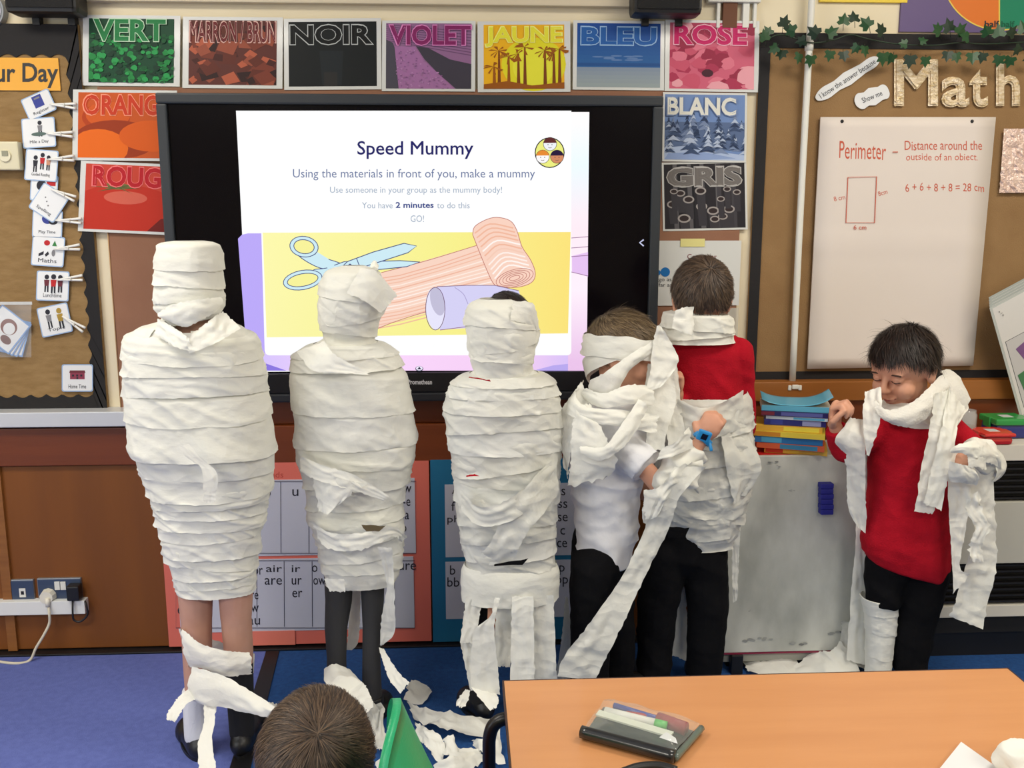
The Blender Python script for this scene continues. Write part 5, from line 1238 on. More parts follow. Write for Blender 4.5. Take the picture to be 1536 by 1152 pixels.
rows2b = [(504, 488, 560, .95), (512, 476, 566, .8), (520, 462, 578, .7), (530, 448, 590, .66), (542, 443, 598, .62), (560, 441, 604), (600, 443, 611), (640, 449, 616), (655, 449, 620), (690, 450, 617), (705, 456, 613), (720, 462, 608), (750, 465, 601), (780, 466, 602), (800, 474, 604), (815, 480, 603), (840, 482, 602), (862, 488, 598), (875, 490, 590)]
S2 = Shell(rows2b, Y2, .6)
undershell(S2, 'tissue_layer', m2, .0, S2.L-.02, -.004, .003, 5)
bands(S2, m2, [(530, .06, .004, .01), (548, .06, .004, .008), (612, .13, .006, .004), (661, .12, .007, .006), (690, .08, .004, .01), (722, .1, .01, .035), (750, .09, .008, .03), (775, .09, .008, .03), (800, .08, .01, .025), (825, .07, .008, .02), (846, .06, .007, .015), (872, .08, .006, .008)], .0058, 41, (PAPER, PAPER, PAPER_B))
yf = Y2-.15
sheet('paper_strip', [(486, 512, yf+.03), (500, 530, yf-.01), (525, 545, yf-.02), (552, 558, yf-.02)], [(445, 528, yf+.06), (470, 556, yf), (520, 560, yf-.02), (552, 562, yf-.025)], m2, seed=13, amp=.004)
sheet('paper_strip', [(450, 684, yf+.05), (490, 700, yf-.01), (530, 712, yf-.02), (585, 744, yf)], [(450, 708, yf+.05), (480, 722, yf-.01), (530, 735, yf-.02), (575, 752, yf)], m2, seed=14, amp=.006)
sheet('paper_flap', [(466, 705, yf+.04), (500, 716, yf-.02), (548, 726, yf-.02)], [(478, 765, yf+.02), (490, 772, yf-.02), (496, 768, yf-.02)], m2, seed=15, amp=.008, ragged=.008)
sheet('paper_strip', [(470, 785, yf+.06), (500, 800, yf), (545, 800, yf-.01), (590, 790, yf+.02), (612, 806, yf+.08)], [(478, 806, yf+.06), (505, 826, yf), (545, 824, yf-.01), (590, 806, yf+.02), (600, 812, yf+.08)], m2, seed=16, amp=.009, ragged=.006)
A = sheet('dark_gap', [(542, 787, yf-.004), (578, 789, yf-.004)], [(550, 797, yf-.004), (570, 797, yf-.004)], m2, n=6, m=2, amp=.0005, mt=mat('olive_gap', (96, 84, 60), .9))
sheet('paper_tail', [(566, 820, yf+.0), (574, 850, yf+.02), (580, 880, yf+.03), (572, 930, Y2-.08), (570, 968, Y2-.06)], [(588, 822, yf), (590, 850, yf+.02), (592, 900, yf+.03), (592, 948, Y2-.08), (574, 968, Y2-.06)], m2, seed=17, amp=.006, n=34)
sheet('paper_tail', [(568, 972, Y2-.05), (582, 1015, Y2-.12), (600, 1040, Y2-.18)], [(576, 974, Y2-.05), (596, 1006, Y2-.12), (614, 1024, Y2-.18)], m2, seed=18, amp=.004)
sheet('paper_tail', [(486, 868, yf+.02), (494, 887, yf+.02)], [(516, 868, yf+.02), (518, 888, yf+.02)], m2, seed=19, amp=.004, n=10)
sheet('paper_tail', [(522, 880, Y2+.03), (524, 920, Y2+.05), (520, 970, Y2+.05), (516, 975, Y2+.05)], [(542, 870, Y2+.03), (541, 900, Y2+.05), (538, 960, Y2+.05), (528, 975, Y2+.05)], m2, seed=20, amp=.004)
sheet('paper_tail', [(486, 1004, Y2-.05), (488, 1025, Y2-.1), (510, 1045, Y2-.2), (530, 1060, Y2-.28)], [(524, 1004, Y2-.05), (540, 1020, Y2-.1), (556, 1040, Y2-.2), (560, 1056, Y2-.28)], m2, seed=21, amp=.012, bulge=.02)
for s_ in (0, 1): shoe(J2['an'][s_], J2['toe'][s_], m2)
place(m2)
# ------------------------------------------------------------------ MUMMY 3
Y3 = -.58
m3 = person('child wrapped in glossy white paper with dark hair showing on top, third from the left', at(765, 1000, Y3).x, Y3)
rows3 = [(447, 722, 768, .9), (452, 710, 784, .95), (460, 703, 796, 1), (480, 700, 802, 1), (500, 702, 804, 1), (520, 706, 801, 1), (540, 708, 797, 1), (555, 713, 795, .95), (570, 716, 796, .9)]
S3h = Shell(rows3, Y3-.01); c3 = at(755, 512, Y3-.01); h3 = Head((c3.x, Y3+.0, c3.z-.01), (.25, -1, -.1), k=.9)
hip = at(765, 780, Y3); kn = at(765, 940, Y3); fa = (at(722, 1005, Y3).x, at(790, 1005, Y3).x)
J3 = mummy_body(m3, Y3, c3, None, at(757, 585, Y3).z, at(757, 560, Y3).x, .125, hip.z, hip.x, ((fa[0], Y3-.1), (fa[1], Y3-.1)), kn.z, SKIN, toes=((fa[0]-.04, Y3-.12, .03), (fa[1]+.02, Y3-.12, .03)), hips=.05)
J3['toe'] = ((fl(704, 1060).x, fl(704, 1064).y+.02, .03), (fl(796, 1060).x, fl(796, 1064).y+.02, .03))
bd3 = body(J3, h3, m3, closed=True, legr=.9)
hh3 = Head((c3.x+.014, Y3+.01, c3.z+.026), (.25, -1, -.1), k=1.0); hair(hh3, m3, HAIRD, 3500, .03, seed=5, sc=.95, line=([-1, -.3, .05, .5, 1], [.2, .3, .4, .5, .6]), lift=.005)
bm = bmesh.new()
for x0, x1_ in ((738, 724), (785, 790)): rc(bm, at(x0, 800, Y3), .065, at(x1_, 900, Y3), .052); rc(bm, at(x1_, 900, Y3), .052, at(x1_, 1010, Y3), .042)
remesh(bm, 'trousers', BLACKCL, m3, .006, 3)
undershell(S3h, 'head_wrap', m3, .004, S3h.tz(566), 0, .003, 7)
for i, (y, hh, tl, ph) in enumerate([(470, .08, .012, 2.4), (492, .09, .02, -.8), (515, .1, .012, 2), (540, .09, .01, .5), (560, .06, .008, 1)]):
    wrapband(S3h, 'paper_strip', m3, S3h.tz(y), hh, .007-.0012*i, .004, tl, ph, seed=i+33, amp=.006)
sheet('paper_flap', [(770, 452, Y3-.1), (800, 456, Y3-.09), (808, 494, Y3-.06)], [(765, 480, Y3-.12), (790, 486, Y3-.1), (800, 500, Y3-.07)], m3, seed=22, amp=.005, n=14)
rows3b = [(548, 716, 796, .95), (556, 710, 802, .8), (564, 696, 816, .7), (574, 684, 826, .66), (590, 676, 832, .62), (620, 670, 836), (650, 676, 838), (700, 683, 836), (740, 686, 834), (780, 690, 833), (820, 696, 830), (845, 700, 832), (895, 704, 832)]
S3 = Shell(rows3b, Y3, .6)
undershell(S3, 'tissue_layer', m3, .0, S3.L-.02, -.004, .003, 8)
SHINY = mat('damp_tissue_paper', (232, 232, 224), .42, c2=(218, 218, 210), nscale=7, bump=.35, bscale=50, transl=.14); crease(SHINY, 14, .4)
bands(S3, m3, [(574, .05, .004, .01), (590, .06, .005, .02), (612, .08, .006, .02), (645, .1, .009, .02), (672, .09, .006, .03), (700, .1, .008, .025), (722, .09, .006, .035), (750, .1, .008, .035), (780, .1, .006, .03), (808, .1, .008, .03), (830, .08, .008, .015), (848, .06, .006, .006)], .0068, 71, (SHINY, PAPER_B, SHINY))
y3 = Y3-.155
sheet('paper_strip', [(836, 690, y3+.08), (800, 720, y3), (760, 765, y3-.015), (735, 815, y3+.0), (720, 830, y3+.01)], [(836, 740, y3+.08), (815, 770, y3), (790, 800, y3-.015), (770, 840, y3), (760, 848, y3+.01)], m3, seed=23, amp=.008, mt=SHINY)
sheet('paper_strip', [(690, 735, y3+.06), (720, 760, y3), (770, 745, y3-.02), (828, 690, y3+.06)], [(692, 765, y3+.06), (725, 790, y3), (778, 775, y3-.02), (834, 725, y3+.06)], m3, seed=24, amp=.008, mt=SHINY)
sheet('dark_gap', [(742, 846, y3-.001), (792, 838, y3-.001)], [(742, 849, y3-.001), (785, 847, y3-.001)], m3, n=6, m=2, amp=.0005, mt=BLACKCL)
sheet('dark_gap', [(700, 713, y3+.02), (712, 711, y3+.01)], [(700, 715, y3+.02), (720, 714, y3+.0)], m3, n=6, m=2, amp=.0005, mt=REDCL)
sheet('dark_gap', [(704, 565, y3+.035), (735, 570, y3+.02)], [(704, 566.5, y3+.035), (737, 572.5, y3+.02)], m3, n=6, m=2, amp=.0005, mt=REDCL)
rw = [(845, 697, 834, .6), (870, 695, 835, .6), (896, 697, 833, .6)]
Sw = Shell(rw, Y3, .6); wrapband(Sw, 'paper_strip', m3, Sw.L/2, Sw.L-.001, .008, .003, 0, 0, seed=90, amp=.003)
def fan(xa, xb, xc, xd, ya, yb, dY, seed, p=None, nn=22): # hanging strip xa..xb at top to xc..xd at bottom
    sheet('paper_tail', [(xa, ya, Y3-dY), ((xa+xc)/2, (ya+yb)/2, Y3-dY-.01), (xc, yb, Y3-dY-.02)], [(xb, ya, Y3-dY), ((xb+xd)/2, (ya+yb)/2, Y3-dY-.01), (xd, yb, Y3-dY-.02)], p or m3, n=nn, seed=seed, amp=.006)
fan(699, 725, 690, 712, 895, 965, .06, 1); fan(690, 712, 705, 720, 962, 1035, .07, 2)
sheet('paper_tail', [(742, 897, Y3-.11), (735, 925, Y3-.12), (712, 945, Y3-.12), (707, 980, Y3-.12), (706, 1035, Y3-.12)], [(750, 897, Y3-.11), (742, 930, Y3-.12), (742, 960, Y3-.12), (747, 1000, Y3-.12), (750, 1042, Y3-.12)], m3, seed=25, amp=.004, n=30)
fan(745, 780, 740, 765, 895, 1000, .04, 4); fan(768, 800, 765, 802, 895, 1035, .1, 5); fan(795, 830, 800, 836, 892, 1030, .07, 6); fan(730, 770, 735, 775, 900, 985, .0, 7)
fan(800, 826, 790, 830, 890, 1000, -.03, 8)
sheet('paper_tail', [(706, 1030, Y3-.12), (722, 1050, Y3-.16), (735, 1066, Y3-.2)], [(745, 1040, Y3-.12), (748, 1050, Y3-.16), (745, 1062, Y3-.2)], m3, seed=26, amp=.006, n=12)
sheet('paper_tail', [(698, 1034, Y3-.14), (686, 1050, Y3-.16), (684, 1058, Y3-.17)], [(706, 1036, Y3-.14), (700, 1056, Y3-.16), (692, 1062, Y3-.17)], m3, seed=27, amp=.006, n=10)
for s_ in (0, 1):
    shoe(J3['an'][s_], J3['toe'][s_], m3); an_ = Vector(J3['an'][s_])
    bm = bmesh.new(); rc(bm, an_-Vector((0, 0, .01)), .037, an_+Vector((0, 0, .12)), .041, flat1=True); remesh(bm, 'sock', mat('black_sock', (20, 20, 24), .9), m3, .005, 2)
place(m3)
# ------------------------------------------------------------------ D: boy in white polo, blindfolded
YD = -.5
dd_ = person('boy in white polo shirt with paper wound round his eyes and a blue watch', at(905, 1000, YD).x, YD)
cD = at(935, 531, YD); hD = Head((cD.x, YD, cD.z), (.93, -.3, -.12), k=1.1)
wrD = at(1054, 658, YD-.1); elD = at(995, 735, YD-.12); shD = at(925, 655, YD-.06)
wl = at(1000, 752, YD+.06)
JD = dict(neck=at(925, 600, YD), chest=at(910, 680, YD), pelvis=at(903, 830, YD), sh=(shD, at(900, 645, YD+.11)), el=(elD, at(960, 735, YD+.13)), wr=(wrD, at(985, 745, YD+.0)),
    hp=(at(893, 850, YD-.045), at(912, 850, YD+.05)), kn=(at(890, 930, YD-.05), at(920, 930, YD+.06)), an=(Vector((at(885, 1000, YD).x, YD-.04, .08)), Vector((at(925, 1000, YD).x, YD+.06, .08))),
    toe=(Vector((at(915, 1000, YD).x+.02, YD-.06, .03)), Vector((at(960, 1000, YD).x+.02, YD+.05, .03))))
bD = body(JD, hD, dd_, .0042, closed=True, hands={0: ((.45, -.05, .88), (.4, .9, -.1), 1, .9, 1.15), 1: ((.5, -.2, .85), (.8, 0, -.4), 1, 1, .65)}, legr=.85, thin=.8)
hair(hD, dd_, HAIRL, 9000, .03, whorl=(0, -.6, .8), seed=11, lift=.014, fade=True, line=([-1, -.4, .0, .5, 1], [-.5, -.4, .12, .38, .45]), sc=1.0, tuft=2)
rwD = [(596, 876, 975, .75), (612, 862, 985, .8), (635, 855, 985, .85), (660, 852, 975, .85), (700, 855, 965, .8), (740, 858, 962, .8), (775, 862, 960, .8), (805, 864, 955, .95), (838, 862, 948, 1.05)]
SD = Shell(rwD, YD, .8)
bm = bmesh.new(); loftbm(bm, [((c_, YD, z_), h_, h_*r_) for z_, c_, h_, r_ in zip(SD.z, SD.c, SD.h, SD.r)])
rc(bm, at(915, 650, YD-.05), .055, at(970, 700, YD-.12), .062, flat1=True); rc(bm, at(905, 650, YD+.06), .05, at(955, 705, YD+.13), .055, flat1=True)
def hemtilt(o, zc, xc, k):
    for v in o.data.vertices:
        w_ = max(0, min(1, (zc+.05-v.co.z)/.05)); v.co.z -= (v.co.x-xc)*k*w_
pol = remesh(bm, 'polo_shirt', WHITECL, dd_, .005, 4, cloth_disp(.01, 7, 16, 2))
zh = at(900, 836, YD).z; hemtilt(pol, zh, at(862, 836, YD).x, .12)
bm = bmesh.new()
rc(bm, at(893, 810, YD+.02), .072, at(893, 850, YD+.01), .078); rc(bm, at(908, 822, YD+.02), .068, at(910, 850, YD+.04), .076)
for (p, q, r) in ((at(893, 850, YD-.045), at(888, 930, YD-.05), at(884, 1010, YD-.04)), (at(912, 850, YD+.05), at(922, 930, YD+.06), at(925, 1010, YD+.06))):
    rc(bm, p, .078, q, .066); rc(bm, q, .066, Vector((r.x, r.y, .06)), .056, flat1=True)
remesh(bm, 'trousers', BLACKCL, dd_, .006, 4, cloth_disp(.007, 6, 10, 4))
for i in (0, 1): shoe(JD['an'][i], JD['toe'][i], dd_)
# watch
M = Matrix.Translation(wrD+Vector((.0, 0, .0))) @ Vector((.62, .1, .78)).to_track_quat('Z', 'Y').to_matrix().to_4x4()
WB = mat('blue_watch_rubber', (40, 140, 205), .4); V = []; F = []; n = 30; rr_ = .0265
for k in range(n):
    a = 2*pi*k/n
    for (r, z) in ((rr_, -.0095), (rr_+.0035, -.008), (rr_+.0035, .008), (rr_, .0095)): V.append(M @ Vector((r*cos(a), r*sin(a), z)))
for k in range(n):
    for j in range(4): a = k*4+j; b = k*4+(j+1) % 4; c_ = ((k+1) % n)*4; F.append((a, c_+j, c_+(j+1) % 4, b))
wt = mesh('watch', V, F, WB, dd_, True)
fp = at(1056, 654, YD-.1-.034); fr = Matrix.Translation(fp) @ Matrix.Rotation(radians(20), 4, 'Y') @ Matrix.Rotation(radians(15), 4, 'X')
box('watch_case', -.02, .02, -.006, .009, -.0165, .0165, WB, wt, .005, fr); box('watch_display', -.009, .009, -.0075, -.0055, -.009, .009, mat('watch_screen', (18, 22, 36), .15), wt, .001, fr)
tube('strap_end', [at(1064, 664, YD-.12), at(1066, 671, YD-.125), at(1067, 676, YD-.125)], .005, WB, wt, 3, 8)
# blindfold
def headband(h, pts, w_, parent, seed, off=.012, amp=.004, a0=0, a1=2*pi, sc=1.0, rise=0, m=None, nn=70, nm='paper_blindfold'):
    V = []; F = []; nv = 8
    for j in range(nv+1):
        v = j/nv
        for i in range(nn+1):
            a = a0+(a1-a0)*i/nn; u = np.interp(a % (2*pi), *pts)+(v-.5)*w_*(1+.25*noise.noise(Vector((cos(a)*2, sin(a)*2, seed))))
            # head radius at height u
            kk = math.sqrt(max(.25, 1-((u-.015)/.11)**2)) if u > .0 else math.sqrt(max(.3, 1-((u-.0)/.13)**2))
            q = ridge(Vector((a*1.2+seed, v*5, seed)))
            o = off+amp*(q-.3)+.002*noise.noise(Vector((a*9, v*9, seed)))
            V.append(h.p((.078*kk+o)*sin(a)*sc, -.004+(.096*kk+o)*cos(a)*sc, u))
    for j in range(nv):
        for i in range(nn): a = j*(nn+1)+i; F.append((a, a+1, a+nn+2, a+nn+1))
    return mesh(nm, V, F, m or PAPER, parent, True)
headband(hD, ([0, 1.57, 3.14, 4.71, 6.28], [.03, .03, .01, .03, .03]), .058, dd_, 3, .0155)
headband(hD, ([0, 1.57, 3.14, 4.71, 6.28], [.028, .02, -.075, .0, .028]),   .05, dd_, 5, .010, a0=1.0, a1=5.4)
yh = YD-.115
sheet('paper_blindfold', [(987, 505, yh+.03), (940, 535, yh-.0), (905, 560, yh), (885, 570, yh+.06)], [(984, 528, yh+.03), (945, 555, yh-.0), (918, 600, yh), (888, 600, yh+.06)], dd_, seed=31, amp=.004, bulge=.01)
kx = YD-.1
sheet('paper_tail', [(985, 488, kx), (978, 530, kx-.01), (975, 560, kx-.015), (966, 590, kx-.02)], [(992, 490, kx), (1010, 520, kx), (1018, 545, kx-.01), (992, 580, kx-.02)], dd_, seed=32, amp=.008, n=26)
sheet('paper_tail', [(972, 545, kx+.03), (966, 600, kx), (970, 650, kx-.02), (968, 672, kx-.02)], [(1008, 545, kx+.03), (1014, 600, kx), (1000, 650, kx-.02), (996, 676, kx-.02)], dd_, seed=33, amp=.008, n=26)
sheet('paper_tail', [(1000, 560, kx+.06), (996, 610, kx+.03), (1000, 650, kx+.02), (1004, 676, kx)], [(1016, 548, kx+.06), (1022, 610, kx+.03), (1028, 655, kx+.02), (1022, 680, kx)], dd_, seed=34, amp=.005, n=26)
# collar and shoulder drapes
yc = YD-.13
sheet('paper_strip', [(880, 582, yc+.06), (905, 590, yc), (940, 578, yc-.01), (975, 578, yc+.02)], [(872, 598, yc+.06), (905, 612, yc-.02), (945, 606, yc-.03), (982, 610, yc)], dd_, seed=35, amp=.006, bulge=.01)
sheet('paper_strip', [(876, 570, yc+.1), (862, 590, yc+.03), (880, 610, yc-.02), (930, 615, yc-.03), (985, 622, yc-.0)], [(864, 590, yc+.1), (848, 615, yc+.03), (875, 632, yc-.03), (930, 640, yc-.045), (985, 650, yc-.02)], dd_, seed=36, amp=.01, bulge=.008)
sheet('paper_strip', [(872, 572, yc+.08), (852, 600, yc+.04), (835, 625, yc+.04), (836, 640, yc+.04)], [(885, 600, yc+.05), (868, 640, yc), (856, 680, yc), (852, 720, yc+.02)], dd_, seed=37, amp=.009)
sheet('paper_strip', [(862, 610, yc), (858, 650, yc-.02), (856, 690, yc-.02), (852, 728, yc)], [(885, 605, yc-.01), (905, 650, yc-.05), (925, 690, yc-.06), (915, 715, yc-.03)], dd_, seed=38, amp=.009, bulge=.01, ragged=.01)
sheet('paper_strip', [(958, 598, yc-.03), (930, 640, yc-.07), (905, 670, yc-.075), (870, 668, yc-.04)], [(972, 612, yc-.03), (945, 660, yc-.075), (905, 690, yc-.08), (872, 682, yc-.05)], dd_, seed=39, amp=.006, bulge=.008)
# forearm wrap
bm = bmesh.new(); e2 = at(998, 722, YD-.12); w2 = at(1046, 676, YD-.1)
rc(bm, e2, .044, e2.lerp(w2, .5), .05); rc(bm, e2.lerp(w2, .5), .052, w2, .037, flat1=True)
remesh(bm, 'forearm_wrap', PAPER_EDGE, dd_, .005, 3, cloth_disp(.012, 12, 16, 6))
ya = YD-.18
sheet('paper_strip', [(992, 672, ya+.02), (1015, 662, ya+.0), (1034, 640, ya+.04)], [(985, 690, ya+.02), (1010, 685, ya), (1040, 672, ya+.04)], dd_, seed=40, amp=.008, n=14)
sheet('paper_strip', [(966, 735, ya+.02), (990, 730, ya-.01), (1020, 700, ya-.01), (1056, 690, ya+.03)], [(965, 780, ya+.02), (985, 775, ya-.01), (1005, 745, ya-.01), (1045, 730, ya+.03)], dd_, seed=41, amp=.01, ragged=.008)
sheet('paper_strip', [(968, 742, ya+.03), (963, 770, ya+.04), (965, 785, ya+.05)], [(1000, 745, ya+.02), (985, 775, ya+.03), (975, 790, ya+.05)], dd_, seed=42, amp=.008, n=12)
sheet('paper_tail', [(1012, 700, ya), (985, 745, ya-.01), (965, 800, ya+.01), (930, 870, ya), (880, 940, ya-.02), (846, 985, ya-.03), (836, 1015, ya-.03)], [(1060, 700, ya), (1020, 745, ya-.01), (1000, 800, ya+.01), (960, 880, ya), (935, 935, ya-.02), (910, 985, ya-.03), (893, 1020, ya-.03)], dd_, seed=43, amp=.008, n=60, m=10, mt=SHINY)
sheet('paper_tail', [(848, 895, YD), (842, 960, YD), (832, 1025, YD-.02)], [(852, 895, YD), (858, 960, YD), (860, 1025, YD-.02)], dd_, seed=44, amp=.005)
place(dd_)
# ------------------------------------------------------------------ E: boy seen from behind in red
YE = -.42
ee = person('dark-haired boy in red jumper seen from behind, paper round neck and waist', at(1040, 1000, YE).x, YE)
cE = at(1052, 450, YE); hE = Head((cE.x, YE, cE.z), (.12, 1, -.1), k=1.1)
sE = at(1062, 530, YE)
JE = dict(neck=at(1053, 500, YE), chest=at(1060, 580, YE), pelvis=at(1040, 780, YE), sh=(at(1008, 530, YE), at(1106, 530, YE)), el=(at(1006, 620, YE+.02), at(1112, 640, YE+.05)), wr=(at(1020, 580, YE-.1), at(1080, 665, YE+.2)),
    hp=(at(1008, 838, YE), at(1050, 838, YE)), kn=(at(990, 905, YE), at(1060, 905, YE)), an=(Vector((at(982, 990, YE).x, YE-.01, .08)), Vector((at(1054, 990, YE).x, YE-.01, .08))),
    toe=(Vector((at(975, 1000, YE).x, YE+.09, .03)), Vector((at(1056, 1000, YE).x, YE+.09, .03))))
JE['wr'] = (at(1016, 590, YE-.075), JE['wr'][1])
body(JE, hE, ee, .0048, hands={0: ((.05, -.1, 1), (-.9, -.2, 0), -1, .9, .95), 1: ((-.5, .4, 0), (0, 0, -1), 1, .5)}, bits=True, legr=.85, thin=.82)
hair(hE, ee, HAIRM, 9000, .03, whorl=(.15, -.75, .62), seed=21, lift=.009, line=([-1, -.45, -.15, .3, 1], [-.5, -.42, -.05, .3, .42]), sc=1.02)
def torso_loft(rw, Y, ratio):
    S = Shell(rw, Y, ratio); bm = bmesh.new(); loftbm(bm, [((c_, Y, z_), h_, h_*r_) for z_, c_, h_, r_ in zip(S.z, S.c, S.h, S.r)]); return bm, S
bm, SE = torso_loft([(492, 1025, 1085, .8), (500, 1008, 1098, .7), (510, 1000, 1108, .65), (530, 996, 1114, .62), (570, 1000, 1114), (620, 1004, 1112), (700, 1000, 1108), (790, 1002, 1098), (800, 1004, 1096)], YE, .62)
for a, b, c_ in ((JE['sh'][0], JE['el'][0], JE['wr'][0]), (JE['sh'][1], JE['el'][1], JE['wr'][1])):
    rc(bm, a, .05, b, .046); rc(bm, b, .045, Vector(b).lerp(Vector(c_), .85), .036, flat1=True)
remesh(bm, 'red_jumper', REDCL, ee, .0055, 4, cloth_disp(.005, 7, 12, 8))
bm = bmesh.new()
rc(bm, at(1040, 790, YE), .1, at(1030, 820, YE), .1, sq=((0, 1, 0), .8))
for (p, q, r, r0) in ((at(1000, 830, YE), at(987, 905, YE), at(980, 1000, YE), .072), (at(1056, 830, YE), at(1062, 905, YE), at(1056, 1000, YE), .074)):
    rc(bm, p, r0, q, .066); rc(bm, q, .066, Vector((r.x, r.y, .05)), .056, flat1=True)
remesh(bm, 'trousers', BLACKCL, ee, .006, 4, cloth_disp(.006, 6, 10, 14))
for i in (0, 1): shoe(JE['an'][i], JE['toe'][i], ee)
# neck wrap
SEn = Shell([(462, 1018, 1082, 1.1), (470, 1004, 1090, 1.05), (485, 1000, 1092, 1), (500, 994, 1094, .9), (512, 990, 1096, .85)], YE, 1)
for i, (y, hh, tl) in enumerate([(504, .05, .008), (494, .055, -.012), (482, .055, .01)]): wrapband(SEn, 'neck_wrap', ee, SEn.tz(y), hh, .006+.003*i, .006, tl, i, seed=i+50, amp=.007)
sheet('neck_wrap', [(1012, 466, YE-.13), (1026, 461, YE-.14), (1041, 460, YE-.13)], [(1008, 492, YE-.14), (1035, 502, YE-.15), (1040, 500, YE-.14)], ee, seed=52, amp=.006, n=12)
yq = YE-.13
rowsE = [(584, 1000, 1118, .75), (610, 998, 1122, .75), (640, 994, 1122, .75), (680, 990, 1122, .75), (710, 988, 1124, .75), (740, 990, 1118, .75), (770, 996, 1110, .75), (800, 1006, 1102, .75), (818, 1014, 1092, .75)]
SEw = Shell(rowsE, YE, .75)
for i, (y, hh, tl) in enumerate([(806, .07, .01), (785, .09, -.015), (760, .11, .02), (735, .12, -.02), (705, .12, .02), (672, .12, -.02), (642, .1, .015), (615, .11, -.012)]): wrapband(SEw, 'waist_wrap', ee, SEw.tz(y), hh, .004+.001*i, .008, tl, i*1.3, seed=i*1.7+55, amp=.01, m=SHINY)
sheet('paper_flap', [(1108, 600, yq+.06), (1122, 650, yq+.05), (1142, 700, yq+.04), (1122, 740, yq+.05)], [(1080, 625, yq-.0), (1085, 680, yq-.01), (1095, 720, yq-.0), (1100, 755, yq+.01)], ee, seed=60, amp=.012, n=22, mt=SHINY)
sheet('paper_strip', [(1016, 598, yq-.02), (1060, 612, yq-.03), (1116, 585, yq+.04)], [(1016, 650, yq-.02), (1060, 660, yq-.03), (1116, 640, yq+.04)], ee, seed=61, amp=.008, mt=SHINY)
sheet('paper_tail', [(1100, 780, YE), (1098, 850, YE+.02), (1100, 905, YE+.03)], [(1112, 770, YE), (1108, 850, YE+.02), (1106, 900, YE+.03)], ee, seed=62, amp=.005)
sheet('paper_tail', [(1010, 860, YE+.06), (1004, 920, YE+.06), (1003, 980, YE+.06)], [(1025, 860, YE+.06), (1030, 910, YE+.06), (1032, 992, YE+.06)], ee, seed=63, amp=.005)
sheet('dark_gap', [(1002, 790, yq-.002), (1034, 792, yq-.01)], [(1002, 806, yq-.002), (1028, 808, yq-.01)], ee, n=6, m=3, amp=.001, mt=BLACKCL)
place(ee)
# ------------------------------------------------------------------ F: boy on the right, paper scarf
YF = -.45
ff = person('smiling boy in red jumper with a white paper scarf, far right', at(1360, 1000, YF).x, YF)
cF = at(1354, 553, YF); hF = Head((cF.x, YF-.01, cF.z), (-.86, -.5, -.33), k=1.16)
wrl = at(1253, 640, YF-.06); wrr = at(1458, 678, YF-.14)
JF = dict(neck=at(1368, 612, YF), chest=at(1366, 690, YF), pelvis=at(1362, 820, YF), sh=(at(1318, 645, YF), at(1418, 640, YF)), el=(at(1268, 672, YF-.03), at(1478, 690, YF-.0)), wr=(wrl, wrr),
    hp=(at(1330, 845, YF), at(1388, 845, YF)), kn=(at(1320, 920, YF), at(1372, 925, YF)), an=(Vector((at(1318, 1000, YF).x, YF+.02, .08)), Vector((at(1364, 1000, YF).x, YF-.0, .08))), toe=(Vector((at(1300, 1000, YF).x, YF-.08, .03)), Vector((at(1360, 1000, YF).x, YF-.1, .03))))
bF = body(JF, hF, ff, .0042, closed=True, legr=.82, thin=.82, hands={0: ((-.1, -.12, 1), (.72, -.7, .1), -1, .8, 1.15), 1: ((-.85, -.5, -.1), (.1, -.2, -1), 1, .7, .85)})
hair(hF, ff, HAIRD, 9000, .034, whorl=(0, -.5, .86), seed=31, lift=.014, line=([-1, -.5, -.1, .1, .45, .7, 1], [-.66, -.55, -.3, .05, .3, .42, .46]), sc=.99, puff=1.02, tuft=3)
bm, SF = torso_loft([(606, 1336, 1398, .8), (618, 1318, 1412, .72), (632, 1308, 1422, .66), (660, 1306, 1424), (700, 1304, 1424), (750, 1303, 1425), (780, 1298, 1426), (810, 1293, 1426), (832, 1295, 1423), (846, 1302, 1418)], YF, .76)
rc(bm, JF['sh'][0], .048, JF['el'][0], .045); rc(bm, JF['el'][0], .045, Vector(JF['el'][0]).lerp(wrl, .95), .036, flat1=True)
rc(bm, JF['sh'][1], .05, JF['el'][1], .046); rc(bm, JF['el'][1], .045, Vector(JF['el'][1]).lerp(wrr, .8), .036, flat1=True)
jf = remesh(bm, 'red_jumper', REDCL, ff, .0055, 4, cloth_disp(.005, 7, 10, 18)); zz = at(1360, 846, YF).z; hemtilt(jf, zz+.02, at(1325, 846, YF).x, .3)
bm = bmesh.new()
rc(bm, at(1346, 825, YF), .07, at(1342, 845, YF), .075); rc(bm, at(1376, 825, YF), .07, at(1378, 845, YF), .08)
rc(bm, at(1332, 845, YF), .072, at(1322, 908, YF-.01), .056, flat1=True)
rc(bm, at(1385, 850, YF), .085, at(1372, 925, YF), .068); rc(bm, at(1372, 925, YF), .068, Vector((at(1363, 1000, YF).x, YF, .06)), .058, flat1=True)
remesh(bm, 'trousers', BLACKCL, ff, .006, 4, cloth_disp(.006, 6, 10, 24))
for i in (0, 1): shoe(JF['an'][i], JF['toe'][i], ff)
SFl = Shell([(895, 1294, 1342, 1), (920, 1300, 1342, 1), (950, 1301, 1340, 1), (980, 1300, 1336, 1), (1012, 1300, 1334, 1), (1030, 1300, 1334, 1)], YF, 1)
undershell(SFl, 'leg_wrap', ff, .01, SFl.L-.01, -.002, .002, 9)
for i, y in enumerate((1008, 975, 940, 912)): wrapband(SFl, 'leg_wrap', ff, SFl.tz(y), .09, .001+.001*i, .003, .008, i, seed=i+80, amp=.004)
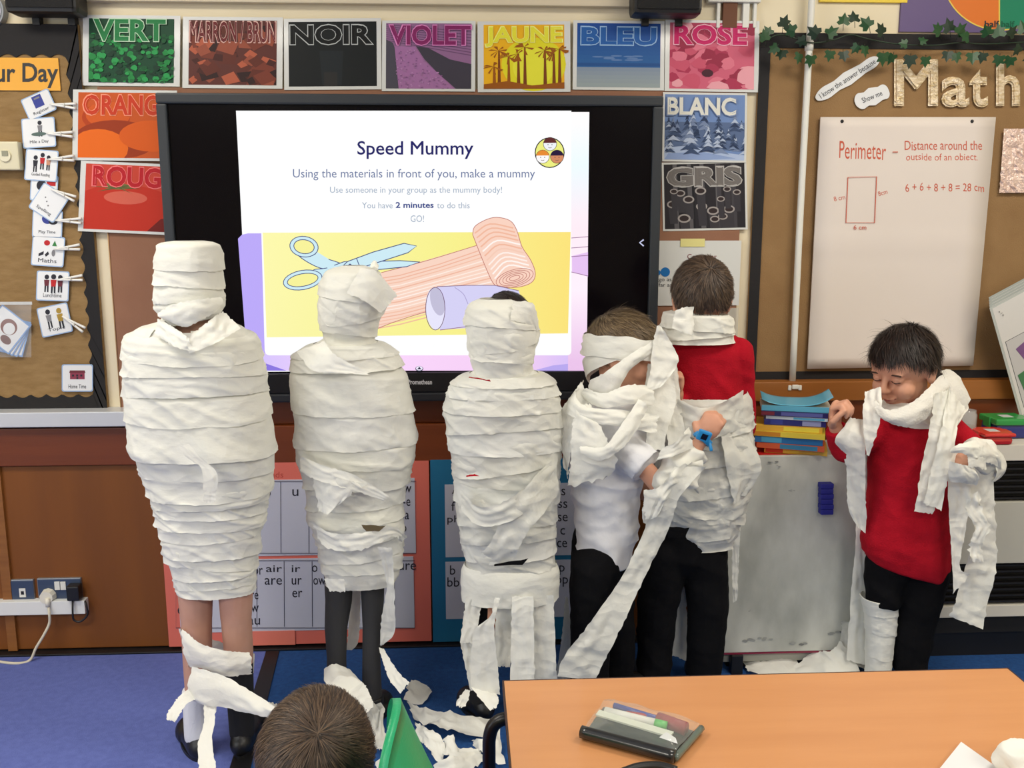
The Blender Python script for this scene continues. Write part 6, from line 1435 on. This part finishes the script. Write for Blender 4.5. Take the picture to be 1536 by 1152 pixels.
# paper over the lower hand
sheet('arm_wrap', [(1426, 672, YF-.2), (1440, 666, YF-.215), (1470, 660, YF-.17), (1492, 672, YF-.1)], [(1428, 680, YF-.2), (1442, 680, YF-.225), (1470, 690, YF-.2), (1498, 700, YF-.12)], ff, seed=68, amp=.006, bulge=.01)
sheet('arm_wrap', [(1424, 692, YF-.2), (1440, 696, YF-.225), (1460, 700, YF-.2)], [(1426, 722, YF-.18), (1444, 725, YF-.2), (1466, 728, YF-.18)], ff, seed=69, amp=.006, bulge=.01)
sheet('arm_wrap', [(1450, 674, YF-.215), (1452, 700, YF-.215)], [(1475, 668, YF-.18), (1480, 704, YF-.18)], ff, seed=67, amp=.005, bulge=.008, n=14)
# scarf
def spiral_ring(rw, Y, ratio, bands, nm, parent, amp):
    S = Shell(rw, Y, ratio)
    for i, (y, hh, tl, ph) in enumerate(bands): wrapband(S, nm, parent, S.tz(y), hh, .004+.003*i, .004, tl, ph, seed=i+85+Y, amp=amp)
TOWEL = mat('quilted_tissue', (230, 228, 220), .9, bump=.7, bscale=150, transl=.12)
spiral_ring([(600, 1340, 1400, 1), (608, 1326, 1404, 1), (620, 1320, 1406, .9), (636, 1322, 1402, .85)], YF-.01, .9, [(618, .07, .018, .4), (606, .06, -.015, 1.0)], 'paper_scarf', ff, .006)
ys_ = YF-.12
sheet('paper_scarf', [(1314, 600, ys_), (1332, 615, ys_-.03), (1370, 602, ys_-.03), (1412, 562, ys_+.06)], [(1322, 626, ys_-.01), (1345, 638, ys_-.04), (1378, 636, ys_-.04), (1424, 594, ys_+.05)], ff, seed=70, amp=.005, mt=TOWEL, bulge=.015)
sheet('paper_scarf', [(1410, 556, ys_+.14), (1430, 556, ys_+.14), (1444, 580, ys_+.12)], [(1412, 590, ys_+.06), (1430, 600, ys_+.05), (1448, 620, ys_+.06)], ff, seed=71, amp=.006, mt=TOWEL, bulge=.02, n=16)
sheet('paper_scarf', [(1402, 590, ys_-.01), (1395, 640, ys_-.03), (1382, 700, ys_-.03), (1372, 768, ys_-.03)], [(1424, 585, ys_+.03), (1425, 640, ys_-.02), (1415, 700, ys_-.03), (1400, 770, ys_-.03)], ff, seed=72, amp=.007, mt=PAPER_EDGE, n=34)
sheet('paper_scarf', [(1424, 580, ys_+.03), (1412, 640, ys_-.04), (1398, 700, ys_-.05), (1386, 755, ys_-.05)], [(1446, 610, ys_+.06), (1434, 650, ys_-.03), (1424, 710, ys_-.05), (1412, 766, ys_-.05)], ff, seed=73, amp=.007, mt=PAPER_EDGE, n=34)
sheet('paper_scarf', [(1430, 570, ys_+.1), (1440, 600, ys_+.07), (1432, 640, ys_+.02), (1428, 660, ys_+.01)], [(1442, 575, ys_+.1), (1452, 610, ys_+.07), (1446, 622, ys_+.04), (1434, 640, ys_+.02)], ff, seed=74, amp=.005, mt=TOWEL, n=16)
# left drape
sheet('paper_drape', [(1298, 588, ys_+.06), (1294, 620, ys_+.02), (1297, 660, ys_-.0), (1300, 682, ys_)], [(1322, 580, ys_+.03), (1322, 620, ys_-.02), (1312, 660, ys_-.02), (1304, 684, ys_)], ff, seed=75, amp=.007, n=24)
sheet('paper_drape', [(1276, 626, YF-.08), (1262, 645, YF-.09), (1252, 662, YF-.09), (1268, 690, YF-.06), (1272, 760, YF-.04), (1286, 790, YF-.04)], [(1298, 630, YF-.06), (1298, 650, YF-.1), (1298, 690, YF-.1), (1298, 740, YF-.07), (1300, 780, YF-.05), (1298, 800, YF-.04)], ff, seed=76, amp=.008, n=36)
sheet('paper_drape', [(1276, 640, YF+.0), (1280, 720, YF+.02), (1284, 800, YF+.03), (1276, 900, YF+.04), (1270, 990, YF+.04)], [(1300, 640, YF+.0), (1300, 720, YF+.02), (1300, 800, YF+.03), (1304, 900, YF+.05), (1306, 1000, YF+.04)], ff, seed=77, amp=.006, n=40)
# right arm wrap and tails
bm = bmesh.new(); a_ = at(1440, 685, YF-.13); b_ = at(1480, 698, YF-.03)
rc(bm, at(1462, 672, YF-.1), .03, at(1470, 684, YF-.08), .056); rc(bm, at(1470, 684, YF-.08), .056, b_, .05); rc(bm, at(1446, 690, YF-.09), .022, at(1470, 690, YF-.07), .045)
remesh(bm, 'arm_wrap', PAPER_EDGE, ff, .005, 3, cloth_disp(.012, 12, 16, 26))
yr = YF-.15
sheet('paper_tail', [(1430, 672, yr), (1422, 700, yr-.01), (1424, 780, yr), (1428, 840, yr), (1430, 890, yr)], [(1458, 700, yr), (1456, 740, yr), (1448, 800, yr), (1440, 850, yr), (1456, 862, yr)], ff, seed=78, amp=.006, n=44)
sheet('paper_tail', [(1445, 700, yr+.02), (1452, 760, yr+.03), (1460, 800, yr+.03), (1445, 860, yr+.03), (1424, 925, yr+.03)], [(1490, 680, yr+.04), (1492, 760, yr+.05), (1495, 830, yr+.05), (1488, 880, yr+.04), (1474, 944, yr+.03)], ff, seed=79, amp=.009, n=50, m=10)
sheet('paper_tail', [(1470, 665, yr+.04), (1490, 690, yr+.03), (1494, 712, yr+.03), (1488, 724, yr+.03)], [(1490, 668, yr+.06), (1504, 695, yr+.06), (1506, 708, yr+.06), (1492, 722, yr+.05)], ff, seed=81, amp=.008, n=16)
sheet('paper_tail', [(1455, 740, yr), (1448, 752, yr), (1450, 770, yr), (1462, 790, yr), (1456, 812, yr), (1454, 840, yr)], [(1470, 738, yr), (1472, 755, yr), (1478, 775, yr), (1484, 790, yr), (1474, 815, yr), (1476, 842, yr)], ff, seed=82, amp=.009, n=30, ragged=.012)
place(ff)
# ------------------------------------------------------------------ G: seated child in the foreground
cG0 = ray(476, 1118); kG = 1.4/cG0.length; cG = CAM+ray(475, 1136)*1.43
gg = person('brown-haired child seen from behind in the foreground, only the head in view', cG.x, cG.y)
hG = Head((cG.x, cG.y, cG.z-.02), (.05, 1, -.12), k=1.03)
x, y, z = cG.x, cG.y, cG.z
sk = z-.17
JG = dict(neck=(x, y-.02, z-.15), chest=(x, y-.02, z-.3), pelvis=(x, y-.02, .13), sh=((x-.14, y-.02, z-.21), (x+.14, y-.02, z-.21)), el=((x-.19, y, z-.4), (x+.19, y, z-.4)), wr=((x-.1, y+.17, z-.45), (x+.1, y+.17, z-.45)),
    hp=((x-.07, y, .1), (x+.07, y, .1)), kn=((x-.22, y+.2, .14), (x+.2, y+.2, .14)), an=((x+.06, y+.26, .06), (x-.06, y+.32, .06)), toe=((x+.14, y+.27, .05), (x-.14, y+.33, .05)))
body(JG, hG, gg, .006, legr=.85)
hair(hG, gg, HAIRM, 16000, .035, whorl=(.22, -.7, .66), seed=41, lift=.007, width=.0008, sc=1.03, line=([-1, -.4, 0, .4, 1], [-.7, -.55, -.1, .3, .42]))
bm = bmesh.new(); loftbm(bm, [((x, y-.02, zz_), a__, b__) for zz_, a__, b__ in ((z-.15, .055, .05), (z-.19, .13, .08), (z-.25, .155, .09), (z-.4, .15, .1), (.2, .15, .11), (.09, .14, .11))])
for i in (0, 1): rc(bm, JG['sh'][i], .055, JG['el'][i], .05); rc(bm, JG['el'][i], .05, JG['wr'][i], .04, flat1=True)
remesh(bm, 'red_jumper', REDCL, gg, .007, 4, cloth_disp(.006, 7, 12, 28))
bm = bmesh.new()
for i in (0, 1): rc(bm, JG['hp'][i], .085, JG['kn'][i], .065); rc(bm, JG['kn'][i], .062, JG['an'][i], .05, flat1=True)
tr_ = remesh(bm, 'trousers', BLACKCL, gg, .007, 3)
for v in tr_.data.vertices: v.co.z = max(v.co.z, .008)
place(gg)
# ================================================================== FLOOR PAPER
def scrap(label, Lp, Rp, seed, amp=.014, n=20, m=8):
    """crumpled strip lying on the floor; edges given as picture points on the floor with a height"""
    W = lambda q: fl(q[0], q[1], q[2] if len(q) > 2 else .01)
    Lw = [W(q) for q in Lp]; Rw = [W(q) for q in Rp]; c = sum(Lw+Rw, Vector())/len(Lw+Rw)
    t = thing('toilet_paper_scrap', label, 'paper', (c.x, c.y, 0)); t['group'] = 'loose paper strips on the floor'
    o = sheet('crumpled_strip', Lw, Rw, t, n=n, m=m, amp=amp, seed=seed, world=True, ragged=.008, freq=14, fold=2)
    for v in o.data.vertices:
        v.co.z = max(v.co.z, .006+.004*abs(noise.noise(v.co*40)))
    place(t)
H = .05
scrap('crumpled paper strip beside the left shoe of the second mummy', [(520, 1050, H), (545, 1045, H), (566, 1060, .08), (572, 1080, .05)], [(530, 1080, .02), (552, 1090, .06), (566, 1110, .04), (580, 1118, .01)], 101, .02)
scrap('crumpled paper running down behind the foreground head', [(548, 1060, .05), (575, 1058, .08), (575, 1090, .06), (590, 1120, .02)], [(556, 1090, .02), (560, 1105, .05), (562, 1120, .03), (570, 1125, .01)], 102, .02)
scrap('torn paper square lying right of the second mummy shoes', [(612, 1024, .05), (620, 1022, .04), (640, 1030, .02)], [(608, 1048, .02), (632, 1056, .01), (648, 1038, .01)], 103, .012, 12)
scrap('long paper strip running from the green chair towards the third mummy', [(612, 1054, .02), (640, 1062, .04), (676, 1068, .05), (715, 1076, .04), (745, 1080, .02)], [(620, 1078, .01), (645, 1090, .04), (680, 1100, .03), (715, 1106, .02), (742, 1106, .01)], 104, .022, 30)
scrap('white paper strip curving under the long strip on the blue carpet', [(620, 1082, .02), (640, 1092, .05), (662, 1108, .04), (668, 1130, .02)], [(626, 1110, .01), (640, 1120, .03), (652, 1138, .02), (662, 1146, .01)], 105, .018, 24)
scrap('star-shaped torn paper piece near the table leg', [(666, 1108, .04), (680, 1104, .05), (686, 1120, .03), (718, 1122, .02)], [(662, 1130, .01), (676, 1138, .03), (690, 1140, .03), (716, 1134, .01)], 106, .014, 18)
scrap('paper strip lying below the torn star-shaped piece', [(650, 1148, .02), (675, 1136, .05), (700, 1128, .04), (722, 1124, .02)], [(654, 1168, .01), (690, 1160, .03), (712, 1150, .02), (728, 1140, .01)], 107, .018, 20)
scrap('paper piece at the bottom edge between the head and the green chair', [(562, 1142, .02), (580, 1128, .04), (600, 1120, .02)], [(566, 1170, .01), (596, 1168, .03), (618, 1160, .01)], 108, .018, 16)
scrap('paper strip on the floor under the left edge of the table', [(706, 1110, .02), (730, 1106, .04), (748, 1096, .03)], [(712, 1122, .01), (736, 1134, .03), (756, 1150, .01)], 109, .018, 16)
scrap('small paper strip left of the foreground head, by the first mummy', [(398, 1056, .03), (410, 1054, .04), (424, 1062, .02)], [(392, 1080, .01), (404, 1084, .02), (416, 1080, .01)], 110, .01, 12)
scrap('pale paper strip below the smudged whiteboard, left end', [(1114, 990, .02), (1140, 992, .03), (1180, 986, .04), (1196, 988, .03)], [(1122, 1008, .01), (1145, 1014, .01), (1180, 1018, .01), (1200, 1020, .01)], 111, .008, 20)
scrap('crumpled paper heap beside the wrapped leg of the right-hand boy', [(1190, 998, .03), (1215, 980, .06), (1245, 975, .09), (1262, 960, .12)], [(1196, 1022, .01), (1225, 1024, .02), (1260, 1024, .03), (1300, 1022, .02)], 112, .02, 26)
scrap('thin paper strip leaning up the whiteboard beside the right-hand boy', [(1262, 930, .2), (1262, 950, .14), (1250, 990, .05)], [(1300, 935, .16), (1298, 960, .12), (1300, 1005, .03)], 113, .014, 20)
# ================================================================== TABLE
ZT = .66; TB = fl(753, 1014, ZT); TR = fl(1519, 1007, ZT); TOPW = wood('beech_laminate', (206, 146, 96), (194, 134, 86), .38, 2.5, (1, 9, 1), coat=.15, bump=.03)
t = thing('classroom_table', 'beech-topped classroom table with black tube legs in the foreground', 'table', (TB.x+.4, TB.y-.3, 0))
x0, x1, y1, y0 = TB.x, TR.x, (TB.y+TR.y)/2, (TB.y+TR.y)/2-.6
box('tabletop', x0+.003, x1-.003, y0+.003, y1-.003, ZT-.018, ZT, TOPW, t, .0015)
EDGE = mat('brown_table_edge', (58, 34, 26), .5)
for nm, q in (('edge_strip', (x0, x1, y1-.003, y1)), ('edge_strip', (x0, x1, y0, y0+.003)), ('edge_strip', (x0, x0+.003, y0+.003, y1-.003)), ('edge_strip', (x1-.003, x1, y0+.003, y1-.003))): box(nm, *q, ZT-.018, ZT-.0005, EDGE, t)
TUBE = mat('black_tube', (20, 17, 17), .35, metal=.2)
for sx, xe_ in ((-1, x0), (1, x1)):
    for yy in (y1-.08, y0+.08):
        pts = [(xe_-sx*.1, yy, ZT-.033), (xe_-sx*.02, yy, ZT-.033), (xe_+sx*.012, yy, ZT-.04), (xe_+sx*.026, yy, ZT-.065), (xe_+sx*.028, yy, ZT-.12), (xe_+sx*.028, yy, .35), (xe_+sx*.028, yy, .012)]
        tube('leg', pts, .0125, TUBE, t, 5, 12)
        lathe('foot_cap', [(.001, 0), (.016, 0), (.016, .02), (.013, .022)], (xe_+sx*.028, yy, 0.004), BLACKPL, t, 14)
for yy in (y1-.08, y0+.08): tube('frame_rail', [(x0+.08, yy, ZT-.033), (x1-.08, yy, ZT-.033)], .0125, TUBE, t, 1, 10)
for xx in (x0+.09, x1-.09): tube('frame_rail', [(xx, y0+.08, ZT-.033), (xx, y1-.08, ZT-.033)], .0125, TUBE, t, 1, 10)
place(t)
# pencil case
def tp(px, py, z=0): return fl(px, py, ZT+z)
t = thing('pencil_case', 'clear and black plastic pencil case holding pens and a ruler on the table', 'pencil case', tp(955, 1110))
c4 = [tp(872, 1108), tp(905, 1062), tp(1052, 1100), tp(1012, 1146)]
def bil(u, v): return c4[0].lerp(c4[3], u).lerp(c4[1].lerp(c4[2], u), v)
def pillow(name, m, z0, hgt, seed, shrink=0, n=16, up=True):
    V = []; F = []
    for j in range(n+1):
        for i in range(n+1):
            u = shrink+(1-2*shrink)*i/n; v = shrink+(1-2*shrink)*j/n; p = bil(u, v); e = min(1, 6*min(u, 1-u, v, 1-v)+.15)
            V.append(Vector((p.x, p.y, ZT+z0+(hgt*e+.004*noise.noise(Vector((u*6, v*6, seed))) if up else 0))))
    for j in range(n):
        for i in range(n): a = j*(n+1)+i; F.append((a, a+1, a+n+2, a+n+1))
    return mesh(name, V, F, m, t, True)
pillow('base', mat('case_black', (24, 26, 28), .3, coat=.5), .001, .006, 2)
bse = [bil(u, 0) for u in (0, .25, .5, .75, 1)]
tube('zip_edge', [p+Vector((0, 0, .013)) for p in bse], .011, mat('case_black', (24, 26, 28), .3), t, 4, 10)
tube('zip_edge', [bil(1, v)+Vector((0, 0, .01)) for v in (0, .3, .6, 1)], .006, mat('case_grey_edge', (90, 104, 96), .3, coat=.5), t, 4, 8)
def pen(name, a, b, r, m, cap=None, capm=None, z=.018):
    A_ = bil(*a)+Vector((0, 0, z)); B_ = bil(*b)+Vector((0, 0, z)); o = tube(name, [A_, B_], r, m, t, 1, 12)
    if capm: d = (B_-A_).normalized(); tube('cap', [B_, B_+d*cap], r*1.03, capm, t, 1, 12)
pen('marker', (.1, .64), (.62, .66), .0085, WHITEPL, .02, mat('green_band', (90, 190, 90), .4)); pen('pen', (.14, .88), (.7, .8), .0055, mat('blue_pen', (50, 60, 150), .3), .03, BLACKPL)
pen('pencil', (.3, .74), (.75, .92), .0045, mat('red_pencil', (170, 40, 46), .4)); pen('rubber_holder', (.6, .86), (.9, .78), .012, mat('red_rubber', (150, 44, 50), .5), z=.015)
V = [bil(u, v)+Vector((0, 0, z)) for z in (.02, .023) for u, v in ((.05, .42), (.85, .34), (.85, .5), (.05, .58))]
mesh('ruler', V, [(3, 2, 1, 0), (4, 5, 6, 7), (0, 1, 5, 4), (1, 2, 6, 5), (2, 3, 7, 6), (3, 0, 4, 7)], mat('white_ruler', (215, 220, 205), .3), t)
V = [bil(u, v)+Vector((0, 0, .026)) for u, v in ((.78, .2), (.98, .16), (.92, .3), (.8, .4))]; mesh('paper_tag', V, [(0, 1, 2, 3)], CARD, t)
pillow('clear_cover', mat('clear_case_film', (205, 215, 210), .08, alpha=.2, spec=.9, bump=.5, bscale=30), .014, .018, 5, .015)
place(t)
t = thing('pencil_case_strap', 'edge of a black strap at the bottom of the frame on the table', 'strap', tp(985, 1152))
tube('strap', [tp(935, 1158, .01), tp(960, 1150, .012), (tp(990, 1149, .012)), tp(1015, 1156, .01)], .007, BLACKPL, t, 5, 8); place(t)
# open book
t = thing('exercise_book', 'white exercise book with a yellow edge at the bottom right on the table', 'book', tp(1440, 1140))
def slabq(name, pts, z0, z1, m):
    V = [fl(p[0], p[1], ZT) for p in pts]; V = [Vector((v.x, v.y, ZT+z0)) for v in V]+[Vector((v.x, v.y, ZT+z1)) for v in V]
    mesh(name, V, [(3, 2, 1, 0), (4, 5, 6, 7), (0, 1, 5, 4), (1, 2, 6, 5), (2, 3, 7, 6), (3, 0, 4, 7)], m, t)
slabq('cover', [(1378, 1200), (1441, 1121), (1499, 1160), (1446, 1240)], .001, .003, mat('yellow_cover', (226, 196, 60), .5)); slabq('pages', [(1378, 1199), (1441, 1120), (1494, 1158), (1442, 1238)], .003, .009, CARD)
place(t)
t = thing('crumpled_tissue', 'crumpled white tissue at the bottom right corner of the table', 'tissue', tp(1530, 1140))
bm = bmesh.new(); ell(bm, tp(1545, 1150, .03), ((.045, 0, 0), (0, .05, 0), (0, 0, .028))); ell(bm, tp(1530, 1128, .02), ((.022, 0, 0), (0, .02, 0), (0, 0, .018)))
remesh(bm, 'tissue', PAPER_EDGE, t, .004, 1, cloth_disp(.016, 18, 22, 3))
place(t)
# ================================================================== GREEN CHAIR
GRN = mat('green_chair_plastic', (28, 158, 104), .38, bump=.15, bscale=300); 
tc_ = CAM+ray(573, 986)*1.42
t = thing('school_chair', 'green plastic school chair seen edge-on beside the foreground head', 'chair', (tc_.x+.1, tc_.y-.12, 0))
ztop_ = tc_.z; cx, cy = tc_.x, tc_.y-.15
def backpt(u, v, o=0):   # u across the back (along y), v down
    w_ = .115*(1-.25*(1-v)**3); sup = (abs(u)**2.0)
    x_ = cx+.01+.09*v+.028*(1-sup)*(.6+.4*v)+.03*v*v; y_ = cy+u*w_; z_ = ztop_-.30*v-.05*(1-math.sqrt(max(0, 1-min(1, abs(u))**2.2)))*(1-v)**1.0*1.6
    return Vector((x_+o, y_, z_))
V = []; F = []; n = 24; mm_ = 16
for o in (0, .012):
    for j in range(mm_+1):
        for i in range(n+1): V.append(backpt(-1+2*i/n, j/mm_, o))
K = (n+1)*(mm_+1)
for j in range(mm_):
    for i in range(n): a = j*(n+1)+i; F.append((a, a+1, a+n+2, a+n+1)); F.append((K+a, K+a+n+1, K+a+n+2, K+a+1))
bd = [j*(n+1) for j in range(mm_+1)]; bd2 = [j*(n+1)+n for j in range(mm_+1)]
for s_ in (bd, bd2):
    for a, b in zip(s_, s_[1:]): F.append((a, b, K+b, K+a))
for i in range(n): F.append((i, i+1, K+i+1, K+i))
mesh('backrest', V, F, GRN, t, True)
sx_ = cx+.13; sz_ = ztop_-.3
box('seat', sx_, sx_+.33, cy-.16, cy+.16, sz_-.012, sz_, GRN, t, .006)
for sy in (-1, 1):
    tube('leg', [(sx_+.03, cy+sy*.14, sz_-.012), (sx_-.02, cy+sy*.16, .02)], .01, TUBE, t, 1, 10); tube('leg', [(sx_+.28, cy+sy*.14, sz_-.012), (sx_+.32, cy+sy*.16, .02)], .01, TUBE, t, 1, 10)
    tube('side_rail', [(sx_+.02, cy+sy*.14, sz_-.02), (sx_+.3, cy+sy*.14, sz_-.02)], .009, TUBE, t, 1, 10)
place(t)
for r_ in ROOTS: rebase(r_)
